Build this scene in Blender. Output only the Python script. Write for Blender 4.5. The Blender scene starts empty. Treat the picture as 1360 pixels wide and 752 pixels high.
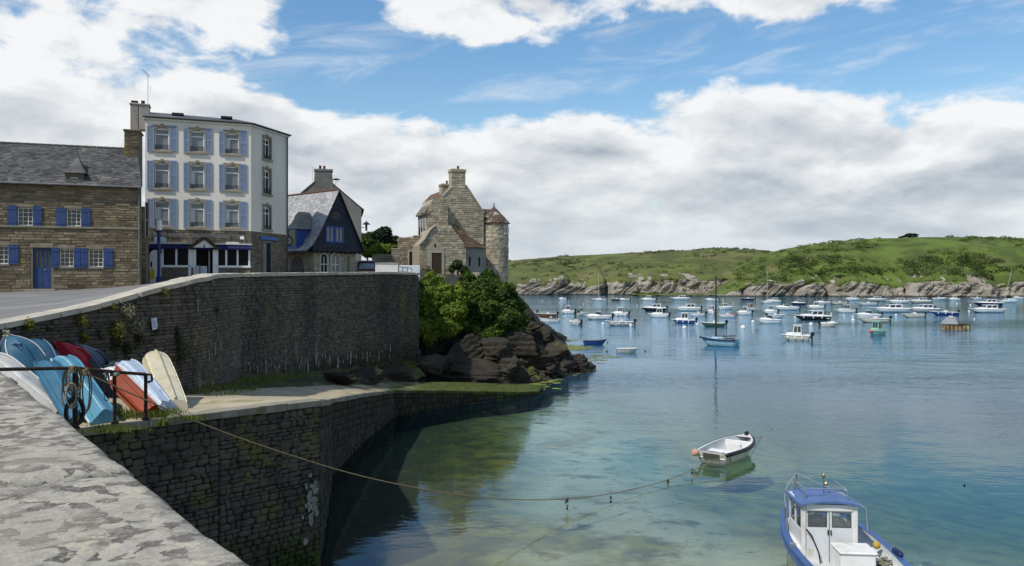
import bpy, bmesh, math, random
import numpy as np
from mathutils import Vector, Matrix

# ------------------------------------------------------------------ camera, sky, sun, exposure
SC = bpy.context.scene
COL = SC.collection
R = math.radians
F, CX, CY, CH = 1058.0, 680.0, 376.0, 8.0      # focal length in photo pixels, principal point, eye height over the water
cam_d = bpy.data.cameras.new('camera'); cam = bpy.data.objects.new('camera', cam_d); COL.objects.link(cam)
cam.location = (0, 0, CH); cam.rotation_euler = (R(90), 0, 0)
cam_d.sensor_width = 36.0; cam_d.lens = 36.0 * F / 1360.0
cam_d.clip_start = 0.1; cam_d.clip_end = 9000
SC.camera = cam
SC.render.engine = 'CYCLES'
SC.cycles.use_denoising = True
SC.cycles.max_bounces = 6; SC.cycles.transparent_max_bounces = 12
SC.cycles.caustics_reflective = False; SC.cycles.caustics_refractive = False
SC.view_settings.view_transform = 'Standard'; SC.view_settings.look = 'None'
SC.view_settings.gamma = 1.0; SC.view_settings.use_curve_mapping = False
SC.view_settings.exposure = 0.08

SUN_AZ = math.atan2(-0.68, -0.70)               # direction towards the sun, measured from +Y to +X
SUN_EL = R(51)
sv = Vector((math.sin(SUN_AZ) * math.cos(SUN_EL), math.cos(SUN_AZ) * math.cos(SUN_EL), math.sin(SUN_EL)))
sd = bpy.data.lights.new('sun', 'SUN'); sd.energy = 3.8; sd.angle = R(1.2); sd.color = (1.0, 0.94, 0.845)
so = bpy.data.objects.new('sun', sd); COL.objects.link(so); so.rotation_euler = sv.to_track_quat('Z', 'Y').to_euler()
so.location = (-40, -30, 80)


class NT:
    """tiny helper for node trees"""
    def __init__(s, tree): s.t = tree
    def n(s, typ, **kw):
        nd = s.t.nodes.new(typ)
        for k, v in kw.items(): setattr(nd, k, v)
        return nd
    def link(s, a, b): s.t.links.new(a, b)
    def put(s, sock, v):
        if isinstance(v, bpy.types.NodeSocket): s.link(v, sock)
        elif v is not None: sock.default_value = v
    def m(s, op, a, b=None, c=None, clamp=False):
        nd = s.n('ShaderNodeMath', operation=op, use_clamp=clamp)
        for i, v in enumerate((a, b, c)):
            if v is not None: s.put(nd.inputs[i], v)
        return nd.outputs[0]
    def vm(s, op, a, b=None):
        nd = s.n('ShaderNodeVectorMath', operation=op); s.put(nd.inputs[0], a)
        if b is not None: s.put(nd.inputs[1], b)
        return nd.outputs['Value'] if op in ('LENGTH', 'DOT_PRODUCT') else nd.outputs[0]
    def xyz(s, v):
        nd = s.n('ShaderNodeSeparateXYZ'); s.link(v, nd.inputs[0]); return nd.outputs
    def comb(s, x, y, z):
        nd = s.n('ShaderNodeCombineXYZ')
        for i, v in enumerate((x, y, z)): s.put(nd.inputs[i], v)
        return nd.outputs[0]
    def noise(s, vec, scale, detail=4, rough=0.55, dist=0.0):
        nd = s.n('ShaderNodeTexNoise'); s.put(nd.inputs['Vector'], vec)
        nd.inputs['Scale'].default_value = scale; nd.inputs['Detail'].default_value = detail
        nd.inputs['Roughness'].default_value = rough; nd.inputs['Distortion'].default_value = dist
        return nd.outputs[0]
    def rng(s, v, a, b, c=0.0, d=1.0, smooth=True):
        nd = s.n('ShaderNodeMapRange'); nd.interpolation_type = 'SMOOTHSTEP' if smooth else 'LINEAR'
        s.put(nd.inputs[0], v)
        for i, q in enumerate((a, b, c, d)): s.put(nd.inputs[i + 1], q)
        return nd.outputs[0]
    def mix(s, f, a, b):
        nd = s.n('ShaderNodeMix', data_type='RGBA'); s.put(nd.inputs[0], f)
        for i, v in ((6, a), (7, b)):
            if isinstance(v, tuple) and len(v) == 3: v = v + (1,)
            s.put(nd.inputs[i], v)
        return nd.outputs[2]


def make_world():
    w = bpy.data.worlds.new('World'); SC.world = w; w.use_nodes = True
    t = w.node_tree; t.nodes.clear(); N = NT(t)
    sky = N.n('ShaderNodeTexSky'); sky.sky_type = 'NISHITA'; sky.sun_disc = False
    sky.sun_elevation = SUN_EL; sky.sun_rotation = SUN_AZ
    sky.air_density = 1.25; sky.dust_density = 0.25; sky.ozone_density = 2.2
    b1 = N.n('ShaderNodeBackground'); b1.inputs[1].default_value = 0.13
    hs = N.n('ShaderNodeHueSaturation'); hs.inputs['Saturation'].default_value = 1.24; hs.inputs['Value'].default_value = 1.0
    N.link(sky.outputs[0], hs.inputs['Color']); N.link(hs.outputs[0], b1.inputs[0])
    D = N.n('ShaderNodeTexCoord').outputs['Generated']
    x, y, z = N.xyz(D)
    az = N.m('ARCTAN2', x, y); el = N.m('ARCSINE', z)
    # cumulus: billows a little wider than high, flattened towards the horizon
    ev = N.m('POWER', N.m('MAXIMUM', el, 0.0), 0.72)
    def puff(da, de, sc, det=9, ro=.58, seed=0.0):
        return N.noise(N.comb(N.m('MULTIPLY', N.m('ADD', az, da), 1.0), N.m('MULTIPLY', N.m('ADD', ev, de), 1.75), seed), sc, det, ro, .35)
    nA = puff(0, 0, 5.2, 8, .52); nB = puff(-.020, .034, 5.2, 5, .48); nC = puff(0, 0, 15.0, 6, .6, 4.0); nD = puff(0, 0, 2.1, 4, .5, 9.0); nE = puff(-.008, .016, 15.0, 6, .6, 4.0)
    def blob(a0, e0, ra, re):
        d2 = N.m('ADD', N.m('POWER', N.m('ABSOLUTE', N.m('DIVIDE', N.m('SUBTRACT', az, a0), ra)), 2.0),
                 N.m('POWER', N.m('ABSOLUTE', N.m('DIVIDE', N.m('SUBTRACT', el, e0), re)), 2.0))
        return N.m('EXPONENT', N.m('MULTIPLY', d2, -1.0))
    clouds = [(-0.60, 0.24, 0.25, 0.18, 0.66), (-0.36, 0.325, 0.12, 0.035, 0.24), (-0.02, 0.335, 0.15, 0.055, 0.52),
              (0.47, 0.335, 0.22, 0.050, 0.78), (0.12, 0.085, 1.00, 0.115, 0.78), (0.30, 0.185, 0.30, 0.045, 0.26),
              (-0.28, 0.185, 0.12, 0.04, 0.26), (0.60, 0.10, 0.22, 0.06, 0.42), (-0.12, 0.13, 0.10, 0.04, 0.20), (-0.06, 0.185, 0.10, 0.03, 0.22)]
    holes = [(-0.30, 0.25, 0.12, 0.030, 0.50), (-0.13, 0.245, 0.12, 0.060, 0.66), (0.03, 0.215, 0.07, 0.030, 0.35), (0.08, 0.262, 0.10, 0.045, 0.42), (0.23, 0.275, 0.13, 0.045, 0.55), (0.50, 0.245, 0.20, 0.040, 0.52),
             (-0.19, 0.32, 0.05, 0.05, 0.35)]
    bias = -0.09
    for a0, e0, ra, re, g in clouds: bias = N.m('ADD', bias, N.m('MULTIPLY', blob(a0, e0, ra, re), g * .92))
    for a0, e0, ra, re, g in holes: bias = N.m('SUBTRACT', bias, N.m('MULTIPLY', blob(a0, e0, ra, re), g * .80))
    dens = N.m('ADD', N.m('ADD', N.m('MULTIPLY', nA, 2.5), N.m('MULTIPLY', nC, 0.85)), N.m('MULTIPLY', nD, 0.75))
    dens = N.m('ADD', N.m('SUBTRACT', dens, 2.07), bias)
    mask = N.rng(dens, -0.06, 0.24)
    wisp = N.noise(N.comb(N.m('MULTIPLY', az, 3.0), N.m('MULTIPLY', N.m('ADD', el, N.m('MULTIPLY', az, -.12)), 14.0), 6.0), 1.6, 8, .62, .6)
    mask = N.m('MAXIMUM', mask, N.m('MULTIPLY', N.rng(wisp, .47, .78), .62))
    # sunlit sides towards the sun (up and to the left), greyer undersides
    lit = N.m('ADD', N.m('MULTIPLY', N.m('SUBTRACT', nA, nB), 3.0), N.m('ADD', N.m('MULTIPLY', N.m('SUBTRACT', nC, nE), 1.15), N.m('MULTIPLY', N.m('SUBTRACT', nD, .5), -1.0)))
    thick = N.rng(dens, 0.10, 1.05)
    sh = N.m('ADD', N.m('SUBTRACT', 0.95, N.m('MULTIPLY', thick, 0.58)), lit, clamp=True)
    ccol = N.mix(sh, (0.40, 0.455, 0.52), (0.93, 0.935, 0.94))
    ccol = N.mix(N.rng(el, 0.0, 0.15, .62, 0.0), ccol, (.50, .585, .67))      # distant cloud seen through more air
    b2 = N.n('ShaderNodeBackground'); b2.inputs[1].default_value = 0.95; N.link(ccol, b2.inputs[0])
    ms = N.n('ShaderNodeMixShader'); N.link(N.m('MULTIPLY', mask, 0.97), ms.inputs[0])
    N.link(b1.outputs[0], ms.inputs[1]); N.link(b2.outputs[0], ms.inputs[2])
    out = N.n('ShaderNodeOutputWorld'); N.link(ms.outputs[0], out.inputs[0])
make_world()

# ------------------------------------------------------------------ helpers
rnd = random.Random(11)
def P(px, py, d):
    """the point at distance d (metres along the view axis) that photo pixel (px, py) shows"""
    return Vector(((px - CX) / F * d, d, CH - (py - CY) / F * d))
def seaY(py): return F * CH / (py - CY)

def vhash(ix, iy, s):
    h = (ix * 374761393 + iy * 668265263 + s * 974634777) & 0xFFFFFFFF
    h = ((h ^ (h >> 13)) * 1274126177) & 0xFFFFFFFF
    return ((h ^ (h >> 16)) & 0xFFFF) / 65535.0
def vnoise(x, y, s=0):
    x = np.asarray(x, float); y = np.asarray(y, float)
    xi = np.floor(x).astype(np.int64); yi = np.floor(y).astype(np.int64)
    fx = x - xi; fy = y - yi; fx = fx * fx * (3 - 2 * fx); fy = fy * fy * (3 - 2 * fy)
    a = vhash(xi, yi, s); b = vhash(xi + 1, yi, s); c = vhash(xi, yi + 1, s); d = vhash(xi + 1, yi + 1, s)
    return a + (b - a) * fx + (c - a) * fy + (a - b - c + d) * fx * fy
def fbm(x, y, o=4, s=0):
    r = 0; a = .5
    for i in range(o):
        r = r + a * (vnoise(np.asarray(x) * 2 ** i + 13.7 * i, np.asarray(y) * 2 ** i + 7.1 * i, s + i) - .5) * 2; a *= .5
    return r

def tag(o, label=None, cat=None, group=None, kind=None):
    if label: o['label'] = label
    if cat: o['category'] = cat
    if group: o['group'] = group
    if kind: o['kind'] = kind
    return o
def empty(name, loc=(0, 0, 0), rz=0.0, label=None, cat=None, group=None):
    o = bpy.data.objects.new(name, None); COL.objects.link(o); o.location = loc; o.rotation_euler = (0, 0, rz)
    o.empty_display_size = .2
    return tag(o, label, cat, group)
def link(name, me, mat=None, parent=None, smooth=False):
    if mat is not None and not me.materials: me.materials.append(mat)
    if smooth: me.polygons.foreach_set('use_smooth', [True] * len(me.polygons))
    o = bpy.data.objects.new(name, me); COL.objects.link(o)
    if parent is not None: o.parent = parent
    return o
def npmesh(name, V, Fq):
    """mesh from numpy arrays; Fq is (n,3) or (n,4)"""
    me = bpy.data.meshes.new(name); V = np.asarray(V, np.float32); Fq = np.asarray(Fq, np.int32)
    k = Fq.shape[1]
    me.vertices.add(len(V)); me.vertices.foreach_set('co', V.ravel())
    me.loops.add(Fq.size); me.loops.foreach_set('vertex_index', Fq.ravel())
    me.polygons.add(len(Fq)); me.polygons.foreach_set('loop_start', np.arange(0, Fq.size, k, dtype=np.int32))
    me.update(calc_edges=True); me.validate(); return me
def gridmesh(name, X, Y, Z):
    n, m = X.shape
    V = np.stack([X, Y, Z], -1).reshape(-1, 3)
    i = np.arange(n * m).reshape(n, m)
    Q = np.stack([i[:-1, :-1], i[1:, :-1], i[1:, 1:], i[:-1, 1:]], -1).reshape(-1, 4)
    return npmesh(name, V, Q)

class MB:
    """collects geometry for ONE mesh object"""
    def __init__(s): s.v = []; s.f = []; s.mi = []
    def add(s, vs, fs, M=None, mi=0):
        b = len(s.v)
        s.v += [tuple(M @ Vector(p)) if M else tuple(p) for p in vs]
        s.f += [tuple(b + i for i in f) for f in fs]; s.mi += [mi] * len(fs)
        return s
    def box(s, x0, x1, y0, y1, z0, z1, M=None):
        return s.add([(x0, y0, z0), (x1, y0, z0), (x1, y1, z0), (x0, y1, z0), (x0, y0, z1), (x1, y0, z1), (x1, y1, z1), (x0, y1, z1)],
                     [(0, 3, 2, 1), (4, 5, 6, 7), (0, 1, 5, 4), (1, 2, 6, 5), (2, 3, 7, 6), (3, 0, 4, 7)], M)
    def bbox(s, x0, x1, y0, y1, z0, z1, b=.02, M=None):
        """box with chamfered edges"""
        vs = []; b = min(b, abs(x1 - x0) * .4, abs(y1 - y0) * .4, abs(z1 - z0) * .4)
        for X, sx in ((x0, 1), (x1, -1)):
            for Y, sy in ((y0, 1), (y1, -1)):
                for Z, sz in ((z0, 1), (z1, -1)):
                    vs += [(X + b * sx, Y + b * sy, Z), (X + b * sx, Y, Z + b * sz), (X, Y + b * sy, Z + b * sz)]
        bm = bmesh.new()
        for p in vs: bm.verts.new(p)
        r = bmesh.ops.convex_hull(bm, input=bm.verts[:]); bm.verts.ensure_lookup_table(); bm.verts.index_update()
        out = [tuple(v.co) for v in bm.verts]; fs = [tuple(v.index for v in f.verts) for f in bm.faces]; bm.free()
        return s.add(out, fs, M)
    def tbox(s, lo, hi, M=None):
        """hexahedron from 4 lower and 4 upper points (both counter-clockwise seen from above)"""
        return s.add(list(lo) + list(hi), [(0, 3, 2, 1), (4, 5, 6, 7), (0, 1, 5, 4), (1, 2, 6, 5), (2, 3, 7, 6), (3, 0, 4, 7)], M)
    def prism(s, poly, y0, y1, M=None):
        """polygon of (x,z) extruded along y"""
        n = len(poly)
        vs = [(x, y0, z) for x, z in poly] + [(x, y1, z) for x, z in poly]
        fs = [tuple(range(n)), tuple(range(2 * n - 1, n - 1, -1))] + [((i + 1) % n, i, n + i, n + (i + 1) % n) for i in range(n)]
        return s.add(vs, fs, M)
    def quad(s, a, b, c, d, M=None): return s.add([a, b, c, d], [(0, 1, 2, 3)], M)
    def tube(s, pts, r, n=6, caps=True, M=None):
        pts = [Vector(p) for p in pts]; k = len(pts)
        rs = r if isinstance(r, (list, tuple)) else [r] * k
        t0 = (pts[1] - pts[0]).normalized(); up = Vector((0, 0, 1)) if abs(t0.z) < .9 else Vector((1, 0, 0))
        a = t0.cross(up).normalized(); vs = []; fs = []
        for i, p in enumerate(pts):
            t = (pts[min(i + 1, k - 1)] - pts[max(i - 1, 0)]).normalized()
            a = (a - t * a.dot(t)); a = a.normalized() if a.length > 1e-6 else t.orthogonal().normalized()
            b = t.cross(a)
            for j in range(n):
                w = 2 * math.pi * j / n; vs.append(p + (a * math.cos(w) + b * math.sin(w)) * rs[i])
        for i in range(k - 1):
            for j in range(n): fs.append((i * n + j, i * n + (j + 1) % n, (i + 1) * n + (j + 1) % n, (i + 1) * n + j))
        if caps: fs += [tuple(range(n - 1, -1, -1)), tuple((k - 1) * n + j for j in range(n))]
        return s.add(vs, fs, M)
    def lathe(s, prof, n=16, c=(0, 0, 0), M=None):
        """profile of (r,z) turned about the z axis through c"""
        vs = []; fs = []; k = len(prof)
        for r, z in prof:
            for j in range(n):
                w = 2 * math.pi * j / n; vs.append((c[0] + r * math.cos(w), c[1] + r * math.sin(w), c[2] + z))
        for i in range(k - 1):
            for j in range(n): fs.append((i * n + j, i * n + (j + 1) % n, (i + 1) * n + (j + 1) % n, (i + 1) * n + j))
        fs += [tuple(range(n - 1, -1, -1)), tuple((k - 1) * n + j for j in range(n))]
        return s.add(vs, fs, M)
    def mesh(s, name):
        me = bpy.data.meshes.new(name); me.from_pydata(s.v, [], s.f); me.update(); return me
    def build(s, name, mat, parent=None, smooth=False):
        me = s.mesh(name)
        bm = bmesh.new(); bm.from_mesh(me); bmesh.ops.recalc_face_normals(bm, faces=bm.faces[:]); bm.to_mesh(me); bm.free()
        return link(name, me, mat, parent, smooth)

# ------------------------------------------------------------------ materials
MATS = {}
def mk(name, c1, c2=None, scale=2.0, rough=0.85, bump=0.0, bscale=None, island=0.0, c3=None, c3lo=.58, c3hi=.68, c3scale=1.0,
       stretch=(1, 1, 1), streak=None, metal=0.0, spec=0.3, detail=5, algae=None, coat=0.0, lo=.3, hi=.7, dist=.02, transl=0.0):
    if name in MATS: return MATS[name]
    m = bpy.data.materials.new(name); m.use_nodes = True; t = m.node_tree; N = NT(t)
    bs = t.nodes['Principled BSDF']; geo = N.n('ShaderNodeNewGeometry'); pos = geo.outputs['Position']
    pv = N.vm('MULTIPLY', pos, stretch)
    c2 = c2 or tuple(q * .7 for q in c1)
    n1 = N.noise(pv, scale, detail, .6)
    col = N.mix(N.rng(n1, lo, hi), c1, c2)
    if c3 is not None:
        n2 = N.noise(N.vm('ADD', pv, (17.3, 4.1, 9.9)), c3scale, 5, .62)
        col = N.mix(N.rng(n2, c3lo, c3hi), col, c3)
    if streak is not None:                   # pale or dark runs down a wall face
        ns = N.noise(N.vm('MULTIPLY', pos, (2.6, 2.6, .16)), 1.0, 6, .65)
        col = N.mix(N.m('MULTIPLY', N.rng(ns, streak[1], streak[2]), N.rng(N.noise(pos, .25, 3, .5), .4, .6)), col, streak[0])
    if algae is not None:                    # (colour, full below z, none above z): growth between the tide marks
        z = N.xyz(pos)[2]; zz = N.m('ADD', z, N.m('MULTIPLY', N.m('SUBTRACT', N.noise(pos, 1.1, 5, .6), .5), 2.2))
        ac = N.mix(N.rng(N.noise(pos, 2.2, 6, .65), .35, .65), algae[0], tuple(q * .38 for q in algae[0]))
        col = N.mix(N.rng(zz, algae[1], algae[2], 1.0, 0.0), col, ac)
    if island:
        r = geo.outputs['Random Per Island']
        f = N.m('ADD', 1.0 - island, N.m('MULTIPLY', r, 2 * island))
        col = N.vm('SCALE', col); nd = col.node; N.link(f, nd.inputs['Scale'])
    N.link(col, bs.inputs['Base Color'])
    bs.inputs['Roughness'].default_value = rough; bs.inputs['Metallic'].default_value = metal
    bs.inputs['Specular IOR Level'].default_value = spec; bs.inputs['Coat Weight'].default_value = coat
    if bump:
        b = N.n('ShaderNodeBump'); b.inputs['Strength'].default_value = bump; b.inputs['Distance'].default_value = dist
        N.link(N.noise(pv, bscale or scale * 3, 6, .65), b.inputs['Height']); N.link(b.outputs[0], bs.inputs['Normal'])
    if transl:
        tr = N.n('ShaderNodeBsdfTranslucent'); N.link(col, tr.inputs[0]); ms = N.n('ShaderNodeMixShader'); ms.inputs[0].default_value = transl
        N.link(bs.outputs[0], ms.inputs[1]); N.link(tr.outputs[0], ms.inputs[2]); N.link(ms.outputs[0], t.nodes['Material Output'].inputs[0])
    MATS[name] = m; return m

def mat_glass(name, col=(.02, .025, .03), rough=.04):
    m = mk(name, col, tuple(q * 1.5 for q in col), 1.0, rough, spec=.45); return m
M = {}
M['lichen'] = None
M['white_render'] = mk('white_render', (.73, .685, .61), (.62, .575, .505), .5, .9, .05, 30, c3=(.5, .48, .43), c3lo=.66, c3hi=.85, c3scale=.45, stretch=(1, 1, .35))
M['trim'] = mk('granite_trim', (.30, .26, .20), (.22, .19, .15), 5, .9, .2, 25, island=.12)
M['house_stone'] = mk('house_stone', (.205, .165, .105), (.12, .098, .066), 1.1, .95, .4, 14, island=.40, c3=(.24, .20, .07), c3lo=.6, c3hi=.78, c3scale=.9)
M['house_mortar'] = mk('house_mortar', (.19, .16, .115), (.13, .11, .08), 2, .95, .2)
M['slate'] = mk('roof_slate', (.105, .103, .10), (.06, .06, .062), 1.2, .75, .2, 20, island=.38, c3=(.17, .165, .14), c3lo=.55, c3hi=.72, c3scale=1.4)
M['slate_pale'] = mk('pale_slate', (.36, .36, .36), (.25, .25, .255), 1.2, .6, .2, 20, island=.22)
M['slate_dark'] = mk('dark_slate', (.030, .034, .05), (.018, .02, .03), 1.5, .7, .2, 20, island=.3)
M['grey_render'] = mk('grey_render', (.20, .195, .18), (.13, .127, .12), .5, .95, .1, 20, stretch=(1, 1, .4))
M['cream_stone'] = mk('cream_stone', (.36, .32, .23), (.24, .21, .15), 1.5, .95, .3, 14, island=.22)
M['manor_stone'] = mk('manor_stone', (.42, .365, .265), (.27, .235, .17), .7, .95, .4, 10, island=.33, c3=(.40, .33, .14), c3lo=.62, c3hi=.8, c3scale=.35)
M['manor_mortar'] = mk('manor_mortar', (.36, .315, .23), (.25, .22, .16), .8, .95, .2)
M['brown_roof'] = mk('brown_roof', (.12, .075, .045), (.075, .05, .035), 2, .9, .2, 14, island=.3, c3=(.27, .2, .06), c3lo=.55, c3hi=.7, c3scale=.6)
M['blue_pale'] = mk('pale_blue_paint', (.215, .285, .41), (.185, .245, .355), 3, .6)
M['blue_deep'] = mk('deep_blue_paint', (.028, .062, .175), (.022, .048, .135), 3, .5)
M['navy'] = mk('navy_paint', (.012, .02, .09), (.01, .016, .06), 3, .5)
M['white_paint'] = mk('white_paint', (.78, .78, .77), (.68, .68, .66), 3, .5)
M['gel_white'] = mk('white_gelcoat', (.72, .715, .69), (.64, .63, .60), 1.3, .35, c3=(.44, .40, .31), c3lo=.52, c3hi=.76, c3scale=2.6, stretch=(1, 1, .4))
M['glass'] = mat_glass('window_glass')
M['glass_pale'] = mat_glass('curtained_glass', (.13, .145, .16), .08)
M['curtain'] = mk('net_curtain', (.62, .63, .63), (.5, .51, .52), 4, .9)
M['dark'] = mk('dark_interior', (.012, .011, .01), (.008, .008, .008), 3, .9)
M['black'] = mk('black_paint', (.015, .015, .016), (.01, .01, .01), 3, .45)
M['brown_wood'] = mk('brown_wood', (.06, .035, .022), (.04, .024, .016), 5, .7, .2, 30)
M['terracotta'] = mk('terracotta', (.17, .075, .045), (.11, .052, .034), 4, .9)
M['rust'] = mk('rusty_iron', (.045, .026, .018), (.025, .016, .013), 12, .85, .3, 60, c3=(.10, .04, .02), c3lo=.55, c3hi=.7, c3scale=9)
M['steel'] = mk('steel', (.55, .56, .58), (.45, .46, .48), 3, .3, metal=.9)
M['rope'] = mk('rope', (.25, .20, .11), (.16, .12, .07), 30, .95)
M['rope_pale'] = mk('pale_rope', (.42, .38, .28), (.3, .27, .2), 30, .95)
M['asphalt'] = mk('asphalt', (.20, .195, .185), (.14, .137, .13), .5, .95, .15, 40, c3=(.26, .25, .23), c3lo=.55, c3hi=.75, c3scale=.25)
# ------------------------------------------------------------------ sea and sea bed
def make_sea():
    m = bpy.data.materials.new('sea_water'); m.use_nodes = True; t = m.node_tree; t.nodes.clear(); N = NT(t)
    pos = N.n('ShaderNodeNewGeometry').outputs['Position']; x, y, z = N.xyz(pos)
    p1 = N.comb(N.m('MULTIPLY', x, .55), y, 0.0)
    h = N.m('ADD', N.m('MULTIPLY', N.noise(p1, 1.7, 3, .55), .55), N.m('MULTIPLY', N.noise(p1, .42, 3, .5), 1.0))
    h = N.m('ADD', h, N.m('MULTIPLY', N.noise(p1, .07, 2, .5), 3.0))
    ruff = N.rng(N.noise(N.comb(N.m('MULTIPLY', x, .010), N.m('MULTIPLY', y, .035), 2.0), 1.0, 4, .55), .38, .66, .30, 1.0)
    far = N.rng(y, 20.0, 90.0, .13, .8)
    bp = N.n('ShaderNodeBump'); bp.inputs['Distance'].default_value = .16
    N.link(N.m('MULTIPLY', ruff, far), bp.inputs['Strength']); N.link(h, bp.inputs['Height'])
    fr = N.n('ShaderNodeFresnel'); fr.inputs[0].default_value = 1.33; N.link(bp.outputs[0], fr.inputs[1])
    gl = N.n('ShaderNodeBsdfGlossy'); gl.inputs['Roughness'].default_value = .045; N.link(bp.outputs[0], gl.inputs['Normal'])
    gl.inputs[0].default_value = (.74, .88, 1, 1)
    tr = N.n('ShaderNodeBsdfTransparent')
    df = N.n('ShaderNodeBsdfDiffuse'); df.inputs[0].default_value = (.058, .185, .305, 1)
    turb = N.m('MULTIPLY', N.rng(y, 38.0, 105.0, .02, .74), N.rng(x, -3.0, 9.0, .25, 1.0))
    body = N.n('ShaderNodeMixShader'); N.link(turb, body.inputs[0]); N.link(tr.outputs[0], body.inputs[1]); N.link(df.outputs[0], body.inputs[2])
    ms = N.n('ShaderNodeMixShader'); N.link(fr.outputs[0], ms.inputs[0]); N.link(body.outputs[0], ms.inputs[1]); N.link(gl.outputs[0], ms.inputs[2])
    ab = N.n('ShaderNodeVolumeAbsorption'); ab.inputs['Color'].default_value = (.42, .80, .88, 1); ab.inputs['Density'].default_value = .20
    out = N.n('ShaderNodeOutputMaterial'); N.link(ms.outputs[0], out.inputs[0]); N.link(ab.outputs[0], out.inputs[1])
    b = MB().box(-1500, 2500, -60, 3500, -40, 0)
    tag(b.build('sea', m), kind='structure')
    # sea bed
    m = bpy.data.materials.new('sea_bed_sand'); m.use_nodes = True; t = m.node_tree; N = NT(t); bs = t.nodes['Principled BSDF']
    pos = N.n('ShaderNodeNewGeometry').outputs['Position']; x, y, z = N.xyz(pos)
    sand = N.mix(N.rng(N.noise(pos, .35, 5, .6), .3, .7), (.40, .375, .245), (.28, .275, .185))
    w1 = N.rng(N.noise(N.vm('ADD', pos, (3, 8, 0)), .16, 5, .62), .52, .62)
    w2 = N.m('MAXIMUM', N.rng(N.noise(N.vm('MULTIPLY', pos, (.7, 1, 1)), 1.0, 6, .62), .51, .64), N.rng(N.noise(N.vm('ADD', pos, (4, 1, 0)), 2.4, 4, .6), .60, .70))
    near = N.m('MULTIPLY', N.rng(N.m('ADD', x, N.m('MULTIPLY', N.m('SUBTRACT', N.noise(pos, .3, 4, .6), .5), 5.0)), -1.2, 2.4, 1.0, 0.0), N.rng(y, 12.0, 18.0))
    weed = N.m('MAXIMUM', N.m('MULTIPLY', w1, .75), N.m('MULTIPLY', w2, .8))
    weed = N.m('MAXIMUM', weed, N.m('MULTIPLY', near, N.rng(N.noise(pos, .5, 5, .6), .12, .26)))
    deep = N.m('MULTIPLY', N.rng(N.m('ADD', x, N.m('MULTIPLY', N.m('SUBTRACT', N.noise(pos, .16, 5, .6), .5), 9.0)), 5.5, 9.5), N.rng(N.m('ADD', y, N.m('MULTIPLY', N.m('SUBTRACT', N.noise(N.vm('ADD', pos, (9, 9, 0)), .2, 4, .6), .5), 10.0)), 22.0, 30.0))
    weed = N.m('MAXIMUM', weed, N.m('MULTIPLY', deep, .85))
    wc = N.mix(N.rng(N.noise(pos, .9, 4, .6), .35, .65), (.06, .058, .018), (.20, .165, .025))
    wc = N.mix(N.rng(x, -4.8, 1.0, .90, 0.0), wc, N.mix(N.rng(N.noise(pos, 2.2, 4, .6), .62, .70), (.022, .024, .010), (.16, .15, .03)))  # dark weed by the slipway, darkened further to blend the cast shadow edge
    N.link(N.mix(weed, sand, wc), bs.inputs['Base Color']); bs.inputs['Roughness'].default_value = 1
    gx = np.concatenate([np.linspace(-60, 60, 90), np.linspace(66, 700, 60)]); gy = np.concatenate([np.linspace(5, 120, 110), np.linspace(126, 620, 60)])
    X, Y = np.meshgrid(gx, gy, indexing='ij')
    Z = -.70 - .014 * np.maximum(Y - 28, 0) - .11 * np.maximum(X - 4.5, 0) * np.clip((Y - 18) / 14, .3, 1) + .14 * fbm(X / 4, Y / 4, 4, 5) + .30 * fbm(X / 22, Y / 22, 3, 9)
    Z = np.maximum(Z, -6); Z = np.minimum(Z, -.25)
    tag(link('sea_bed', gridmesh('sea_bed', X, Y, Z), m, None, True), kind='structure')
    rs = np.random.RandomState(4)
    # floating green weed by the point
    V = []; Q = []
    for px, py, rx, ry, n in ((762, 462, 26, 3.0, 190), (742, 452, 30, 1.2, 70), (770, 480, 34, 5, 70), (745, 493, 36, 5, 90), (706, 506, 34, 5, 170), (700, 514, 26, 4, 110), (800, 473, 30, 6, 30)):
        for _ in range(n):
            q, w = rs.normal(0, .5), rs.normal(0, .5); d = seaY(py + w * ry); c = np.array([(px + q * rx - CX) / F * d, d, .012 + rs.uniform(0, .006)])
            s = rs.uniform(.12, .5); k = 7; b0 = len(V); a0 = rs.uniform(0, 6.28); asp = rs.uniform(.4, .9)
            ring = [c + np.array([math.cos(a0 + j * 6.283 / k) * s * rs.uniform(.7, 1.2), math.sin(a0 + j * 6.283 / k) * s * asp * rs.uniform(.7, 1.2) * 1.6, 0]) for j in range(k)]
            V += ring + [c]
            Q += [(b0 + j, b0 + (j + 1) % k, b0 + k) for j in range(k)]
    wm = mk('green_weed', (.19, .22, .035), (.11, .13, .03), 2, .7)
    tag(link('floating_weed', npmesh('floating_weed', V, Q), wm), 'yellow green weed floating on the water off the rocky point', 'seaweed', kind='stuff')
make_sea()

# ------------------------------------------------------------------ key lines of the harbour (world metres)
def ray(px, d): return ((px - CX) / F * d, d)
# quay edge: passes through QP along QD
H0 = 0.80
QP = Vector((-0.312 * 2.814 * H0, 2.814 * H0)); QD = Vector((-0.615, 0.788)).normalized(); QN = Vector((QD.y, -QD.x))   # QN points to the water
WALL = [(-60, 20.2, 6.80), (0, 21.5, CH - 53 * 21.5 / F), (50, 22.6, CH - 44 * 22.6 / F), (100, 23.8, CH - 34 * 23.8 / F), (150, 25.0, CH - 22 * 25.0 / F),
        (200, 26.2, CH - 8 * 26.2 / F), (230, 27.2, CH - 0.5 * 27.2 / F), (262, 28.8, CH + 7 * 28.8 / F), (290, 31.3, CH + 12 * 31.3 / F), (318, 35.5, CH + 13 * 35.5 / F), (365, 39.5, CH + 13.5 * 39.5 / F),
        (413, 44.0, CH + 14 * 44 / F), (470, 49.5, CH + 14.5 * 49.5 / F), (520, 54.0, CH + 15 * 54 / F), (556, 58.0, CH + 13.5 * 58 / F)]
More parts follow.
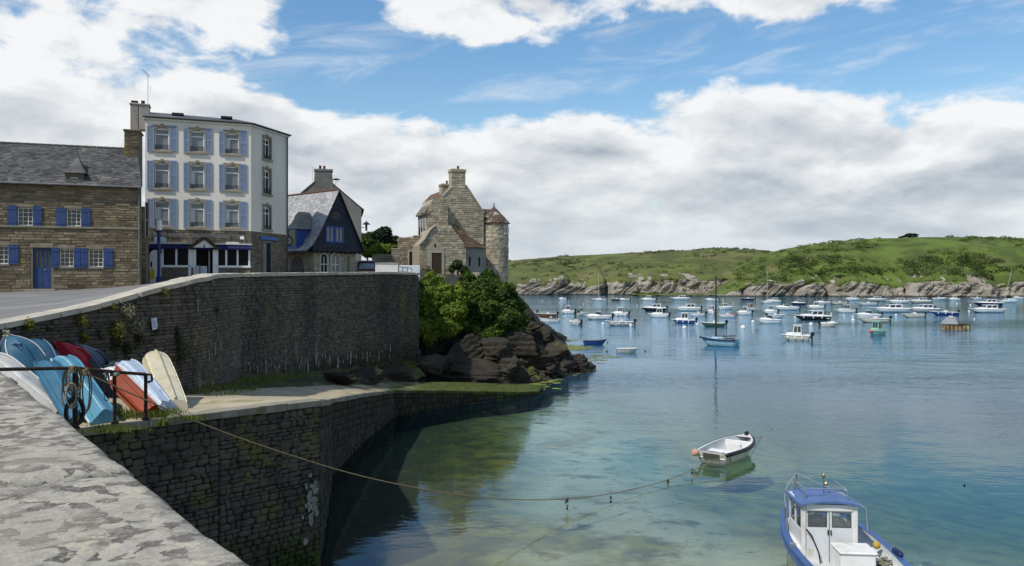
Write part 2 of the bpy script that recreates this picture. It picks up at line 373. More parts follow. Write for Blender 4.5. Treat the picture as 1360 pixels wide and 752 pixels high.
WP = [Vector((*ray(p, d), z)) for p, d, z in WALL]
WB = [4.8, 4.75, 4.68, 4.55, 4.4, 4.2, 4.1, 3.98, 3.85, 3.6, 3.2, 2.8, 2.5, 2.3, 2.2]        # ground height at the wall's foot
WL = [0]
for a, b in zip(WP, WP[1:]): WL.append(WL[-1] + (b.xy - a.xy).length)
def wall_at(s):
    """point on the wall line at arc length s, its outward normal, top and foot heights"""
    s = min(max(s, 0), WL[-1] - 1e-4)
    i = max(k for k in range(len(WL) - 1) if WL[k] <= s); f = (s - WL[i]) / (WL[i + 1] - WL[i])
    a, b = WP[i], WP[i + 1]; p = a.lerp(b, f)
    def tang(k): k0, k1 = max(k - 1, 0), min(k + 1, len(WP) - 1); return (WP[k1].xy - WP[k0].xy).normalized()
    t = tang(i).lerp(tang(i + 1), f).normalized()
    return p.xy.copy(), Vector((t.y, -t.x)), p.z, WB[i] + (WB[i + 1] - WB[i]) * f

# slipway edges
FRONT = [(-11.06, 15.55, 4.86), (-9.5, 17.5, 4.80), (-7.4, 20.1, 4.76), (-5.46, 22.5, 4.70), (-6.3, 27.0, 4.02), (-7.5, 33.0, 3.2), (-7.5, 40.0, 2.45), (-7.08, 47.7, 1.6), (-3.44, 52.0, .95), (.52, 55.5, .40), (1.84, 57.3, .22)]
BACK = [(-14.6, 19.2, 4.88), (-14.1, 21.6, 4.78), (-13.2, 23.9, 4.6), (-12.0, 26.4, 4.25), (-11.55, 29.0, 3.98), (-11.5, 32.0, 3.72), (-9.9, 39.0, 2.95), (-8.0, 50.5, 1.72), (-4.2, 56.0, 1.05), (-.3, 59.0, .52), (2.3, 60.6, .24)]
M['slip'] = mk('slip_concrete', (.43, .37, .255), (.29, .25, .17), .8, .95, .45, 9, c3=(.20, .20, .07), c3lo=.60, c3hi=.70, c3scale=.5, algae=((.075, .10, .012), 1.2, 2.6))
M['wall_stone'] = mk('sea_wall_stone', (.125, .107, .083), (.066, .058, .048), .33, .95, .5, 12, island=.34, c3=(.13, .115, .045), c3lo=.56, c3hi=.70, c3scale=.38, stretch=(1, 1, .45), streak=((.24, .22, .18), .60, .72), algae=((.055, .052, .030), 2.9, 4.4))
M['wall_back'] = mk('sea_wall_mortar', (.098, .085, .067), (.058, .051, .042), .4, .95, .3, 15, c3=(.11, .098, .04), c3lo=.56, c3hi=.70, c3scale=.38)
M['coping'] = mk('coping_stone', (.50, .46, .37), (.36, .33, .27), 1.6, .95, .3, 16, island=.12)
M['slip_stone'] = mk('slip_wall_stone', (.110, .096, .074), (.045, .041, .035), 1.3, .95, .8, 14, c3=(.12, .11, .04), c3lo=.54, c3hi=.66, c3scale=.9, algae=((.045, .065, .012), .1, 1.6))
M['slip_mortar'] = mk('slip_wall_mortar', (.078, .07, .056), (.046, .042, .035), 2, .95, .4, algae=((.04, .06, .012), .1, 1.6))
M['moss'] = mk('foreshore_moss', (.06, .075, .018), (.035, .038, .02), .9, .95, .5, 6, c3=(.13, .125, .07), c3lo=.58, c3hi=.7, c3scale=.6)

def strip(name, A, B, n, mat, kind=None, parent=None, jit=0.0, m=6):
    """surface between two polylines, resampled"""
    def res(L, k):
        L = [Vector(p) for p in L]; S = np.linspace(0, len(L) - 1, k); out = []
        for s in S: i = min(int(s), len(L) - 2); out.append(L[i].lerp(L[i + 1], s - i))
        return np.array([tuple(p) for p in out])
    a = res(A, n); b = res(B, n); T = np.linspace(0, 1, m)[None, :, None]
    G = a[:, None, :] * (1 - T) + b[:, None, :] * T
    if jit: G[:, :, 2] += jit * fbm(G[:, :, 0] * .9, G[:, :, 1] * .9, 4, 3)
    o = link(name, gridmesh(name, G[:, :, 0], G[:, :, 1], G[:, :, 2]), mat, parent, True)
    return tag(o, kind=kind)

def stone_unit(seed):
    """a dressed but worn stone, unit box 1 x 1 x 1 with its face at y=-0.5"""
    r = random.Random(seed); b = MB()
    def ring(s, y, k=0.0):
        pts = []
        for cx, cz in ((-1, -1), (1, -1), (1, 1), (-1, 1)):
            c1, c2 = r.uniform(.08, .24), r.uniform(.10, .30)
            q = [(cx * .5, cz * (.5 - c2)), (cx * (.5 - c1), cz * .5)]
            if (cx, cz) in ((1, -1), (-1, 1)): q = q[::-1]
            pts += q[::-1] if False else q
        return pts
    base = ring(1, 0); base.sort(key=lambda p: math.atan2(p[1], p[0]))
    def sc(f, y, j): return [(px * f + r.uniform(-j, j), y + r.uniform(-j, j) * 1.5, pz * f + r.uniform(-j, j)) for px, pz in base]
    back = [(px, .5, pz) for px, pz in base]; mid = sc(1.0, -.22, .012); fr = sc(.80, -.46, .03); n = 8
    fs = [(i, (i + 1) % n, n + (i + 1) % n, n + i) for i in range(n)] + [(n + i, n + (i + 1) % n, 2 * n + (i + 1) % n, 2 * n + i) for i in range(n)] + [(2 * n + i, 2 * n + (i + 1) % n, 3 * n) for i in range(n)]
    fr = fr + [(r.uniform(-.12, .12), -.54, r.uniform(-.12, .12))]
    b.add(back + mid + fr, fs); me = b.mesh('stone')
    bm = bmesh.new(); bm.from_mesh(me); bmesh.ops.recalc_face_normals(bm, faces=bm.faces[:]); bm.to_mesh(me); bm.free()
    return me
STONES = [stone_unit(i) for i in range(10)]
def slab_unit(seed):
    """a flat dressed slab, unit size, with worn edges"""
    r = random.Random(seed); b = MB().bbox(-.5, .5, -.5, .5, -.5, .5, .05); b.v = [tuple(q + r.uniform(-.018, .018) for q in v) for v in b.v]; me = b.mesh('slab')
    bm = bmesh.new(); bm.from_mesh(me); bmesh.ops.recalc_face_normals(bm, faces=bm.faces[:]); bm.to_mesh(me); bm.free(); return me
SLABS = [slab_unit(300 + i) for i in range(8)]

def make_slip():
    s = strip('slipway', FRONT, BACK, 90, M['slip'], 'structure', jit=.05, m=14)
    # ground behind the slip up to the wall
    B2 = [Vector(p) + Vector((.25, -.25, -.10)) for p in BACK[4:8]] + [Vector((-6.0, 55.5, 1.4))]
    W2 = [(wall_at(q)[0] - wall_at(q)[1] * .3, wall_at(q)[3] + .35) for q in np.linspace(WL[6], WL[-1], 5)]
    strip('foreshore', B2, [(p.x, p.y, z) for p, z in W2], 40, M['moss'], 'structure', jit=.35, m=12)
    # its masonry side: backing, coping stones and the face stones
    back = MB(); pts = [Vector(p) for p in FRONT] + [Vector((2.3, 60.6, .24))]
    for a, b in zip(pts, pts[1:]):
        t = (b - a).xy.normalized(); n = Vector((t.y, -t.x)) * -.06
        back.quad((a.x + n.x, a.y + n.y, -2.5), (b.x + n.x, b.y + n.y, -2.5), (b.x + n.x, b.y + n.y, b.z - .03), (a.x + n.x, a.y + n.y, a.z - .03))
    back.build('side_wall', M['slip_mortar'], s)
    rl = random.Random(14); lm_ = mk('lime_patch', (.30, .295, .27), (.14, .135, .12), 9, .95, .4, 20)
    a_, b_ = Vector(FRONT[2]), Vector(FRONT[3]); t_ = (b_ - a_).xy.normalized(); n_ = Vector((t_.y, -t_.x))
    for _ in range(34):      # patches of pale lime and barnacle near the corner
        q = (a_.lerp(b_, rl.gauss(.90, .035))); z_ = rl.gauss(1.75, .42); c_ = Vector((q.x + n_.x * .075, q.y + n_.y * .075, z_)); w_, h_ = rl.uniform(.04, .11), rl.uniform(.05, .13)
        k = MB(); ring = [(c_.x + t_.x * w_ * math.cos(v) * rl.uniform(.6, 1.2), c_.y + t_.y * w_ * math.cos(v) * rl.uniform(.6, 1.2), z_ + h_ * math.sin(v) * rl.uniform(.6, 1.2)) for v in np.linspace(0, 5.6, 8)]
        k.add([tuple(Vector(p_) - n_.to_3d() * .03) for p_ in ring] + ring, [tuple(range(8, 16))] + [(i_, (i_ + 1) % 8, 8 + (i_ + 1) % 8, 8 + i_) for i_ in range(8)]); k.build('lime_patch', lm_, s)
    r = random.Random(5); cnt = 0; stuff = MB(); stuff2 = MB()
    for i in range(len(pts) - 1):
        a, b = pts[i], pts[i + 1]; L = (b - a).xy.length; t = (b - a).xy.normalized(); n = Vector((t.y, -t.x)); rz = math.atan2(t.y, t.x)
        # coping
        x = 0
        while x < L - .05:
            w = min(r.uniform(.45, .95), L - x); 
            if L - x - w < .3: w = L - x
            c = a.lerp(b, (x + w / 2) / L); me = SLABS[r.randrange(8)]
            o = bpy.data.objects.new('coping_stone', me); COL.objects.link(o); o.parent = s
            o.location = (c.x - n.x * .16, c.y - n.y * .16, c.z - .085); o.rotation_euler = (0, -math.atan2(b.z - a.z, L), rz); o.scale = (w * 1.02, .5, r.uniform(.17, .22))
            x += w
        # face stones
        near = i < 3
        z = max(a.z, b.z) - .19
        while z > -1.2:
            h = r.uniform(.085, .20) if near else r.uniform(.25, .4); x = 0
            while x < L - .05:
                w = min(r.uniform(.12, .46), L - x)
                if L - x - w < .12: w = L - x
                f = (x + w / 2) / L; c = a.lerp(b, f); zc = z - h / 2 + (a.z + (b.z - a.z) * f - max(a.z, b.z)) * (1 if z > 1 else 0)
                d = r.uniform(.10, .22)
                if near and cnt < 294 and zc < c.z - .25 and zc > (2.3 if i == 2 else 3.3) and h > .11 and (i > 0 or x > L * .3):
                    o = bpy.data.objects.new('stone', STONES[r.randrange(10)]); COL.objects.link(o); o.parent = s; cnt += 1
                    o.location = (c.x - n.x * .04, c.y - n.y * .04, zc + r.uniform(-.03, .03)); o.rotation_euler = (r.uniform(-.05, .05), r.uniform(-.16, .16), rz); o.scale = (w * r.uniform(.92, 1.08), d, h * r.uniform(.9, 1.12))
                elif zc < c.z - .22:
                    Mx = Matrix.Translation((c.x - n.x * .04, c.y - n.y * .04, zc)) @ Matrix.Rotation(rz, 4, 'Z') @ Matrix.Diagonal((w * .95, d, h * .94, 1))
                    me = STONES[r.randrange(10)]; (stuff2 if near else stuff).add([v.co for v in me.vertices], [tuple(p.vertices) for p in me.polygons], Mx)
                x += w
            z -= h
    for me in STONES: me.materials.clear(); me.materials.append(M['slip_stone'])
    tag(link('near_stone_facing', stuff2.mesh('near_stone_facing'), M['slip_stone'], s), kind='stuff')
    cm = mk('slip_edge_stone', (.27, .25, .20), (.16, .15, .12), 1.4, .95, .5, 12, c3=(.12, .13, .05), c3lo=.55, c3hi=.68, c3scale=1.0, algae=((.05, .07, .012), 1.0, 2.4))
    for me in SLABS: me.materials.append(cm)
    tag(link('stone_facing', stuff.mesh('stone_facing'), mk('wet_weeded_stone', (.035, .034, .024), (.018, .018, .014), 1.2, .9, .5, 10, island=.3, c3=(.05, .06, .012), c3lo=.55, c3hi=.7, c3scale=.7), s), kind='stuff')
make_slip()

def make_wall():
    w = empty('sea_wall', (*WP[6].xy, WB[6]), 0, 'tall dark stone sea wall with pale coping holding up the street above the slipway', 'wall')
    org = Vector(w.location)
    core = MB(); S = np.linspace(0, WL[-1], 70); top = []; bot = []
    for s in S:
        p, n, zt, zb = wall_at(s); top.append((p, n, zt, zb))
    for (p, n, zt, zb), (p2, n2, zt2, zb2) in zip(top, top[1:]):
        a, b = p - n * .05, p2 - n2 * .05; a2, b2 = p - n * .75, p2 - n2 * .75
        core.tbox([(a.x, a.y, zb - 2.5), (b.x, b.y, zb2 - 2.5), (b2.x, b2.y, zb2 - 2.5), (a2.x, a2.y, zb - 2.5)], [(a.x, a.y, zt - .16), (b.x, b.y, zt2 - .16), (b2.x, b2.y, zt2 - .16), (a2.x, a2.y, zt - .16)])
    core.v = [tuple(Vector(v) - org) for v in core.v]; core.build('wall_core', M['wall_back'], w)
    # end return of the wall by the bushes
    r = random.Random(9); stuff = MB(); cnt = 0
    meshes = [stone_unit(100 + i) for i in range(10)]
    for me in meshes: me.materials.append(M['wall_stone'])
    cop = [slab_unit(200 + i) for i in range(8)]
    for me in cop: me.materials.append(M['coping'])
    x = 0
    while x < WL[-1] - .1:
        L = r.uniform(.55, 1.05) if x < 26 else r.uniform(.9, 1.5); L = min(L, WL[-1] - x); p, n, zt, zb = wall_at(x + L / 2)
        p2 = wall_at(min(x + L, WL[-1])); p1 = wall_at(x); sl = math.atan2(p2[2] - p1[2], L)
        o = bpy.data.objects.new('coping_stone', cop[r.randrange(8)]); COL.objects.link(o); o.parent = w
        c = p - n * .30; o.location = Vector((c.x, c.y, zt - .085 + r.uniform(-.012, .012))) - org; o.rotation_euler = (0, -sl, math.atan2(n.x, -n.y)); o.scale = (L * .985, .78, .17); x += L
    z = 8.9
    while z > 1.6:
        h = r.uniform(.085, .165); x = 0
        while x < WL[-1] - .1:
            L = r.uniform(.14, .58); L = min(L, WL[-1] - x); p, n, zt, zb = wall_at(x + L / 2)
            if z < zt - .18 - h * .2 and z > zb - .5 and L > .1:
                d = r.uniform(.10, .20); rz = math.atan2(n.x, -n.y)
                px = CX + F * p.x / p.y
                big = p.y < 26 and 10 < px < 262 and z - h / 2 > zb + .3 and cnt < 298 and h > .12
                loc = Vector((p.x - n.x * .03, p.y - n.y * .03, z - h / 2)) - org
                if big:
                    o = bpy.data.objects.new('stone', meshes[r.randrange(10)]); COL.objects.link(o); o.parent = w; cnt += 1
                    o.location = loc; o.rotation_euler = (0, r.uniform(-.03, .03), rz); o.scale = (L * 1.0, d, h * 1.0)
                else:
                    Mx = Matrix.Translation(loc) @ Matrix.Rotation(rz, 4, 'Z') @ Matrix.Diagonal((L * 1.0, d, h * 1.0, 1))
                    me = meshes[r.randrange(10)]; stuff.add([v.co for v in me.vertices], [tuple(q.vertices) for q in me.polygons], Mx)
            x += L
        z -= h
    tag(link('stone_facing', stuff.mesh('stone_facing'), M['wall_stone'], w), kind='stuff')
    # white lime runs low on the wall
    lime = mk('lime_run', (.42, .40, .35), (.25, .24, .22), 6, .95)
    def arc_at_px(px):
        lo, hi = 0, WL[-1]
        for _ in range(40):
            mid = (lo + hi) / 2; q = wall_at(mid)[0]
            if CX + F * q.x / q.y < px: lo = mid
            else: hi = mid
        return lo
    w['arc'] = 0
    for px, y0, y1, wd in ((351, 478, 499, 2.2), (367, 486, 500, 1.6), (407, 478, 501, 3), (418, 455, 485, 2.0), (447, 474, 500, 4.0), (464, 465, 484, 2), (486, 465, 480, 1.6), (391, 455, 472, 1.2), (275, 466, 480, 1.2), (283, 455, 471, 1.0), (290, 452, 466, 1.0), (502, 466, 480, 1.2), (517, 457, 468, 1.4), (340, 486, 496, 1.2), (330, 482, 494, 1.0), (377, 480, 492, 1.2), (398, 474, 486, 1.2), (436, 470, 480, 1.2), (260, 395, 415, .8), (496, 416, 428, .8), (430, 466, 476, .9), (480, 468, 478, .9)) + tuple((q, 498 - (q - 325) * .10 - h_ - r.uniform(2, 9), 498 - (q - 325) * .10 - h_, r.uniform(.6, 1.5)) for q, h_ in [(r.uniform(326, 519), r.uniform(0, 16)) for _ in range(46)]):
        s0 = arc_at_px(px); p, n, zt, zb = wall_at(s0); k = p.y / F; t = Vector((-n.y, n.x)); c = p + n * .085
        hw = wd * k * .5; za, zc = CH - (y1 - CY) * k, CH - (y0 - CY) * k; b = MB(); pr = []
        for q in range(7):
            f = q / 6; ww = hw * (1 - .75 * f ** 2) * r.uniform(.75, 1.15) * (.6 if q == 0 else 1); pr.append((ww, za + (zc - za) * f, r.uniform(-.3, .3) * hw))
        L_ = [(c.x - t.x * (a - o_), c.y - t.y * (a - o_), z_) for a, z_, o_ in pr]; R_ = [(c.x + t.x * (a + o_), c.y + t.y * (a + o_), z_) for a, z_, o_ in pr]
        poly = L_ + R_[::-1]; b.add([tuple(Vector(q) - org) for q in poly], [(i, i + 1, 2 * 7 - 2 - i, 2 * 7 - 1 - i) for i in range(6)])
        me = b.mesh('lime_run'); o = link('lime_run', me, lime, w)
        sm = o.modifiers.new('t', 'SOLIDIFY'); sm.thickness = .02; sm.offset = 0
    # paper notice fixed to the wall
    s0 = arc_at_px(202); p, n, zt, zb = wall_at(s0); k = p.y / F; rz = math.atan2(n.x, -n.y)
    o = empty('notice', (p.x + n.x * .10, p.y + n.y * .10, CH - (430 - CY) * k), rz, 'small pale printed notice fixed to the dark sea wall above the cream boat', 'notice')
    o.rotation_euler = (0, R(-8), rz)
    MB().box(-.11, .11, -.012, .0, -.19, .19).build('sheet', mk('notice_sheet', (.55, .60, .66), (.48, .53, .60), 5, .6), o)
    tx = MB()
    for i in range(7): tx.box(-.085, .02 + .065 * ((i * 37) % 5) / 4, -.0145, -.0125, .13 - i * .042, .145 - i * .042)
    tx.build('print', mk('notice_print', (.12, .16, .25), (.1, .13, .2), 5, .8), o)
    return w, arc_at_px
SEAWALL, arc_at_px = make_wall()

# ------------------------------------------------------------------ street behind the wall
def make_street():
    PXS = [-420, -200] + [p for p, d, z in WALL]
    zf = np.interp(PXS, [-420] + [p for p, d, z in WALL[:6]] + [230, 262, 318, 413, 560], [6.7] + [z - .025 for p, d, z in WALL[:6]] + [7.9, 7.9, 7.95, 8.05, 8.3])
    yw = np.interp(PXS, [p for p, d, z in WALL], [d + .12 for p, d, z in WALL])
    zb = np.interp(PXS, [-420, 0, 150, 300, 450, 560], [8.6, 9.0, 8.5, 8.35, 9.2, 9.4])
    k = 22; G = np.zeros((len(PXS), k, 3))
    for i, px in enumerate(PXS):
        for j in range(k):
            f = j / (k - 1); d = yw[i] + (104 - yw[i]) * f; x = (px - CX) / F * d
            if px < -60:
                x = -14.2 - (-60 - px) * .12 - .5 * f * 60; d = 20.2 + f * 80 - (-60 - px) * .06
            G[i, j] = (x, d, zf[i] + (zb[i] - zf[i]) * f)
    tag(link('street', gridmesh('street', G[:, :, 0], G[:, :, 1], G[:, :, 2]), M['asphalt'], None, True), kind='structure')
make_street()

# ------------------------------------------------------------------ quay with its lichen covered parapet (where the photographer stands)
def lichen_mat():
    m = bpy.data.materials.new('lichen_granite'); m.use_nodes = True; t = m.node_tree; N = NT(t); bs = t.nodes['Principled BSDF']
    pos = N.n('ShaderNodeNewGeometry').outputs['Position']
    base = N.mix(N.rng(N.noise(pos, 3.5, 6, .65), .32, .68), (.165, .15, .125), (.075, .069, .06))
    base = N.mix(N.rng(N.noise(pos, 60, 3, .6), .4, .7), base, (.25, .23, .20))
    wob = N.n('ShaderNodeTexNoise'); wob.inputs['Scale'].default_value = 14.0; wob.inputs['Detail'].default_value = 5; N.link(pos, wob.inputs['Vector'])
    sw = N.n('ShaderNodeVectorMath', operation='SCALE'); N.link(wob.outputs['Color'], sw.inputs[0]); sw.inputs['Scale'].default_value = .09
    wpos = N.vm('ADD', pos, sw.outputs[0])
    def cells(sc, seed):
        v = N.n('ShaderNodeTexVoronoi'); v.inputs['Scale'].default_value = sc; N.link(N.vm('ADD', wpos, (seed, seed * .7, 0)), v.inputs['Vector']); return N.xyz(v.outputs['Color'])[0]
    flake = N.m('MULTIPLY', N.rng(cells(17.0, 1.0), .46, .50), N.rng(N.noise(pos, 4.0, 5, .6), .40, .56, .2, 1.0))
    pale = N.m('MAXIMUM', flake, N.m('MULTIPLY', N.rng(cells(9.0, 5.0), .74, .79), .9))
    col = N.mix(N.m('MULTIPLY', pale, .9), base, N.mix(N.rng(N.noise(pos, 22, 4, .6), .35, .65), (.50, .465, .385), (.38, .355, .305)))
    cream = N.rng(N.noise(N.vm('ADD', pos, (5.0, 2.0, 1.0)), 8.5, 7, .66, .5), .58, .63)
    col = N.mix(N.m('MULTIPLY', cream, .85), col, (.53, .485, .365))
    dk = N.rng(N.noise(N.vm('ADD', pos, (1.0, 9.0, 3.0)), 26, 5, .7), .60, .70)
    col = N.mix(N.m('MULTIPLY', dk, .75), col, (.10, .095, .085))
    col = N.mix(N.m('MULTIPLY', N.rng(N.noise(pos, 110, 4, .7), .42, .62), .35), col, (.20, .185, .15))
    col = N.mix(N.rng(N.noise(pos, 1.3, 4, .6), .5, .75, 0.0, .4), col, (.36, .325, .25))
    N.link(col, bs.inputs['Base Color']); bs.inputs['Roughness'].default_value = .95; bs.inputs['Specular IOR Level'].default_value = .2
    hh = N.m('ADD', N.m('MULTIPLY', N.noise(pos, 60, 7, .75), .7), N.m('ADD', N.m('MULTIPLY', pale, .35), N.m('MULTIPLY', N.noise(pos, 11, 4, .6), .9)))
    b = N.n('ShaderNodeBump'); b.inputs['Strength'].default_value = .8; b.inputs['Distance'].default_value = .012
    N.link(hh, b.inputs['Height']); N.link(b.outputs[0], bs.inputs['Normal'])
    return m
def make_quay():
    lm = lichen_mat(); zt = CH - H0
    q = empty('quay', (QP.x - QN.x * 2, QP.y - QN.y * 2, zt - .8), 0, 'stone quay with a lichen covered parapet of broad slabs', 'quay')
    org = Vector(q.location); a = QP - QD * 9; b = QP + QD * 23.0
    body = MB()
    e, g = a - QN * .06, b - QN * .06; e2, g2 = a - QN * .95, b - QN * .95; e3, g3 = a - QN * 9, b - QN * 9
    body.tbox([(*e, -2.5), (*g, -2.5), (*g2, -2.5), (*e2, -2.5)][::1], [(*e, zt - .2), (*g, zt - .2), (*g2, zt - .2), (*e2, zt - .2)])
    body.tbox([(*(e2), -2.5), (*g2, -2.5), (*g3, -2.5), (*e3, -2.5)], [(*e2, zt - .8), (*g2, zt - .8), (*g3, zt - .8), (*e3, zt - .8)])
    body.v = [tuple(Vector(v) - org) for v in body.v]; body.build('wall_core', M['slip_mortar'], q)
    r = random.Random(3); x = -6.0
    while x < 22.6:
        L = r.uniform(1.25, 1.9); L = min(L, 23.0 - x); nx = max(10, int(L / .045)); ny = 24; gap = .026
        u = np.linspace(x + gap, x + L - gap, nx); v = np.linspace(0, 1, ny); U, V = np.meshgrid(u, v, indexing='ij')
        W = 1.0; oo = r.uniform(-.02, .02)
        edge = .022 * fbm(U * 3, 0 * U + 3.3, 4, 7) + .012 * fbm(U * 14, 0 * U, 3, 8) + oo
        D = -(V * W) + edge * (1 - V) ** 6
        Z = zt + .020 * fbm(U * 2.2, D * 2.2, 5, 21) + .006 * fbm(U * 12, D * 12, 3, 31) + r.uniform(-.008, .008)
        dz = .05 * np.clip(1 - V / .06, 0, 1) ** 2; Z = Z - dz                                # worn outer arris
        ends = np.minimum(U - u[0], u[-1] - U); Z -= .028 * np.clip(1 - ends / .05, 0, 1) ** 2
        X3 = QP.x + QD.x * U + QN.x * D; Y3 = QP.y + QD.y * U + QN.y * D
        # drop the outer edge and the ends downwards so that the slab is solid
        X3 = np.vstack([X3[:1], X3, X3[-1:]]); Y3 = np.vstack([Y3[:1], Y3, Y3[-1:]]); Z = np.vstack([Z[:1] - .2, Z, Z[-1:] - .2])
        X3 = np.hstack([X3[:, :1], X3, X3[:, -1:]]); Y3 = np.hstack([Y3[:, :1], Y3, Y3[:, -1:]]); Z = np.hstack([Z[:, :1] - .2, Z, Z[:, -1:] - .2])
        link('parapet_slab', gridmesh('parapet_slab', X3 - org.x, Y3 - org.y, Z - org.z), lm, q, True)
        x += L
make_quay()

# ------------------------------------------------------------------ far headlands
M['cliff'] = mk('cliff_rock', (.34, .305, .25), (.18, .16, .13), .16, .95, .8, .6, c3=(.075, .07, .06), c3lo=.54, c3hi=.66, c3scale=.12, stretch=(1, 1, 1.0), dist=.5, algae=((.045, .042, .036), .2, 1.3))
M['turf'] = mk('headland_turf', (.108, .152, .026), (.056, .080, .017), .05, 1.0, 1.0, .35, c3=(.13, .125, .045), c3lo=.56, c3hi=.72, c3scale=.03, dist=1.5, detail=12, lo=.36, hi=.62)
M['turf2'] = mk('headland_heath', (.125, .142, .035), (.070, .082, .023), .045, 1.0, 1.0, .35, c3=(.15, .135, .06), c3lo=.54, c3hi=.70, c3scale=.025, dist=1.5, detail=12, lo=.36, hi=.62)
def headland(name, x0, x1, dx, coast, rd, sil, ch, seed, turf, clefts=()):
    xs = np.arange(x0, x1, dx); n = len(xs)
    cy = np.interp(xs, *zip(*coast)) + 5 * fbm(xs / 24, xs * 0 + seed, 3, seed)
    pxr = CX + F * xs / (cy + rd); zr = CH + (CY - np.interp(pxr, *zip(*sil))) * (cy + rd) / F
    hc = np.interp(xs, *zip(*ch)) + 4.0 * fbm(xs / 17, xs * 0 + seed, 5, seed + 2); hc = np.minimum(hc, np.maximum(zr, 1.0)); zr = np.maximum(zr, hc)
    rows = []; nc = 34
    for i in range(nc + 1):
        v = i / nc; z = -1.2 + (hc + 1.2) * v
        t = 9.0 * v + 2.6 * fbm(xs / 6, z / 3, 4, seed + 4) + 4.0 * fbm(xs / 19, xs * 0, 3, seed + 5)
        warp = 6 * fbm(xs / 30, z / 12, 3, seed + 6)
        for wdt, amp in ((15.0, 5.0), (5.9, 2.1), (2.1, .7)):
            tilt = .75 + .9 * vnoise(xs / 45, xs * 0, seed + 31)
            s = (xs - z * tilt + warp * 1.6) / wdt; ph = s - np.floor(s); amp_l = amp * (.45 + 1.1 * vnoise(np.floor(s), np.floor(s) * 0, seed + 8))
            t = t + amp_l * (ph ** 1.6) * (.55 + .45 * np.sin(np.pi * min(v * 1.15, 1)))
        for c0, cw, ca in clefts: t = t + ca * np.exp(-((xs - c0 - z * .25) / cw) ** 2)
        rows.append((t, z))
    y0 = rows[-1][0]; nh = 60
    for i in range(1, nh + 1):
        f = i / nh; t = y0 + (rd * 1.9 - y0) * f; q = np.clip((t - y0) / (rd - y0), 0, 2)
        z = np.where(q <= 1, hc + (zr - hc) * np.sin(np.pi / 2 * np.minimum(q, 1)) ** .92, zr * (1 - .25 * (q - 1)))
        damp = np.clip(np.minimum(q, 1) * (1 - np.minimum(q, 1)) * 4, 0, 1)
        z = z + (1.7 * fbm(xs / 26, t / 26, 5, seed + 11) + .5 * fbm(xs / 5, t / 5, 3, seed + 12)) * (.15 + damp * .85)
        rows.append((t, z))
    T = np.stack([r[0] for r in rows], 1); Z = np.stack([r[1] + 0 * xs for r in rows], 1); X = np.repeat(xs[:, None], T.shape[1], 1)
    me = gridmesh(name, X, cy[:, None] + T, Z); me.materials.append(M['cliff']); me.materials.append(turf)
    nr = T.shape[1] - 1; mi = np.zeros((n - 1, nr), np.int32)
    edge = nc - 3 + 3.5 * fbm(xs[:-1] / 5, xs[:-1] * 0, 4, seed + 20)[:, None] * 1.6; mi[np.arange(nr)[None, :] > edge] = 1
    # rock outcrops above the edge, turf tongues below it
    cx_ = xs[:-1][:, None] + 0 * T[:-1, :-1]
    oc = fbm((cx_ - Z[:-1, :-1]) / 7, T[:-1, :-1] / 9, 4, seed + 23)
    mi[(np.arange(nr)[None, :] > edge) & (np.arange(nr)[None, :] < nc + 3) & (oc > .30)] = 0
    mi[(np.arange(nr)[None, :] < edge) & (np.arange(nr)[None, :] > nc * .72) & (oc < -.28)] = 1
    me.polygons.foreach_set('material_index', mi.ravel())
    o = link(name, me, None, None, False)
    sm = np.zeros((n - 1, nr), bool); sm[:, nc:] = True; me.polygons.foreach_set('use_smooth', sm.ravel())
    tag(o, kind='structure'); return xs, cy, T, Z
SIL_FAR = [(560, 352), (640, 350), (680, 347), (720, 343), (760, 340.5), (800, 338), (830, 337), (880, 334), (940, 331.5), (975, 331.5), (1000, 334), (1040, 336), (1100, 338), (1300, 345)]
SIL_NEAR = [(880, 394), (900, 391), (920, 383), (945, 370), (965, 358), (985, 347), (1010, 338.5), (1040, 331), (1090, 323), (1150, 318), (1220, 315.5), (1300, 315.5), (1360, 318), (1500, 321), (1700, 330)]
HF = headland('far_headland', -130, 300, .8, [(-130, 560), (-20, 530), (60, 530), (160, 520), (300, 540)], 200, SIL_FAR, [(-130, 7), (0, 7.5), (60, 9), (100, 10), (160, 9), (300, 7)], 3, M['turf2'], [(64, 2.2, 14)])
HN = headland('near_headland', 78, 460, .7, [(78, 486), (110, 474), (150, 462), (200, 452), (280, 442), (460, 430)], 125, SIL_NEAR, [(78, 2), (95, 5), (120, 8), (160, 8.2), (230, 8), (460, 7.5)], 41, M['turf'], [(184, 2.2, 18), (228, 1.4, 9)])

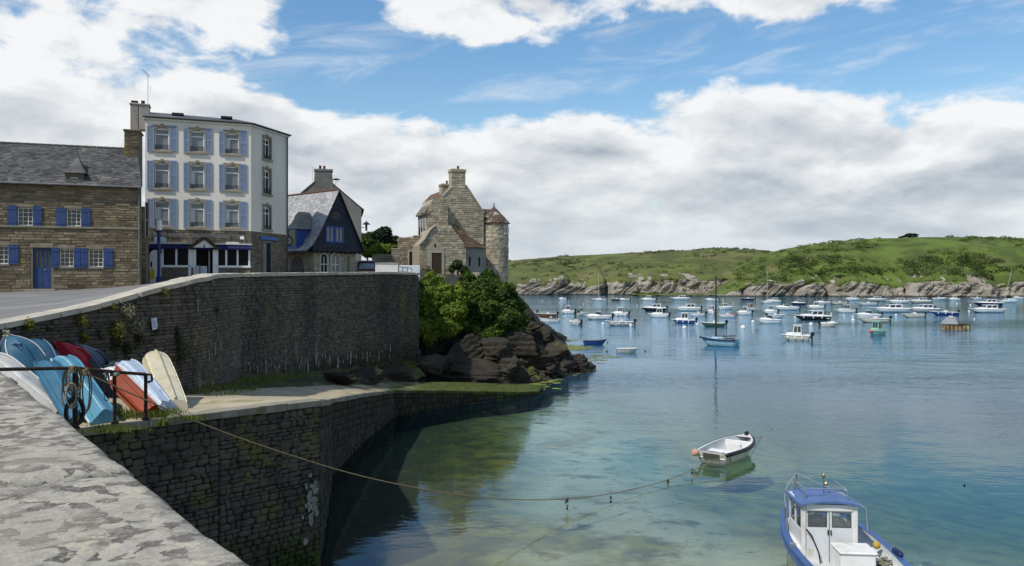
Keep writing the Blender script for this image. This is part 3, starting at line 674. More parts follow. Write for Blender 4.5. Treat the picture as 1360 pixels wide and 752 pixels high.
# ------------------------------------------------------------------ foliage
def leaves(name, lobes, n, size, mat, seed, parent=None, flat=.6, hang=0.0, inner=.55, asp=.55):
    """leaf-sized faces through the volume of several lobes (cx,cy,cz,rx,ry,rz,weight)"""
    rs = np.random.RandomState(seed); L = np.array(lobes, float); w = L[:, 6] * (L[:, 3] * L[:, 5]) ; w /= w.sum()
    k = rs.choice(len(L), n, p=w); d = rs.normal(size=(n, 3)); d /= np.linalg.norm(d, axis=1)[:, None]
    rr = inner + (1 - inner) * rs.rand(n) ** .6; rr *= 1 + .16 * (fbm(d[:, 0] * 2.3 + k * 3.1, d[:, 2] * 2.3 + d[:, 1], 3, seed)) * 2
    c = L[k, :3] + d * L[k, 3:6] * rr[:, None]
    nrm = d + rs.normal(size=(n, 3)) * flat; nrm[:, 2] += .35; nrm /= np.linalg.norm(nrm, axis=1)[:, None]
    a = np.cross(nrm, rs.normal(size=(n, 3))); a /= np.linalg.norm(a, axis=1)[:, None]; b = np.cross(nrm, a)
    if hang: a[:, 2] -= hang; a /= np.linalg.norm(a, axis=1)[:, None]
    s = size * (.55 + .9 * rs.rand(n))[:, None]
    V = np.stack([c - a * s, c + b * s * asp, c + a * s, c - b * s * asp], 1).reshape(-1, 3)
    Q = np.arange(n * 4).reshape(n, 4)
    return link(name, npmesh(name, V, Q), mat, parent)
def leafmat(name, c1, c2, c3=None, sc=.5, isl=.3):
    return mk(name, c1, c2, sc, .75, island=isl, c3=c3, c3lo=.55, c3hi=.7, c3scale=sc * .7, transl=.25, spec=.2)
M['leaf_light'] = leafmat('bush_leaf_light', (.15, .205, .024), (.072, .112, .015), (.21, .25, .034))
M['leaf_dark'] = leafmat('bush_leaf_dark', (.062, .105, .014), (.030, .056, .010), (.10, .145, .019))
M['leaf_pine'] = leafmat('pine_leaf', (.018, .03, .012), (.010, .018, .008))
M['leaf_tree'] = leafmat('garden_leaf', (.045, .075, .018), (.022, .04, .012), (.08, .12, .02))
M['gorse'] = leafmat('gorse_leaf', (.085, .128, .022), (.055, .085, .016), (.11, .15, .028), .05)
M['gorse_dark'] = leafmat('scrub_leaf', (.052, .078, .018), (.034, .050, .014), (.08, .095, .024), .05)
M['bark'] = mk('bark', (.06, .05, .04), (.035, .03, .024), 8, .95, .4, 30)

def scrub(name, H, n, seed, mat, label, lo, hi, size, pr=None):
    """low shrubs in patches over a headland"""
    xs, cy, T, Z = H; rs = np.random.RandomState(seed); lobes = []; tries = 0
    while len(lobes) < n and tries < n * 60:
        tries += 1; i = rs.randint(len(xs)); j = rs.randint(36, 64)
        x, y, z = xs[i], cy[i] + T[i, j], Z[i, j]
        if fbm(x / 38, y / 30, 4, seed + 50) < lo: continue
        if pr and not pr(CX + F * x / y, CY - F * (z - CH) / y): continue
        s = rs.uniform(*size); lobes.append((x, y, z + s * .1, s * rs.uniform(1, 1.9), s * rs.uniform(1, 1.5), s * rs.uniform(.35, .6), 1))
    if not lobes: return
    o = leaves(name, lobes, len(lobes) * hi, .55, mat, seed, inner=.6)
    return tag(o, label, 'scrub', kind='stuff')
scrub('gorse_scrub', HN, 620, 5, M['gorse'], 'green gorse patches spread over the nearer grassy headland', -.08, 30, (.9, 2.6))
scrub('dark_scrub', HN, 330, 15, M['gorse_dark'], 'dark scrub filling the hollows just above the cliffs of the nearer headland', .02, 46, (1.6, 3.4), lambda px, y: y > 341 and 1040 < px)
scrub('heath_scrub', HF, 420, 25, M['gorse_dark'], 'dark heath patches on the farther headland', -.02, 26, (.9, 2.4))
def hedgerow():
    xs, cy, T, Z = HF; rs = np.random.RandomState(8); lob = []
    for px, y, h in [(q, None, 2.2 + 1.4 * math.sin((q - 925) / 70 * math.pi)) for q in np.arange(928, 1002, 1.1)]:
        d = 730 + rs.uniform(-4, 4); p = P(px, 333.5, d); lob.append((p.x, p.y, p.z + rs.uniform(-.6, .6), rs.uniform(1.5, 2.6), 2, h * rs.uniform(.7, 1.2), 1))
    for q in np.arange(858, 925, 1.6):
        p = P(q, 335.8 - (q - 858) * .02, 725); lob.append((p.x, p.y, p.z, 1.6, 1.6, rs.uniform(.5, 1.2), .6))
    tag(leaves('hedgerow', lob, 6500, .6, M['gorse_dark'], 81, inner=.4), 'dark hedge line along the skyline of the farther headland', 'hedge', kind='stuff')
hedgerow()

def tree(name, base, trunk_h, tr, lobes, n, size, mat, label, cat, seed, group=None, lean=(0, 0)):
    t = empty(name, base, 0, label, cat, group); r = random.Random(seed)
    b = MB(); top = Vector((lean[0], lean[1], trunk_h)); b.tube([(0, 0, -.3), tuple(top * .5 + Vector((r.uniform(-.1, .1), 0, 0)) * trunk_h), tuple(top)], [tr, tr * .75, tr * .5], 7)
    for L in lobes[:12]:
        e = Vector(L[:3]); s0 = top * r.uniform(.55, .95); b.tube([tuple(s0), tuple(s0.lerp(e, .5) + Vector((0, 0, -.1 * L[5]))), tuple(e)], [tr * .45, tr * .28, tr * .08], 5)
    b.build('trunk', M['bark'], t); leaves('crown', lobes, n, size, mat, seed, t); return t
p = P(1207, 318.5, 566); r8 = random.Random(2)
tree('windswept_pine', (p.x, p.y, p.z - 1.2), 2.8, .3, [(-5.6, 0, 3.0, 2.2, 2, .45, 1), (-3.2, .4, 3.5, 2.4, 2, .6, 1), (-.8, 0, 4.2, 2.4, 2, .8, 1), (1.2, .5, 4.9, 2.6, 2, .9, 1.2), (3.2, 0, 5.0, 2.2, 2, .7, 1), (5.2, 0, 4.6, 1.9, 1.6, .45, 1), (4.2, 0, 3.6, 2.4, 2, .55, .8), (.6, 0, 3.3, 2.6, 2, .5, .7)], 2600, .42, M['leaf_pine'],
     'lone dark windswept pine on the crest of the nearer headland', 'tree', 33, lean=(.6, 0))
for px, yy, s in ((1172, 319, .8), (767, 341, 1.0), (1003, 336, .9)):
    q = P(px, yy, 566 if px > 1005 else 730); leaves_l = [(0, 0, .7 * s, 1.8 * s, 1.2, .9 * s, 1), (1.3 * s, 0, .5 * s, 1.4 * s, 1.2, .7 * s, 1)]
    tree('skyline_shrub', tuple(q - Vector((0, 0, .6))), .8 * s, .1, leaves_l, 260, .4, M['leaf_pine'], {1172: 'low dark shrub on the skyline beside the windswept pine', 767: 'small dark shrub alone on the skyline of the farther headland', 1003: 'small dark shrub where the two headland crests cross'}[px], 'shrub', 60 + px)

# ------------------------------------------------------------------ rocky point
M['rock'] = mk('shore_rock', (.050, .043, .031), (.020, .018, .014), .5, .9, 1.0, 4.5, island=0, c3=(.10, .088, .062), c3lo=.58, c3hi=.72, c3scale=.4, dist=.08, algae=((.035, .034, .018), .3, 1.4))
M['rock_low'] = mk('tidal_rock', (.048, .041, .029), (.016, .0145, .011), .8, .85, 1.0, 5.0, c3=(.075, .082, .014), c3lo=.58, c3hi=.68, c3scale=.6, dist=.08)
SHORE = [(-14, 57), (-10, 60), (-4, 60.5), (0, 62), (3, 66), (6, 71), (7.3, 74), (6.2, 80), (5, 90), (6, 100), (8, 116)]
def shore_dist(X, Y):
    """distance inland from the shore line (positive on land)"""
    D = np.full(X.shape, 1e9); S = np.zeros(X.shape)
    for (ax, ay), (bx, by) in zip(SHORE, SHORE[1:]):
        dx, dy = bx - ax, by - ay; l2 = dx * dx + dy * dy; t = np.clip(((X - ax) * dx + (Y - ay) * dy) / l2, 0, 1)
        d = np.hypot(X - ax - t * dx, Y - ay - t * dy); s = np.sign(dx * (Y - ay) - dy * (X - ax)); u = d < D
        S = np.where(u, s, S); D = np.where(u, d, D)
    return D * S
def point_h(X, Y):
    d = shore_dist(X, Y) + 1.1 * fbm(X / 3.2, Y / 3.2, 4, 71)
    h = np.interp(d, [-6, -1, 0, 1.5, 4, 6.2, 9, 12, 16], [-3, -.8, -.1, .8, 2.8, 5.3, 7.6, 8.8, 9.2])
    rough = np.clip(1 - np.abs(d - 4) / 7, 0, 1)
    s = (X * .8 + Y * .25 - h * .5) / 1.7; ph = s - np.floor(s)
    h = h + rough * (1.1 * fbm(X / 2.1, Y / 2.1, 5, 72) + .75 * (ph - .5) * (.4 + vnoise(np.floor(s), np.floor(s) * 0, 5)))
    return np.where(d > 13, np.minimum(h, 9.25), h)
xs = np.arange(-24, 14, .26); ys = np.arange(54, 116, .36); X, Y = np.meshgrid(xs, ys, indexing='ij'); Zp = point_h(X, Y)
tag(link('rocky_point', gridmesh('rocky_point', X, Y, Zp), M['rock']), kind='structure')
def zpt(x, y): return float(point_h(np.array([float(x)]), np.array([float(y)]))[0])

def boulder_mesh(seed, sub=4):
    """angular, bedded rock: a ball cut by many planes, then stepped along its bedding and roughened"""
    r = random.Random(seed); bm = bmesh.new(); bmesh.ops.create_icosphere(bm, subdivisions=sub, radius=1)
    planes = []
    for _ in range(16):
        n = Vector((r.gauss(0, 1), r.gauss(0, 1), r.gauss(0, .7))).normalized(); planes.append((n, r.uniform(.42, .85)))
    bed = Vector((r.uniform(-.6, .2), r.uniform(-.3, .3), 1)).normalized(); fr = r.uniform(2.2, 3.6)
    for v in bm.verts:
        c = v.co.copy()
        for n, d in planes:
            k = c.dot(n)
            if k > d: c -= n * (k - d)
        q = c.dot(bed) * fr + .35 * float(fbm(c.x * 1.5 + seed, c.y * 1.5, 2, seed)); ph = q - math.floor(q)
        side = Vector((c.x, c.y, 0)); c += side * (.16 * (ph - .5)) * (.4 + float(vhash(int(math.floor(q)) + 40, seed, 3)))
        rr = 1 - abs(float(fbm(c.x * 2.6 + seed, c.y * 2.6 + c.z * 1.9, 4, seed))) * 2
        c *= 1 + .10 * rr + .05 * float(fbm(c.x * 7 + seed, c.y * 7 + c.z * 6, 3, seed + 5)); v.co = c * 1.12
    me = bpy.data.meshes.new('boulder'); bm.to_mesh(me); bm.free(); return me
BM_ = [boulder_mesh(i) for i in range(9)]
def boulders():
    r = random.Random(21)
    for me in BM_: me.materials.append(M['rock_low'])
    spec = [  # px, py centre, depth, half sizes x y z, label
        (632, 500, 62.0, 3.6, 2.2, 1.15, 'long dark slab of rock lying behind the end of the slipway'),
        (590, 493, 61.5, 1.6, 1.4, .8, 'rounded dark rock beside the long slab behind the slipway'),
        (668, 489, 63.0, 1.7, 1.4, .9, 'dark rock leaning on the right end of the long slab'),
        (762, 488, 72.0, 1.8, 1.5, 1.0, 'low green weeded rock at the very tip of the point'),
        (745, 486, 70.5, 1.6, 1.4, 1.1, 'weedy rock next to the tip of the point'),
        (715, 478, 67.5, 2.2, 1.7, 1.1, 'big dark boulder halfway along the foot of the point'),
        (738, 468, 70.5, 1.7, 1.5, .9, 'jutting dark rock on the ridge above the tip'),
        (720, 452, 72.5, 1.5, 1.5, 1.0, 'blocky rock on the spine of the point'),
        (706, 437, 74.0, 1.3, 1.4, 1.0, 'tall rock high on the point beside the bushes'),
        (699, 420, 76.0, .9, 1.2, .8, 'topmost rock of the point against the water'),
        (690, 462, 66.5, 2.0, 1.5, 1.1, 'dark boulder below the right hand bush'),
        (655, 470, 63.5, 1.9, 1.5, 1.1, 'dark rock under the bush between wall and point'),
        (620, 468, 63.0, 1.7, 1.4, 1.2, 'dark rock under the light green bush'),
        (560, 486, 57.5, 2.0, 1.5, 1.0, 'mossy dark rock at the foot of the wall end'),
        (540, 476, 57.0, 1.5, 1.3, 1.2, 'rock wedged against the end of the sea wall'),
        (515, 500, 52.0, 2.4, 1.2, .8, 'low dark rock added in place of the shaded bank between slipway and sea wall'),  # this and the next two dark rocks stand in for a shaded bank
        (480, 503, 46.5, 1.7, .9, .55, 'flat dark rock added in place of the shaded bank at the back edge of the slipway'),
        (455, 503, 43.0, 1.2, .8, .4, 'small flat dark rock added in place of the shaded bank near the lime stained wall'),
        (605, 480, 61.5, 1.3, 1.0, .8, 'small dark rock above the long slab'),
        (700, 500, 66.0, 1.6, 1.3, .55, 'low flat weedy rock at the water by the slipway end'),
        (725, 494, 67.5, 1.3, 1.2, .6, 'small weedy rock in the shallows of the point'),
        (680, 503, 64.0, 1.3, 1.0, .5, 'flat weedy rock beside the green end of the slipway')]
    for i, (px, py, d, sx, sy, sz, lab) in enumerate(spec):
        p = P(px, py, d); o = bpy.data.objects.new('boulder', BM_[i % 9]); COL.objects.link(o); o.location = p; o.scale = (sx, sy, sz); o.rotation_euler = (r.uniform(-.2, .2), r.uniform(-.25, .25), r.uniform(-.6, .6))
        tag(o, lab, 'rock', 'rocks of the point')
    # loose stones among them: too many to count
    st = MB(); small = [boulder_mesh(50 + i, 1) for i in range(5)]
    n = 0
    while n < 520:
        x, y = r.uniform(-12, 9), r.uniform(56, 78); d = float(shore_dist(np.array([x]), np.array([y]))[0])
        if not -1.2 < d < 5: continue
        s = r.uniform(.18, .75); z = zpt(x, y); me = small[n % 5]
        Mx = Matrix.Translation((x, y, z + s * .1)) @ Matrix.Rotation(r.uniform(0, 6), 4, 'Z') @ Matrix.Diagonal((s * r.uniform(.8, 1.8), s, s * r.uniform(.4, .9), 1))
        st.add([v.co for v in me.vertices], [tuple(q.vertices) for q in me.polygons], Mx); n += 1
    tag(link('loose_rocks', st.mesh('loose_rocks'), M['rock_low']), 'loose dark stones strewn along the foot of the point', 'rocks', kind='stuff')
boulders()

def big_bush(name, spec, n, size, mat, label, seed):
    """spec: pixel blobs (px,py,depth,r_px)"""
    P0 = P(spec[0][0], 455, spec[0][2]); t = empty(name, (P0.x, P0.y, zpt(P0.x, P0.y) - .2), 0, label, 'bush'); o = Vector(t.location); r = random.Random(seed); lob = []
    for px, py, d, rp in spec:
        c = P(px, py, d) - o; k = rp * d / F; lob.append((c.x, c.y, c.z, k, k * 1.05, k * .85, 1))
        for _ in range(5):   # sub clumps give the outline its bumps
            a = Vector((r.gauss(0, 1), r.gauss(0, 1) - .5, r.gauss(0, 1) + .3)).normalized() * k * r.uniform(.6, .95); s = k * r.uniform(.32, .55)
            lob.append((c.x + a.x, c.y + a.y, c.z + a.z, s * 1.1, s, s * .8, .9))
    b = MB()
    for L in lob[::2]:
        e = Vector(L[:3]); b.tube([(r.uniform(-.4, .4), r.uniform(-.4, .4), -.2), tuple(e * .5 + Vector((0, 0, -.2))), tuple(e)], [.09, .06, .02], 5)
    b.build('stems', M['bark'], t); leaves('foliage', lob, n, size, mat, seed, t, flat=.7, hang=.15, inner=.35); return t
big_bush('bush', [(562, 410, 63, 20), (545, 395, 62.5, 17), (585, 395, 64, 22), (600, 415, 63.5, 20), (560, 435, 62, 17), (590, 435, 62.5, 18), (540, 425, 61.5, 12), (575, 378, 65, 15), (612, 392, 64.5, 15), (538, 445, 61, 10), (570, 448, 61.5, 10)], 34000, .17, M['leaf_light'],
         'light green feathery bush at the end of the sea wall', 71)
big_bush('bush', [(640, 390, 68, 26), (665, 395, 68.5, 24), (640, 418, 66.5, 24), (668, 420, 67, 22), (622, 372, 69, 12), (648, 372, 69, 13), (680, 405, 69, 14), (655, 440, 66, 16), (688, 425, 69, 13), (628, 435, 65.5, 13), (682, 440, 67.5, 12), (686, 408, 70, 12)], 40000, .17, M['leaf_dark'],
         'large deep green bush on the rocks below the turreted manor', 72)
big_bush('bush', [(636, 447, 64.5, 7), (632, 440, 64.6, 5)], 1500, .13, M['leaf_light'], 'small yellow green bush on the rocks under the deep green one', 73)
big_bush('bush', [(607, 352, 88, 7), (600, 357, 88, 5), (616, 358, 88, 6)], 1800, .15, M['leaf_tree'], 'small dark shrub beside the steps of the manor porch', 74)
big_bush('bush', [(568, 358, 82, 5), (563, 361, 82, 4)], 900, .13, mk('grey_leaf', (.22, .22, .12), (.14, .15, .08), 1, .8, island=.3, transl=.2), 'pale grey green shrub by the manor wall corner', 75)
# ------------------------------------------------------------------ building helpers
class Frame:
    """a building's local frame: x along its front, -y out of the front, z up, on an Empty at its base"""
    def __init__(s, name, x, y, z, ang, label, cat, group=None):
        s.o = Vector((x, y, z)); s.ang = ang; s.ex = Vector((math.cos(ang), math.sin(ang), 0)); s.ey = Vector((-math.sin(ang), math.cos(ang), 0))
        s.root = empty(name, (x, y, z), ang, label, cat, group)
    def uv(s, px, py, off=0.0):
        d = Vector(((px - CX) / F, 1, -(py - CY) / F)); c = Vector((0, 0, CH)); t = ((s.o - c).dot(s.ey) + off) / d.dot(s.ey); p = c + d * t - s.o
        return p.dot(s.ex), p.z
    def rect(s, x0, y0, x1, y1, off=0.0):
        ua, zb = s.uv(x0, y1, off); ub, za = s.uv(x1, y0, off); u2, z2 = s.uv(x1, y1, off); u3, z3 = s.uv(x0, y0, off)
        return (ua, ub, (zb + z2) / 2, (za + z3) / 2)

def shell(mb, u0, u1, z0, z1, ops, y0=0.0, depth=.3):
    """front wall sheet with openings and their reveals"""
    us = sorted({u0, u1} | {q for o in ops for q in (o[0], o[1]) if u0 < q < u1}); zs = sorted({z0, z1} | {q for o in ops for q in (o[2], o[3]) if z0 < q < z1})
    for a, b in zip(us, us[1:]):
        for c, d in zip(zs, zs[1:]):
            m, n = (a + b) / 2, (c + d) / 2
            if any(o[0] < m < o[1] and o[2] < n < o[3] for o in ops): continue
            mb.quad((a, y0, c), (b, y0, c), (b, y0, d), (a, y0, d))
    for a, b, c, d in ops:
        e = y0 + depth
        mb.quad((a, y0, c), (a, e, c), (a, e, d), (a, y0, d)); mb.quad((b, y0, c), (b, y0, d), (b, e, d), (b, e, c))
        mb.quad((a, y0, c), (b, y0, c), (b, e, c), (a, e, c)); mb.quad((a, y0, d), (a, e, d), (b, e, d), (b, y0, d))

def stones(mb, lim, z0, z1, course, lens, y, ops, r, proud=.035, T=None):
    """courses of separate stones on the plane y; lim(z) gives the left and right ends at height z"""
    z = z0
    while z < z1 - .05:
        h = min(course * r.uniform(.75, 1.25), z1 - z); a, b = lim(z + h / 2)
        segs = [(a, b)]
        for o in ops:
            if o[2] < z + h and o[3] > z: segs = [q for s_, e_ in segs for q in ((s_, min(e_, o[0])), (max(s_, o[1]), e_)) if q[1] - q[0] > .04]
        for s_, e_ in segs:
            x = s_
            while x < e_ - .02:
                L = min(r.uniform(*lens), e_ - x)
                if e_ - x - L < lens[0] * .5: L = e_ - x
                g = .011; p = proud * r.uniform(.25, 1.1); j = lambda: r.uniform(-.008, .008); bv = .014
                fr = [(x + g + bv + j(), y - p + j(), z + g + bv + j()), (x + L - g - bv + j(), y - p + j(), z + g + bv + j()), (x + L - g - bv + j(), y - p + j(), z + h - g - bv + j()), (x + g + bv + j(), y - p + j(), z + h - g - bv + j())]
                bk = [(x + g, y + .02, z + g), (x + L - g, y + .02, z + g), (x + L - g, y + .02, z + h - g), (x + g, y + .02, z + h - g)]
                mb.add(fr + bk, [(0, 1, 2, 3), (0, 4, 5, 1), (1, 5, 6, 2), (2, 6, 7, 3), (3, 7, 4, 0)], T); x += L
        z += h
def slates(mb, a, b, c, d, row, wid, r, lift=.02):
    """rows of overlapping slates on the quad a-b (eave, left to right) to d-c (ridge)"""
    a, b, c, d = map(Vector, (a, b, c, d)); H = ((d - a).length + (c - b).length) / 2; n = max(2, int(H / row)); nv = (b - a).cross(d - a).normalized()
    for i in range(n):
        f0, f1 = i / n, min(1.0, (i + 1.35) / n); l0, r0, l1, r1 = a.lerp(d, f0), b.lerp(c, f0), a.lerp(d, f1), b.lerp(c, f1); W = (r0 - l0).length; x = -r.uniform(0, wid)
        while x < W:
            w = wid * r.uniform(.8, 1.2); s0, s1 = max(0, x) / W if W else 0, min(W, x + w) / W if W else 0; x += w
            if s1 - s0 < .002: continue
            k = nv * (lift * r.uniform(.7, 1.5)); t = nv * .004; dn = (l0 - l1).normalized() * r.uniform(-.015, .02); s1 -= .004 / max(W, .1)
            p0, p1, p2, p3 = l0.lerp(r0, s0) + k + dn, l0.lerp(r0, s1) + k + dn, l1.lerp(r1, s1) + t, l1.lerp(r1, s0) + t
            mb.add([p0, p1, p2, p3, p0 - k, p1 - k], [(0, 1, 2, 3), (4, 5, 1, 0)])
def window(root, o, y, frame, pane, nx, nz, bar=.05, edge=.07, name='window', thick=.06, top=None):
    """frame with glazing bars set in an opening, pane behind; top adds a heavier transom at that share of the height"""
    a, b, c, d = o; w = MB(); w.box(a, a + edge, y, y + thick, c, d); w.box(b - edge, b, y, y + thick, c, d); w.box(a + edge, b - edge, y, y + thick, c, c + edge); w.box(a + edge, b - edge, y, y + thick, d - edge, d)
    for i in range(1, nx):
        x = a + (b - a) * i / nx; w.box(x - bar / 2, x + bar / 2, y + .006, y + thick - .006, c + edge, d - edge)
    for i in range(1, nz):
        z = c + (d - c) * i / nz; w.box(a + edge, b - edge, y + .012, y + thick - .012, z - bar / 2, z + bar / 2)
    if top: z = c + (d - c) * top; w.box(a + edge, b - edge, y + .003, y + thick - .003, z - bar * .8, z + bar * .8)
    f = w.build(name, frame, root); MB().box(a + .01, b - .01, y + thick + .004, y + thick + .02, c + .01, d - .01).build('pane', pane, f); return f
def shutter(root, o, y, mat, louv=False, planks=4):
    a, b, c, d = o; s = MB()
    if louv:
        s.box(a, a + .07, y - .045, y, c, d); s.box(b - .07, b, y - .045, y, c, d)
        for f in (0, .5, 1):
            z = c + (d - c - .1) * f; s.box(a + .07, b - .07, y - .043, y - .002, z, z + .1)
        z = c + .12
        while z < d - .12:
            s.add([(a + .07, y - .008, z + .05), (b - .07, y - .008, z + .05), (b - .07, y - .038, z), (a + .07, y - .038, z)], [(0, 1, 2, 3)]); z += .062
    else:
        k = (b - a) / planks
        for i in range(planks): s.box(a + i * k + .004, a + (i + 1) * k - .004, y - .035, y, c, d)
        for f in (.15, .8): z = c + (d - c) * f; s.box(a + .02, b - .02, y - .055, y - .036, z, z + .07)
    return s.build('shutter', mat, root)
def pot(root, x, y, z, r=.13, h=.4): MB().lathe([(r * .9, 0), (r, h * .1), (r * .85, h * .8), (r * 1.1, h), (r * .7, h * 1.02)], 10, (x, y, z)).build('chimney_pot', M['terracotta'], root, True)
def text_mesh(body, size, extrude=.01):
    cu = bpy.data.curves.new('lettering', 'FONT'); cu.body = body; cu.size = size; cu.extrude = extrude; cu.align_x = 'CENTER'; cu.align_y = 'CENTER'
    ob = bpy.data.objects.new('lettering', cu); COL.objects.link(ob); dg = bpy.context.evaluated_depsgraph_get()
    me = bpy.data.meshes.new_from_object(ob.evaluated_get(dg)); bpy.data.objects.remove(ob); return me

# ------------------------------------------------------------------ long stone house with blue shutters
def stone_house():
    r = random.Random(31); yl, yr = 45.0, 47.3; xl, xr = (0 - CX) / F * yl, (187 - CX) / F * yr
    f = Frame('stone_house', xr, yr, 7.55, math.atan2(yr - yl, xr - xl), 'long brown stone house with deep blue shutters, blue door and slate roof', 'house')
    R_ = f.root; U0 = -13.5; ze = f.uv(100, 244.5)[1]; zr = f.uv(100, 194.5, 3.4)[1]
    wins = [f.rect(23, 276, 43.5, 299.5), f.rect(88, 278, 107.5, 300.3), f.rect(-9, 326.5, 11, 350.5), f.rect(79, 331, 98, 354), f.rect(117, 331.5, 137, 354.5)]
    wins.append((U0 + 1.0, U0 + 1.9, wins[0][2], wins[0][3]))
    door = f.rect(43.5, 329.5, 68, 375.5); door = (door[0], door[1], .12, door[3])
    ops = wins + [door]
    core = MB(); bk = -1.35; rk = -.66   # the right end wall runs back at an angle
    core.tbox([(U0, .32, -.6), (-.06, .32, -.6), (bk, 7, -.6), (U0, 7, -.6)], [(U0, .32, ze), (-.06, .32, ze), (bk, 7, ze), (U0, 7, ze)])
    core.add([(-.06, .32, ze), (bk, 7, ze), (rk, 3.4, zr), (U0, .32, ze), (U0, 7, ze), (U0, 3.4, zr)], [(0, 1, 2), (3, 5, 4), (0, 2, 5, 3), (1, 4, 5, 2), (0, 3, 4, 1)])
    core.build('wall_core', M['house_mortar'], R_)
    w = MB(); shell(w, U0, 0, -.6, ze, ops, 0, .33); w.box(-.002, 0, .001, .32, -.6, ze); w.build('front_wall', M['house_mortar'], R_)
    frames = [(o[0] - .10, o[1] + .10, o[2] - .12, o[3] + .20) for o in wins] + [(door[0] - .1, door[1] + .1, -.6, door[3] + .25)]
    st = MB(); stones(st, lambda z: (U0, 0), -.5, ze - .02, .155, (.28, .85), 0, frames, r, .04); tag(st.build('stone_facing', M['house_stone'], R_), kind='stuff')
    ht = mk('house_trim', (.24, .21, .155), (.16, .14, .11), 3, .95, .2, island=.15)
    for o in wins:
        for nm, q in (('lintel', (o[0] - .10, o[1] + .10, -.05, .20, o[3] + .01, o[3] + .20)), ('sill', (o[0] - .10, o[1] + .10, -.07, .20, o[2] - .12, o[2] - .01)), ('jamb', (o[0] - .10, o[0] - .005, -.035, .1, o[2], o[3])), ('jamb', (o[1] + .005, o[1] + .10, -.035, .1, o[2], o[3]))): MB().bbox(*q, .015).build(nm, ht, R_)
    MB().bbox(door[0] - .12, door[1] + .12, -.05, .2, door[3] + .01, door[3] + .26, .02).build('lintel', ht, R_)
    zc = f.uv(100, 302.5)[1]; MB().bbox(U0, 0, -.10, .02, zc - .06, zc + .06, .02).build('string_course', mk('house_trim', (.2, .18, .13)), R_)
    for i, o in enumerate(wins): window(R_, o, .14, M['white_paint'], M['glass'], 3, 4, .024, .05)
    b = M['blue_deep']
    for q in ((10, 273, 23, 300), (44, 274, 56, 301), (75, 276, 87.6, 302), (108, 276.5, 120.5, 302), (11.6, 325, 25, 351), (68.4, 329, 78.6, 355.5), (98.2, 329.5, 107.2, 356), (107.6, 329.5, 116.6, 356), (138, 330, 150, 356)):
        shutter(R_, f.rect(*q), -.06, b, planks=3)
    # door: leaf with lights above
    d = MB(); a0, b0, c0, d0 = door; m = (a0 + b0) / 2; zh = c0 + (d0 - c0) * .52
    for s0, s1 in ((a0 + .06, m - .01), (m + .01, b0 - .06)):
        d.box(s0, s1, .15, .20, c0, zh); d.box(s0 + .08, s1 - .08, .14, .149, c0 + .12, zh - .1)
        for x in (s0, (s0 + s1) / 2 - .03, s1 - .06): d.box(x, x + .06, .15, .2, zh, d0 - .08)
        d.box(s0, s1, .151, .199, d0 - .14, d0 - .06)
    d.box(a0, a0 + .06, .12, .2, c0, d0); d.box(b0 - .06, b0, .12, .2, c0, d0); d.box(a0 + .06, b0 - .06, .12, .2, d0 - .06, d0)
    dd = d.build('door', b, R_); MB().box(a0 + .06, b0 - .06, .185, .20, zh + .01, d0 - .15).build('pane', M['glass'], dd)
    MB().tube([(m + .08, .13, zh - .1), (m + .08, .08, zh - .1), (m + .18, .08, zh - .1)], .012, 6).build('handle', M['steel'], dd)
    MB().bbox(door[0] - .3, door[1] + .3, -.5, .1, -.5, .1, .02).build('door_step', M['trim'], R_)
    # roof
    rb = MB(); rb.quad((U0 - .2, -.28, ze - .06), (.06, -.28, ze - .06), (rk + .05, 3.4, zr), (U0 - .2, 3.4, zr)); rb.quad((U0 - .2, 7.2, ze - .06), (bk + .05, 7.2, ze - .06), (rk + .05, 3.4, zr), (U0 - .2, 3.4, zr))
    roof = rb.build('roof', M['slate'], R_)
    sl = MB(); slates(sl, (U0 - .2, -.30, ze - .05), (.08, -.30, ze - .05), (rk + .07, 3.4, zr + .01), (U0 - .2, 3.4, zr + .01), .145, .24, r, .028); tag(sl.build('slates', M['slate'], roof), kind='stuff')
    rd = MB(); x = U0 - .2
    while x < rk - .3: rd.bbox(x + .005, x + .395, 3.28, 3.52, zr - .04, zr + .07, .03); x += .4
    rd.build('ridge_tiles', mk('ridge_tile', (.13, .125, .115), (.08, .078, .072), 4, .9), roof)
    g = MB(); g.tube([(U0, -.36, ze - .08), (.05, -.36, ze - .10)], .06, 8); g.tube([(-.08, -.36, ze - .1), (-.08, -.09, ze - .5), (-.08, -.09, 0)], .045, 8); g.build('gutter', mk('zinc_gutter', (.16, .16, .16), (.1, .1, .1), 3, .5), R_)
    # dormer with its bell-shaped roof
    u0, u1, z0, z1 = f.rect(84, 230, 114, 247, 0.05); uc = (u0 + u1) / 2; za = f.uv(98.3, 205, .9)[1]
    dm = MB(); dw = f.rect(93, 235.5, 103.5, 245.3, 0.0); shell(dm, u0 + .1, u1 - .1, ze - .1, z1, [dw], 0.02, .15); dm.box(u0 + .1, u1 - .1, .17, 2.6, ze - .1, z1)
    dmo = dm.build('dormer', mk('dormer_render', (.12, .11, .095), (.08, .073, .063), 2, .95), R_)
    window(dmo, dw, .08, M['white_paint'], M['glass'], 3, 3, .03, .05); 
    rr = MB(); prof = [(1.0, 0), (.80, .16), (.52, .36), (.30, .60), (.14, .82), (.03, 1.0)]; h = za - z1; ring = []
    for k, t in prof: hw = (u1 - u0) / 2 * 1.05 * k; ring.append([(uc - hw, 1.0 - 1.12 * k, z1 + h * t), (uc + hw, 1.0 - 1.12 * k, z1 + h * t), (uc + hw, 1.0 + 1.5 * k, z1 + h * t), (uc - hw, 1.0 + 1.5 * k, z1 + h * t)])
    for q, s in zip(ring, ring[1:]): rr.add(q + s, [(0, 1, 5, 4), (1, 2, 6, 5), (2, 3, 7, 6), (3, 0, 4, 7)])
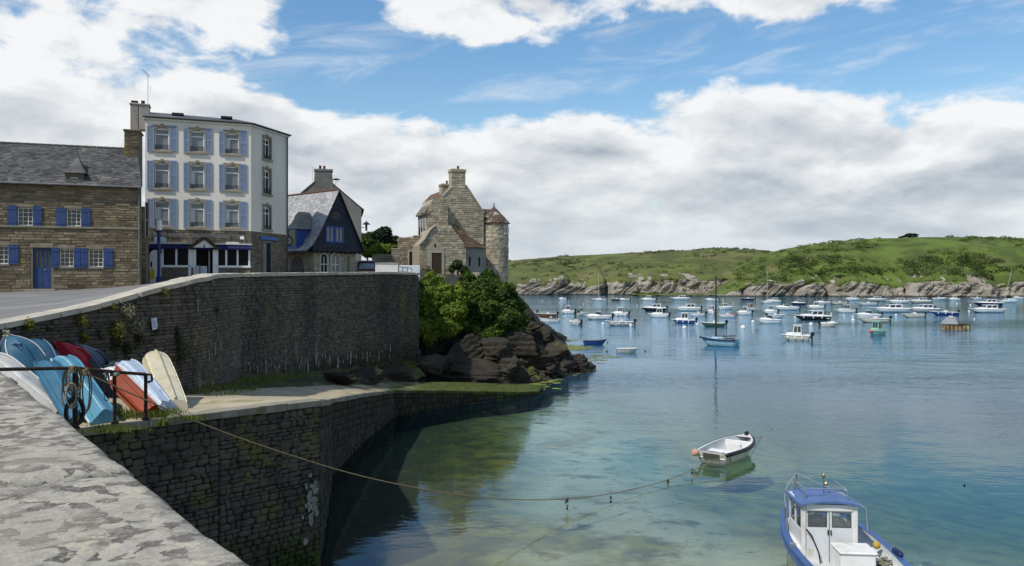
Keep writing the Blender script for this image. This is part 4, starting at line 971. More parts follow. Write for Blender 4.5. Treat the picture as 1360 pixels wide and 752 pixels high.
    rr.add(ring[0], [(0, 1, 2, 3)]); ro = rr.build('dormer_roof', M['slate'], dmo)
    MB().lathe([(.03, 0), (.05, .05), (.02, .12), (.012, .3)], 8, (uc, 1.0, za - .03)).build('finial', M['slate_dark'], dmo)
    # big chimney at the right end
    u0, u1, z0, z1 = f.rect(165, 172, 185, 212, 2.6); c = MB(); c.box(u0, u1, 2.6, 4.2, ze + .4, z1 - .12); cc = c.build('chimney', M['house_mortar'], R_)
    s2 = MB(); stones(s2, lambda z: (u0, u1), ze + .5, z1 - .15, .16, (.2, .5), 2.6, [], r, .03); tag(s2.build('chimney_facing', mk('chimney_stone', (.13, .105, .07), (.08, .065, .045), 2, .95, .3, island=.3, c3=(.17, .15, .03), c3lo=.5, c3hi=.62, c3scale=1), cc), kind='stuff')
    MB().bbox(u0 - .07, u1 + .07, 2.52, 4.28, z1 - .12, z1, .03).build('chimney_cap', mk('cap_stone', (.14, .12, .09)), cc)
    # narrow annex between house and hotel
    u0, u1, z0, z1 = f.rect(186.5, 268, 193.5, 380, 1.5)
    sm = MB(); wo = (u0 + .25, u0 + .48, 3.2, 5.4); shell(sm, -.3, u1, -.5, z1 - .3, [wo], 1.5, .2); sm.box(-.3, u1, 1.7, 3.2, -.5, z1 - .3); an = sm.build('annex', M['house_mortar'], R_)
    window(an, wo, 1.6, M['white_paint'], M['glass'], 1, 2, .04, .04)
    s3 = MB(); stones(s3, lambda z: (-.3, u1), -.4, z1 - .35, .16, (.2, .5), 1.5, [(wo[0] - .05, wo[1] + .05, wo[2] - .05, wo[3] + .05)], r, .03); tag(s3.build('annex_facing', M['house_stone'], an), kind='stuff')
stone_house()

# ------------------------------------------------------------------ tall white hotel
def hotel():
    r = random.Random(41); A = Vector(ray(193, 55.0)); B = Vector(ray(333.5, 57.4)); C = Vector(ray(381, 61.8))
    f = Frame('hotel', A.x, A.y, 7.7, math.atan2(B.y - A.y, B.x - A.x), 'tall white rendered hotel with pale blue louvred shutters and glazed porch', 'hotel')
    g = Frame('tmp', B.x, B.y, 7.7, math.atan2(C.y - B.y, C.x - B.x), None, None); gr = g.root; bpy.data.objects.remove(gr)
    R_ = f.root; W = (B - A).length; W2 = (C - B).length; ze = f.uv(260, 161)[1]; zs = f.uv(260, 305.5)[1]
    T = Matrix.Translation((W, 0, 0)) @ Matrix.Rotation(g.ang - f.ang, 4, 'Z')     # side wall's frame inside the hotel's frame
    # openings
    cols = [(205.4, 224.8), (252.4, 271.4), (299, 317.5)]
    rows = [[(169.5, 199.5), (216, 250), (266.4, 300)], [(173, 201.7), (218, 251), (267.6, 301.5)], [(176, 204.5), (220, 252.4), (269.7, 302)]]
    ops = [f.rect(c[0], a, c[1], b) for c, rr in zip(cols, rows) for a, b in rr]
    sops = [g.rect(349.5, a, 359.3, b) for a, b in ((183.5, 211.5), (225.5, 258), (274.5, 305))]; sdoor = g.rect(349.5, 323, 359.3, 366); sdoor = (sdoor[0], sdoor[1], .1, sdoor[3])
    wl = MB(); shell(wl, 0, W, zs, ze, ops, 0, .28); wl.build('front_wall', M['white_render'], R_)
    lo = MB(); shell(lo, 0, W, -.6, zs - .002, [], .02, .2); lo.build('ground_floor_wall', M['house_mortar'], R_)
    s2 = MB(); shell(s2, 0, W2, zs, ze, sops, 0, .28); s2.v = [tuple(T @ Vector(v)) for v in s2.v]; s2.build('side_wall', M['white_render'], R_)
    s3 = MB(); shell(s3, 0, W2, -.6, zs - .002, [sdoor], .02, .28); s3.v = [tuple(T @ Vector(v)) for v in s3.v]; s3.build('side_ground_wall', M['house_mortar'], R_)
    gs = mk('hotel_base_stone', (.19, .16, .12), (.11, .095, .075), 1.2, .95, .4, 12, island=.35)
    st = MB(); stones(st, lambda z: (0, W), -.5, zs - .05, .17, (.2, .6), .02, [], r, .03); stones(st, lambda z: (0, W2), -.5, zs - .05, .17, (.2, .6), .02, [(sdoor[0] - .15, sdoor[1] + .15, -1, sdoor[3] + .2)], r, .03, T); tag(st.build('stone_facing', gs, R_), kind='stuff')
    # rest of the body
    c2 = T @ Vector((W2, 0, 0)); bk = Vector((c2.x - .6, 9.5, 0)); core = MB()
    i1 = T @ Vector((.15, .30, 0)); i2 = T @ Vector((W2 - .01, .30, 0))
    poly = [(0, .29), (i1.x - .05, .29), (i2.x, i2.y), (bk.x, bk.y), (0, 9.5)]
    core.add([(x, y, -.6) for x, y in poly] + [(x, y, ze) for x, y in poly], [tuple(range(5)), tuple(range(9, 4, -1))] + [(i, (i + 1) % 5, 5 + (i + 1) % 5, 5 + i) for i in range(5)]); core.build('wall_core', M['white_render'], R_)
    MB().quad((-.004, 0, -.6), (-.004, 9.5, -.6), (-.004, 9.5, ze), (-.004, 0, ze)).build('gable_wall', mk('cream_render', (.66, .63, .55), (.55, .52, .45), .6, .9), R_)
    # windows
    tr = M['trim']
    for k, o in enumerate(ops): hotel_window(R_, o, Matrix(), tr, k, r)
    for k, o in enumerate(sops): hotel_window(R_, o, T, tr, k + 20, r, True)
    sh = [(195, 205.2), (225.6, 235.2), (243.6, 252), (272, 282), (290.7, 298.7), (318, 328)]; hr = [[(167, 201.5), (213.5, 252), (264, 301.5)], [(171, 203.5), (216, 253), (265.5, 303)], [(174, 206.5), (218.5, 254.5), (268, 304)]]
    for i, (a, b) in enumerate(sh):
        for c, d in hr[i // 2]: shutter(R_, f.rect(a + .3, c, b - .3, d), -.02, M['blue_pale'], True)
    # side door and its sign
    dr = MB(); a, b, c, d = sdoor; dr.box(a, b, .15, .2, c, d, T); do = dr.build('side_door', M['glass'], R_); q = MB(); q.box(a - .12, a, -.05, .2, c, d + .15, T); q.box(b, b + .12, -.05, .2, c, d + .15, T); q.box(a, b, -.05, .2, d, d + .15, T); q.build('door_frame', mk('blue_grey_paint', (.16, .17, .20)), do)
    sa, sb, sc_, sd_ = g.rect(345, 314.5, 367, 319); MB().box(sa, sb, -.12, -.04, sc_, sd_, T).build('sign_board', mk('sign_blue', (.04, .13, .38), (.03, .1, .3), 4, .5), R_)
    # cornice, roof with skylights
    cn = MB(); cn.box(-.1, W + .05, -.14, .05, ze - .10, ze + .03); cn.box(0, W2 + .15, -.14, .05, ze - .10, ze + .03, T); cn.build('cornice', M['white_paint'], R_)
    gu = MB(); gu.tube([(-.12, -.22, ze + .06), (W + .1, -.22, ze + .06)], .07, 8); gu.tube([tuple(T @ Vector((-.02, -.22, ze + .06))), tuple(T @ Vector((W2 + .2, -.22, ze + .06)))], .07, 8); e = T @ Vector((W2 - .08, -.1, 0)); gu.tube([(e.x, e.y, ze), (e.x, e.y, 0)], .05, 8); gu.build('gutter', mk('dark_gutter', (.07, .065, .06), (.05, .05, .05), 3, .5), R_)
    zt = ze + 1.12; p0, p1, p2, p3, p4 = (-.15, -.25, ze + .08), (W + .12, -.25, ze + .08), tuple(T @ Vector((W2 + .25, -.25, ze + .08))), (bk.x, bk.y + .2, ze + .08), (-.15, 9.7, ze + .08)
    q0, q1 = (-.15, 3.6, zt), (W - 1.0, 3.6, zt - .12)
    rf = MB(); rf.add([p0, p1, p2, p3, p4, q0, q1], [(0, 1, 6, 5), (1, 2, 6), (2, 3, 6), (3, 4, 5, 6), (4, 0, 5)]); roof = rf.build('roof', mk('hotel_zinc_slate', (.30, .32, .34), (.22, .235, .25), .8, .45), R_)
    sl = MB(); slates(sl, p0, p1, q1, q0, .2, .3, r, .02); slates(sl, p1, p2, q1, q1, .2, .3, r, .02); tag(sl.build('slates', mk('hotel_slate', (.30, .32, .34), (.22, .235, .25), .8, .45, island=.2), roof), kind='stuff')
    for uu in (1.6, 4.9):
        z_ = ze + .08 + 1.04 * .56; k = MB(); k.bbox(uu, uu + .8, 1.4, 2.3, z_ - .05, z_ + .12, .02); s_ = k.build('skylight', M['black'], roof); MB().box(uu + .08, uu + .72, 1.45, 2.25, z_ + .121, z_ + .13).build('pane', M['glass_pale'], s_)
    # chimneys, pots and aerial
    for (x0, y0, x1, y1, off, dep, mat, nm) in ((173, 137, 183.5, 200, 2.2, .6, mk('grey_flue', (.30, .27, .24), (.22, .2, .18), 2, .95), 'chimney'), (184.5, 138, 198, 172, 1.8, 1.0, mk('hotel_chimney', (.33, .31, .28), (.24, .225, .2), 2, .95), 'chimney')):
        a, b, c, d = f.rect(x0, y0, x1, y1, off); k = MB(); k.bbox(a, b, off, off + dep, c, d, .02); k.bbox(a - .06, b + .06, off - .06, off + dep + .06, d - .1, d, .02); ch = k.build(nm, mat, R_)
        m = (a + b) / 2
        if x0 < 180:
            kk = MB(); kk.box(m - .22, m + .22, off + .1, off + .5, d + .12, d + .2); [kk.box(m + s * .18 - .02, m + s * .18 + .02, off + .28, off + .32, d, d + .12) for s in (-1, 1)]; kk.build('cowl', M['black'], ch)
        else: pot(ch, m - .1, off + .4, d, .14, .28)
    a, z0 = f.uv(196.5, 158, 2.0); _, z1 = f.uv(196.5, 98, 2.0); an = MB(); an.tube([(a, 2.0, z0 - .6), (a, 2.0, z1)], .025, 6)
    dirv = Vector((-.34, -.1, .36)); base = Vector((a, 2.0, z1 - .1)); an.tube([tuple(base - dirv * .3), tuple(base + dirv)], .014, 5)
    for k in range(7): cpt = base + dirv * (k / 6 * 1.2 - .2); an.tube([tuple(cpt + Vector((.1, .28, .05))), tuple(cpt - Vector((.1, .28, .05)))], .008, 4)
    an.tube([(a - .02, 2.0, z1 - .9), (a + .16, 2.0, z1 - .9), (a + .16, 2.0, z1 - 1.3)], .012, 4); an.build('aerial', M['steel'], R_)
    # painted name on the stone band
    me = text_mesh('Le Relais du Vieux Port', .44, .015); o = link('lettering', me, mk('sign_letters', (.145, .155, .18), (.11, .12, .145), 4, .6), R_)
    ua, za = f.uv(262, 312.5); xs_ = [v.co.x for v in me.vertices]; sx = (f.uv(325, 312)[0] - f.uv(199, 312)[0]) / (max(xs_) - min(xs_)); o.scale = (sx, 1.15, 1); o.location = (ua, -.085, za); o.rotation_euler = (R(90), 0, 0)
    # ---------------- glazed porch
    off = -2.4; zf = 0.0
    def U(px): return f.uv(px, 340, off)[0]
    def Z(py): return f.uv(260, py, off)[1]
    por = MB(); zsill, ztop = Z(353.5), Z(331.0); uL, uR = U(193.5), U(332.5); zdoor = -.3
    pw = mk('porch_stone', (.17, .145, .11), (.10, .088, .07), 1.4, .95, .4, 12, island=.3)
    dL, dR = U(257.5), U(284)
    base = MB(); base.box(uL, dL, off, -.02, -.6, zsill - .08); base.box(dR, uR, off, -.02, -.6, zsill - .08); po = base.build('porch', M['house_mortar'], R_)
    st = MB(); stones(st, lambda z: (uL, dL), -.5, zsill - .1, .15, (.2, .5), off, [], r, .03); stones(st, lambda z: (dR, uR), -.5, zsill - .1, .15, (.2, .5), off, [], r, .03); tag(st.build('porch_facing', pw, po), kind='stuff')
    fr = MB(); 
    for px in (194.5, 216, 234.2, 255.0): u = U(px); fr.box(u - .06, u + .06, off - .02, off + .10, zsill, ztop)
    for px in (286.5, 300.5, 315.5, 331): u = U(px); fr.box(u - .06, u + .06, off - .02, off + .10, zsill, ztop)
    for px in (252, 258.5, 284.5, 288): u = U(px); fr.box(u - .09, u + .09, off - .06, off + .12, zdoor, ztop + .05)
    fr.box(uL, dL, off - .06, off + .14, zsill - .09, zsill + .05); fr.box(dR, uR, off - .06, off + .14, zsill - .09, zsill + .05)
    fr.box(uL - .05, uR + .05, off - .04, off + .1, ztop, ztop + .14)
    for sy in (off + .8, off + 1.6): fr.box(uR - .05, uR + .05, sy, sy + .08, zsill, ztop)
    fr.box(uR - .05, uR + .06, off + .11, -.03, zsill - .09, zsill + .05); fr.box(uR - .05, uR + .05, off + .11, -.03, ztop, ztop + .14)
    fr.build('glazing_frame', M['white_paint'], po)
    pg = mk('porch_glass', (.006, .007, .010), (.009, .010, .013), 1.0, .25, spec=.05)
    for q in ((uL + .05, U(215), off + .04, off + .05), (U(216.5), U(233.5), off + .04, off + .05), (U(235), dL - .1, off + .04, off + .05), (dR + .1, U(300), off + .04, off + .05), (U(301), U(315), off + .04, off + .05), (U(316), uR - .05, off + .04, off + .05), (uR - .01, uR, off + .1, -.05)): MB().box(*q, zsill, ztop).build('pane', pg, po)
    # entrance: dark opening, half open door leaf
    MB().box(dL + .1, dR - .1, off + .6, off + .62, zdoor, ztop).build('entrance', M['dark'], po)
    dl = MB(); u = U(277); dl.box(u, u + .08, off + .05, off + .75, zdoor, ztop - .1); dl.box(u + .3, u + .38, off + .05, off + .15, zdoor, ztop - .1); dl.build('door_leaf', mk('bluegrey_door', (.30, .33, .36), (.24, .26, .29), 3, .5), po)
    # two pale boards by the entrance
    for px0, px1, y0, y1 in ((259, 265, 353, 368), (266, 275, 353.5, 367.5)):
        a, b, c, d = f.rect(px0, y0, px1, y1, off - .3); MB().bbox(a, b, off - .34, off - .28, -.4, d, .01).build('board', mk('pale_board', (.42, .45, .48), (.34, .37, .40), 2, .5), po)
    # awning strip, flat roof and little gable
    aw = MB(); aw.prism([(off - .30, ztop + .08), (off - .05, ztop + .26), (off - .05, ztop + .12), (off - .28, ztop - .02)], 0, 1, Matrix(((0, uR - uL + .1, 0, uL - .05), (1, 0, 0, 0), (0, 0, 1, 0), (0, 0, 0, 1)))); aw.build('awning', mk('navy_canvas', (.010, .015, .085), (.008, .012, .065), 3, .8), po)
    rf2 = MB(); rf2.box(uL - .25, uR + .1, off - .12, -.02, ztop + .33, ztop + .43); rf2.build('porch_roof', mk('porch_roof_white', (.6, .6, .58), (.5, .5, .48), 2, .7), po)
    gx0, gx1, gxm = U(249), U(291), U(271.5); zg0, zg1 = Z(329), Z(314.5)
    MB().prism([(gx0 + .25, zg0), (gx1 - .25, zg0), (gxm, zg1 - .18)], off - .35, off + .6).build('porch_gable', M['white_paint'], po)
    vb = MB(); vb.tbox([(gx0 - .12, off - .5, zg0 - .1), (gx0 + .2, off - .5, zg0 - .1), (gx0 + .2, off + 2.3, zg0 - .1), (gx0 - .12, off + 2.3, zg0 - .1)], [(gxm - .12, off - .5, zg1), (gxm + .1, off - .5, zg1 - .12), (gxm + .1, off + 2.3, zg1 - .12), (gxm - .12, off + 2.3, zg1)])
    vb.tbox([(gx1 - .2, off - .5, zg0 - .1), (gx1 + .12, off - .5, zg0 - .1), (gx1 + .12, off + 2.3, zg0 - .1), (gx1 - .2, off + 2.3, zg0 - .1)], [(gxm - .1, off - .49, zg1 - .12), (gxm + .12, off - .49, zg1), (gxm + .12, off + 2.29, zg1), (gxm - .1, off + 2.29, zg1 - .12)]); vb.build('gable_roof', M['brown_wood'], po)
    lv = MB(); lv.box(gxm - .05, gxm + .05, off - .37, off - .352, (zg0 + zg1) / 2 - .35, (zg0 + zg1) / 2 - .2); lv.build('vent', M['black'], po)
    # roof boxes seen above the porch
    for x0, y0, x1, y1, dep in ((204, 315, 220, 327, .5), (300, 322, 318, 328.5, .7)):
        a, b, c, d = f.rect(x0, y0, x1, y1, off + .8); k = MB(); k.bbox(a, b, off + .8, off + .8 + dep, ztop + .43, d, .08); k.build('roof_light', mk('pale_dome', (.55, .6, .62), (.45, .5, .52), 2, .4), po)
    k = MB(); a, z_ = f.uv(321.5, 316, -.3); k.box(a - .13, a + .13, -.45, -.05, z_ - .1, z_ + .1); k.tube([(a + .15, -.1, z_), (a + .15, -.1, z_ - 1.0)], .02, 5); k.build('floodlight', M['white_paint'], R_)
def hotel_window(R_, o, T, tr, k, r, side=False):
    a, b, c, d = o; q = MB(); e = .13 if not side else .11; am = (a + b) / 2; hw = (b - a) / 2
    q.box(a - e, a, -.05, .12, c, d, T); q.box(b, b + e, -.05, .12, c, d, T); q.box(a - e - .06, b + e + .06, -.12, .12, c - .15, c, T)
    n = 8; rise = .14 if not side else .08                  # cambered head filled in with stone
    for i in range(n):
        x0, x1 = a + (b - a) * i / n, a + (b - a) * (i + 1) / n; z0, z1 = d - rise * abs((x0 - am) / hw) ** 2, d - rise * abs((x1 - am) / hw) ** 2
        q.add([(x0, -.05, z0), (x1, -.05, z1), (x1, -.05, d + .02), (x0, -.05, d + .02), (x0, .12, z0), (x1, .12, z1)], [(0, 1, 2, 3), (0, 4, 5, 1)], T)
    q.box(a - e, b + e, -.05, .12, d + .02, d + .16, T); q.box(am - .09, am + .09, -.09, .12, d + .06, d + .26, T)
    s = q.build('window_surround', tr, R_)
    w = MB(); y = .12; w.box(a + .005, a + .07, y, y + .06, c, d, T); w.box(b - .07, b - .005, y, y + .06, c, d, T); w.box(a + .07, b - .07, y, y + .06, c, c + .07, T); w.box(a + .07, b - .07, y, y + .06, d - .16, d - .005, T)
    zt = c + (d - c) * .70; w.box(a + .07, b - .07, y + .002, y + .058, zt - .04, zt + .04, T)
    if side: w.box(am - .03, am + .03, y + .004, y + .056, c + .07, d - .1, T)
    f = w.build('window', M['white_paint'], R_); MB().box(a + .02, b - .02, y + .065, y + .075, c + .02, d - .02, T).build('pane', M['glass_pale'] if not side else M['glass'], f)
    if not side and (k % 3 == 2 or k in (4, 6)):
        cu = MB(); cu.box(a + .09, a + (b - a) * r.uniform(.3, .45), y + .060, y + .064, c + .3, zt - .05, T) ; cu.build('curtain', M['curtain'], f)
    g = MB(); zr = c + (d - c) * (.22 if k % 3 == 0 else .17); g.tube([tuple(T @ Vector((a, -.02, zr))), tuple(T @ Vector((b, -.02, zr)))], .018, 5); g.tube([tuple(T @ Vector((a, -.02, c + .06))), tuple(T @ Vector((b, -.02, c + .06)))], .014, 5)
    x = a + .05
    while x < b: g.tube([tuple(T @ Vector((x, -.02, c + .04))), tuple(T @ Vector((x, -.02, zr)))], .011, 4); x += .085
    for i in range(3):
        cc = Vector((a + (b - a) * (i + .5) / 3, -.02, (c + zr) / 2)); g.tube([tuple(T @ (cc + Vector((.07 * math.cos(t), 0, .09 * math.sin(t))))) for t in np.linspace(0, 6.283, 9)], .011, 4, False)
    g.build('guard_rail', M['black'], f)
hotel()

# ------------------------------------------------------------------ slate hung cottage
def arch_ring(mb, uc, w, z0, zs, y, band, dep, T=None, n=10):
    """arched surround: two jambs and voussoirs"""
    h = w / 2; mb.box(uc - h - band, uc - h, y - dep, y + .1, z0, zs, T); mb.box(uc + h, uc + h + band, y - dep, y + .1, z0, zs, T)
    for i in range(n):
        a0, a1 = math.pi * i / n + .015, math.pi * (i + 1) / n - .015
        pts = [(uc + math.cos(a) * q, zs + math.sin(a) * q) for a, q in ((a0, h), (a1, h), (a1, h + band), (a0, h + band))]
        mb.prism(pts, y - dep, y + .1, T)
def arch_fill(mb, uc, w, z0, zs, y, T=None, n=12):
    h = w / 2; vs = [(uc - h, y, z0), (uc + h, y, z0)] + [(uc + math.cos(math.pi * i / n) * h, y, zs + math.sin(math.pi * i / n) * h) for i in range(n + 1)]
    mb.add(vs, [tuple(range(len(vs)))], T)
def cottage():
    r = random.Random(51); ang = R(50); t = Vector((math.cos(ang), math.sin(ang))); apex = Vector(ray(447.7, 70.0)); w = 2.5
    a = apex - t * w; f = Frame('slate_cottage', a.x, a.y, 8.2, ang, 'small slate hung cottage with a steep gable and bright blue window frames', 'cottage'); R_ = f.root; W = 2 * w; D = 8.2
    za = f.uv(447.7, 254)[1]; z0 = 2.55; cs = M['cream_stone']
    # ground floor, set back under the jettied gable
    core = MB(); core.box(.25, W - .25, .25, D, -.4, z0); core.build('ground_floor', mk('cream_mortar', (.33, .29, .21), (.24, .21, .15), 2, .95), R_)
    zt = z0; arches = [f.rect(426.5, 341, 434, 366, .2), f.rect(441, 341.5, 450, 366, .2)]
    st = MB(); ops = [(q[0] - .2, q[1] + .2, -1, q[3] + .45) for q in arches]; nic = f.rect(461, 340, 465, 362, .2); ops.append(nic)
    stones(st, lambda z: (.25, W - .25), -.4, z0 - .02, .2, (.25, .55), .25, ops, r, .04)
    Tl = Matrix.Rotation(-math.pi / 2, 4, 'Z')   # left side wall: local x runs along -y
    bu = -2.7; stones(st, lambda z: (-D, -.25), -.4, z0 - .02, .2, (.25, .55), .25, [(bu - 1.1, bu + 1.1, -1, 2.3)], r, .04, Tl)
    tag(st.build('stone_facing', cs, R_), kind='stuff')
    ar = MB()
    for q in arches: arch_ring(ar, (q[0] + q[1]) / 2, q[1] - q[0], -.4, q[3] - .1, .25, .2, .07)
    ar.build('arch_surrounds', mk('arch_stone', (.46, .42, .33), (.36, .33, .26), 2, .9, island=.12), R_)
    for q in arches:
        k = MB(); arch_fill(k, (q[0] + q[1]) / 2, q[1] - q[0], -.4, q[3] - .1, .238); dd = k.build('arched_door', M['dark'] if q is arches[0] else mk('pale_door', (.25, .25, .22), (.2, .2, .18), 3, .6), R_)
        uc = (q[0] + q[1]) / 2; b = MB(); b.box(uc - .03, uc + .03, .20, .236, -.3, q[3]); b.box(q[0], q[1], .20, .236, 1.4, 1.46); b.build('glazing_bars', M['white_paint'], dd)
    k = MB(); k.box(nic[0] + .06, nic[1] - .06, .23, .26, .3, nic[3]); k.build('side_window', M['glass'], R_)
    k = MB(); arch_fill(k, bu, 2.0, -.4, 1.15, .238, Tl, 14); g = k.build('arched_gate', mk('gate_grey', (.10, .10, .095), (.06, .06, .058), 3, .7), R_)
    k = MB(); [k.box(bu - 1 + .02, bu + 1 - .02, .20, .236, z, z + .05, Tl) for z in (.4, 1.1)]; [k.box(bu + x - .025, bu + x + .025, .20, .234, -.4, 1.9, Tl) for x in (-.6, -.2, .2, .6)]; k.build('gate_bars', mk('gate_pale', (.22, .21, .19)), g)
    # slate gable with window
    win = f.rect(432, 301, 456, 322.5, -.1); win2 = f.rect(441, 283, 449, 290, -.1)
    gm = MB(); gm.prism([(-.15, z0), (W + .15, z0), (W + .15, z0 + .35), (W / 2, za - .15), (-.15, z0 + .35)], -.12, D); gm.build('gable', M['slate_dark'], R_)
    sl = MB(); zz = z0
    while zz < za - .35:
        hw = (W / 2 + .12) * min(1, (za - .15 - zz) / (za - .5 - z0)); x = W / 2 - hw
        while x < W / 2 + hw:
            q = min(.22 * r.uniform(.8, 1.2), W / 2 + hw - x); 
            if not any(o[0] - .06 < x + q and x < o[1] + .06 and o[2] - .1 < zz + .2 and zz < o[3] + .06 for o in (win, win2)): sl.add([(x, -.155, zz), (x + q - .01, -.155, zz), (x + q - .01, -.128, zz + .24), (x, -.128, zz + .24), (x, -.125, zz), (x + q - .01, -.125, zz)], [(0, 1, 2, 3), (4, 5, 1, 0)])
            x += q
        zz += .18
    tag(sl.build('wall_slates', M['slate_dark'], R_), kind='stuff')
    bl = mk('bright_blue_paint', (.028, .075, .29), (.024, .06, .24), 3, .45); m = (win[0] + win[1]) / 2
    for x0, x1 in ((win[0], m - .01), (m + .01, win[1])): window(R_, (x0, x1, win[2], win[3]), -.19, bl, M['glass_pale'], 2, 1, .06, .12)
    window(R_, win2, -.17, mk('wood_frame', (.2, .16, .1), (.15, .12, .08)), M['glass'], 2, 1, .05, .07)
    cb = MB()
    for i in range(11): x = -.05 + i * (W + .1) / 10; cb.box(x - .05, x + .05, -.14, .25, z0 - .13, z0 - .005)
    cb.build('corbels', mk('dark_oak', (.02, .018, .016)), R_)
    # roofs: right slope plain, left slope with flared foot and dormer
    rb = MB(); e0 = -1.15; zl = z0 + .1
    prof = [(W / 2, za + .1), (.55, z0 + 1.75), (-.25, z0 + .55), (-.95, z0 + .0)]
    rbR = [(W / 2, za + .1), (W + .32, z0 + .12)]
    for pr in (prof, rbR):
        for (x0, z0_), (x1, z1_) in zip(pr, pr[1:]):
            rb.add([(x0, -.35, z0_), (x0, D, z0_), (x1, D, z1_), (x1, -.35, z1_), (x0, -.35, z0_ - .12), (x0, D, z0_ - .12), (x1, D, z1_ - .12), (x1, -.35, z1_ - .12)], [(0, 1, 2, 3), (4, 7, 6, 5), (0, 3, 7, 4), (1, 5, 6, 2), (2, 6, 7, 3)])
    roof = rb.build('roof', M['slate_dark'], R_)
    s2 = MB()
    for (x0, zz0), (x1, zz1) in zip(prof, prof[1:]): slates(s2, (x1, D, zz1), (x1, -.36, zz1), (x0, -.36, zz0), (x0, D, zz0), .19, .26, r, .02)
    tag(s2.build('slates', M['slate_pale'], roof), kind='stuff')
    rd = MB(); y = -.36
    while y < D: rd.bbox(W / 2 - .12, W / 2 + .12, y + .005, min(D, y + .38), za + .06, za + .20, .04); y += .385
    rd.build('ridge_tiles', M['terracotta'], roof)
    # bell dormer on the left slope, facing the camera side
    dy = 2.0; dm = MB(); dm.box(-.75, 1.2, dy - .75, dy + .75, z0 + .2, z0 + 1.95); do = dm.build('dormer', bl, R_)
    Tw = Matrix.Translation((0, 0, 0)) @ Matrix.Rotation(-math.pi / 2, 4, 'Z')
    [MB().box(-.80, -.76, dy + s, dy + s + .2, z0 + .45, z0 + 1.9).build('shutter', bl, do) for s in (-.7, .5)]; MB().box(-.775, -.752, dy - .42, dy + .42, z0 + .55, z0 + 1.85).build('pane', M['glass'], do)
    br = MB(); pr = [(1.05, 0), (.82, .12), (.55, .34), (.40, .6), (.30, .82), (.10, 1.0)]; rg = []
    for k, tt in pr: rg.append([(.1 - 1.05 * k, dy - .98 * k, z0 + 1.9 + 1.55 * tt), (.1 - 1.05 * k, dy + .98 * k, z0 + 1.9 + 1.55 * tt), (.9 + .5 * k, dy + .98 * k, z0 + 1.9 + 1.55 * tt), (.9 + .5 * k, dy - .98 * k, z0 + 1.9 + 1.55 * tt)])
    for q, s in zip(rg, rg[1:]): br.add(q + s, [(0, 1, 5, 4), (1, 2, 6, 5), (2, 3, 7, 6), (3, 0, 4, 7)])
    br.add(rg[0], [(0, 1, 2, 3)]); br.add(rg[-1], [(0, 1, 2, 3)]); br.build('dormer_roof', mk('dormer_slate', (.22, .21, .20), (.15, .145, .14), 2, .7), do)
    # canopy and ring sign by the hotel corner
    cp = MB(); cp.bbox(-1.5, -.2, D - 2.6, D - .1, z0 - .45, z0 - .15, .04); cp.build('canopy', M['white_paint'], R_)
cottage()
p = P(382.3, 320, 63.0); rs_ = empty('ring_sign', (p.x, p.y, p.z - .5), R(25), 'round black ring sign hanging between hotel and slate cottage', 'sign')
k = MB(); k.tube([(.38 * math.cos(t), 0, .5 + .38 * math.sin(t)) for t in np.linspace(0, 6.2832, 21)], .06, 6, False); k.build('ring', M['black'], rs_); MB().lathe([(.0, -.03), (.24, -.03), (.24, .03), (0, .03)], 14, (0, 0, 0), Matrix.Translation((0, 0, .5)) @ Matrix.Rotation(math.pi / 2, 4, 'X')).build('disc', mk('sign_grey', (.25, .27, .3)), rs_); MB().tube([(-.38, 0, .5), (-1.1, .2, .5)], .025, 5).build('bracket', M['black'], rs_)

def grey_house():
    f = Frame('grey_house', *ray(480, 86), 8.0, R(12), 'plain grey rendered gable end with a broad chimney behind the slate cottage', 'house'); R_ = f.root; q = lambda px, py: f.uv(px, py)
    pts = [q(480, 372), q(480, 277), q(441, 244), q(418, 242), q(376, 277), q(376, 372)]; pts[0] = (pts[0][0], -.5); pts[-1] = (pts[-1][0], -.5)
    MB().prism([(a - .0, b) for a, b in pts], 0, 9).build('walls', M['grey_render'], R_)
    rf = MB(); th = .12
    for (a, b), (c, d) in ((pts[1], pts[2]), (pts[3], pts[4])):
        k = .28 if (a, b) == pts[1] else 0
        rf.add([(a + k, -.1, b - k * .8 + .02), (c, -.1, d + .02), (c, 9.1, d + .02), (a + k, 9.1, b - k * .8 + .02), (a + k, -.1, b - k * .8 + th), (c, -.1, d + th), (c, 9.1, d + th), (a + k, 9.1, b - k * .8 + th)], [(0, 1, 2, 3), (4, 5, 6, 7), (0, 1, 5, 4), (1, 2, 6, 5), (2, 3, 7, 6), (3, 0, 4, 7)])
    rf.build('roof', M['slate'], R_)
    a, b, c, d = f.rect(418, 224.5, 441, 256, -.02); ch = MB(); ch.tbox([(a - .2, -.03, c - 1), (b + .25, -.03, c - 1), (b + .25, 1.1, c - 1), (a - .2, 1.1, c - 1)], [(a, -.03, d - .25), (b, -.03, d - .25), (b, 1.1, d - .25), (a, 1.1, d - .25)]); ch.bbox(a - .08, b + .08, -.1, 1.18, d - .25, d, .03); co = ch.build('chimney', mk('chimney_render', (.17, .165, .155), (.11, .107, .1), .7, .95), R_)
    pot(co, a + .55, .5, d, .15, .42); pot(co, a + .98, .5, d, .15, .40)
    an = MB(); x, z = f.uv(415, 240, .5); an.tube([(x, .5, z - .5), (x, .5, z + 1.5)], .02, 5); an.tube([(x - .25, .5, z + 1.45), (x + .1, .5, z + 1.4)], .012, 4); an.tube([(x + .02, .5, z + 1.1), (x + .02, .2, z + 1.0)], .012, 4); an.build('aerial', M['steel'], R_)
    k = MB(); x, z = f.uv(446.5, 239, .3); k.tube([(x - .3, .3, z - .8), (x, .3, z - .3), (x, .3, z)], .02, 5); k.lathe([(.42, 0), (.3, .1), (.1, .16)], 12, (x, .3, z)); k.build('vent_cap', M['black'], R_)
grey_house()

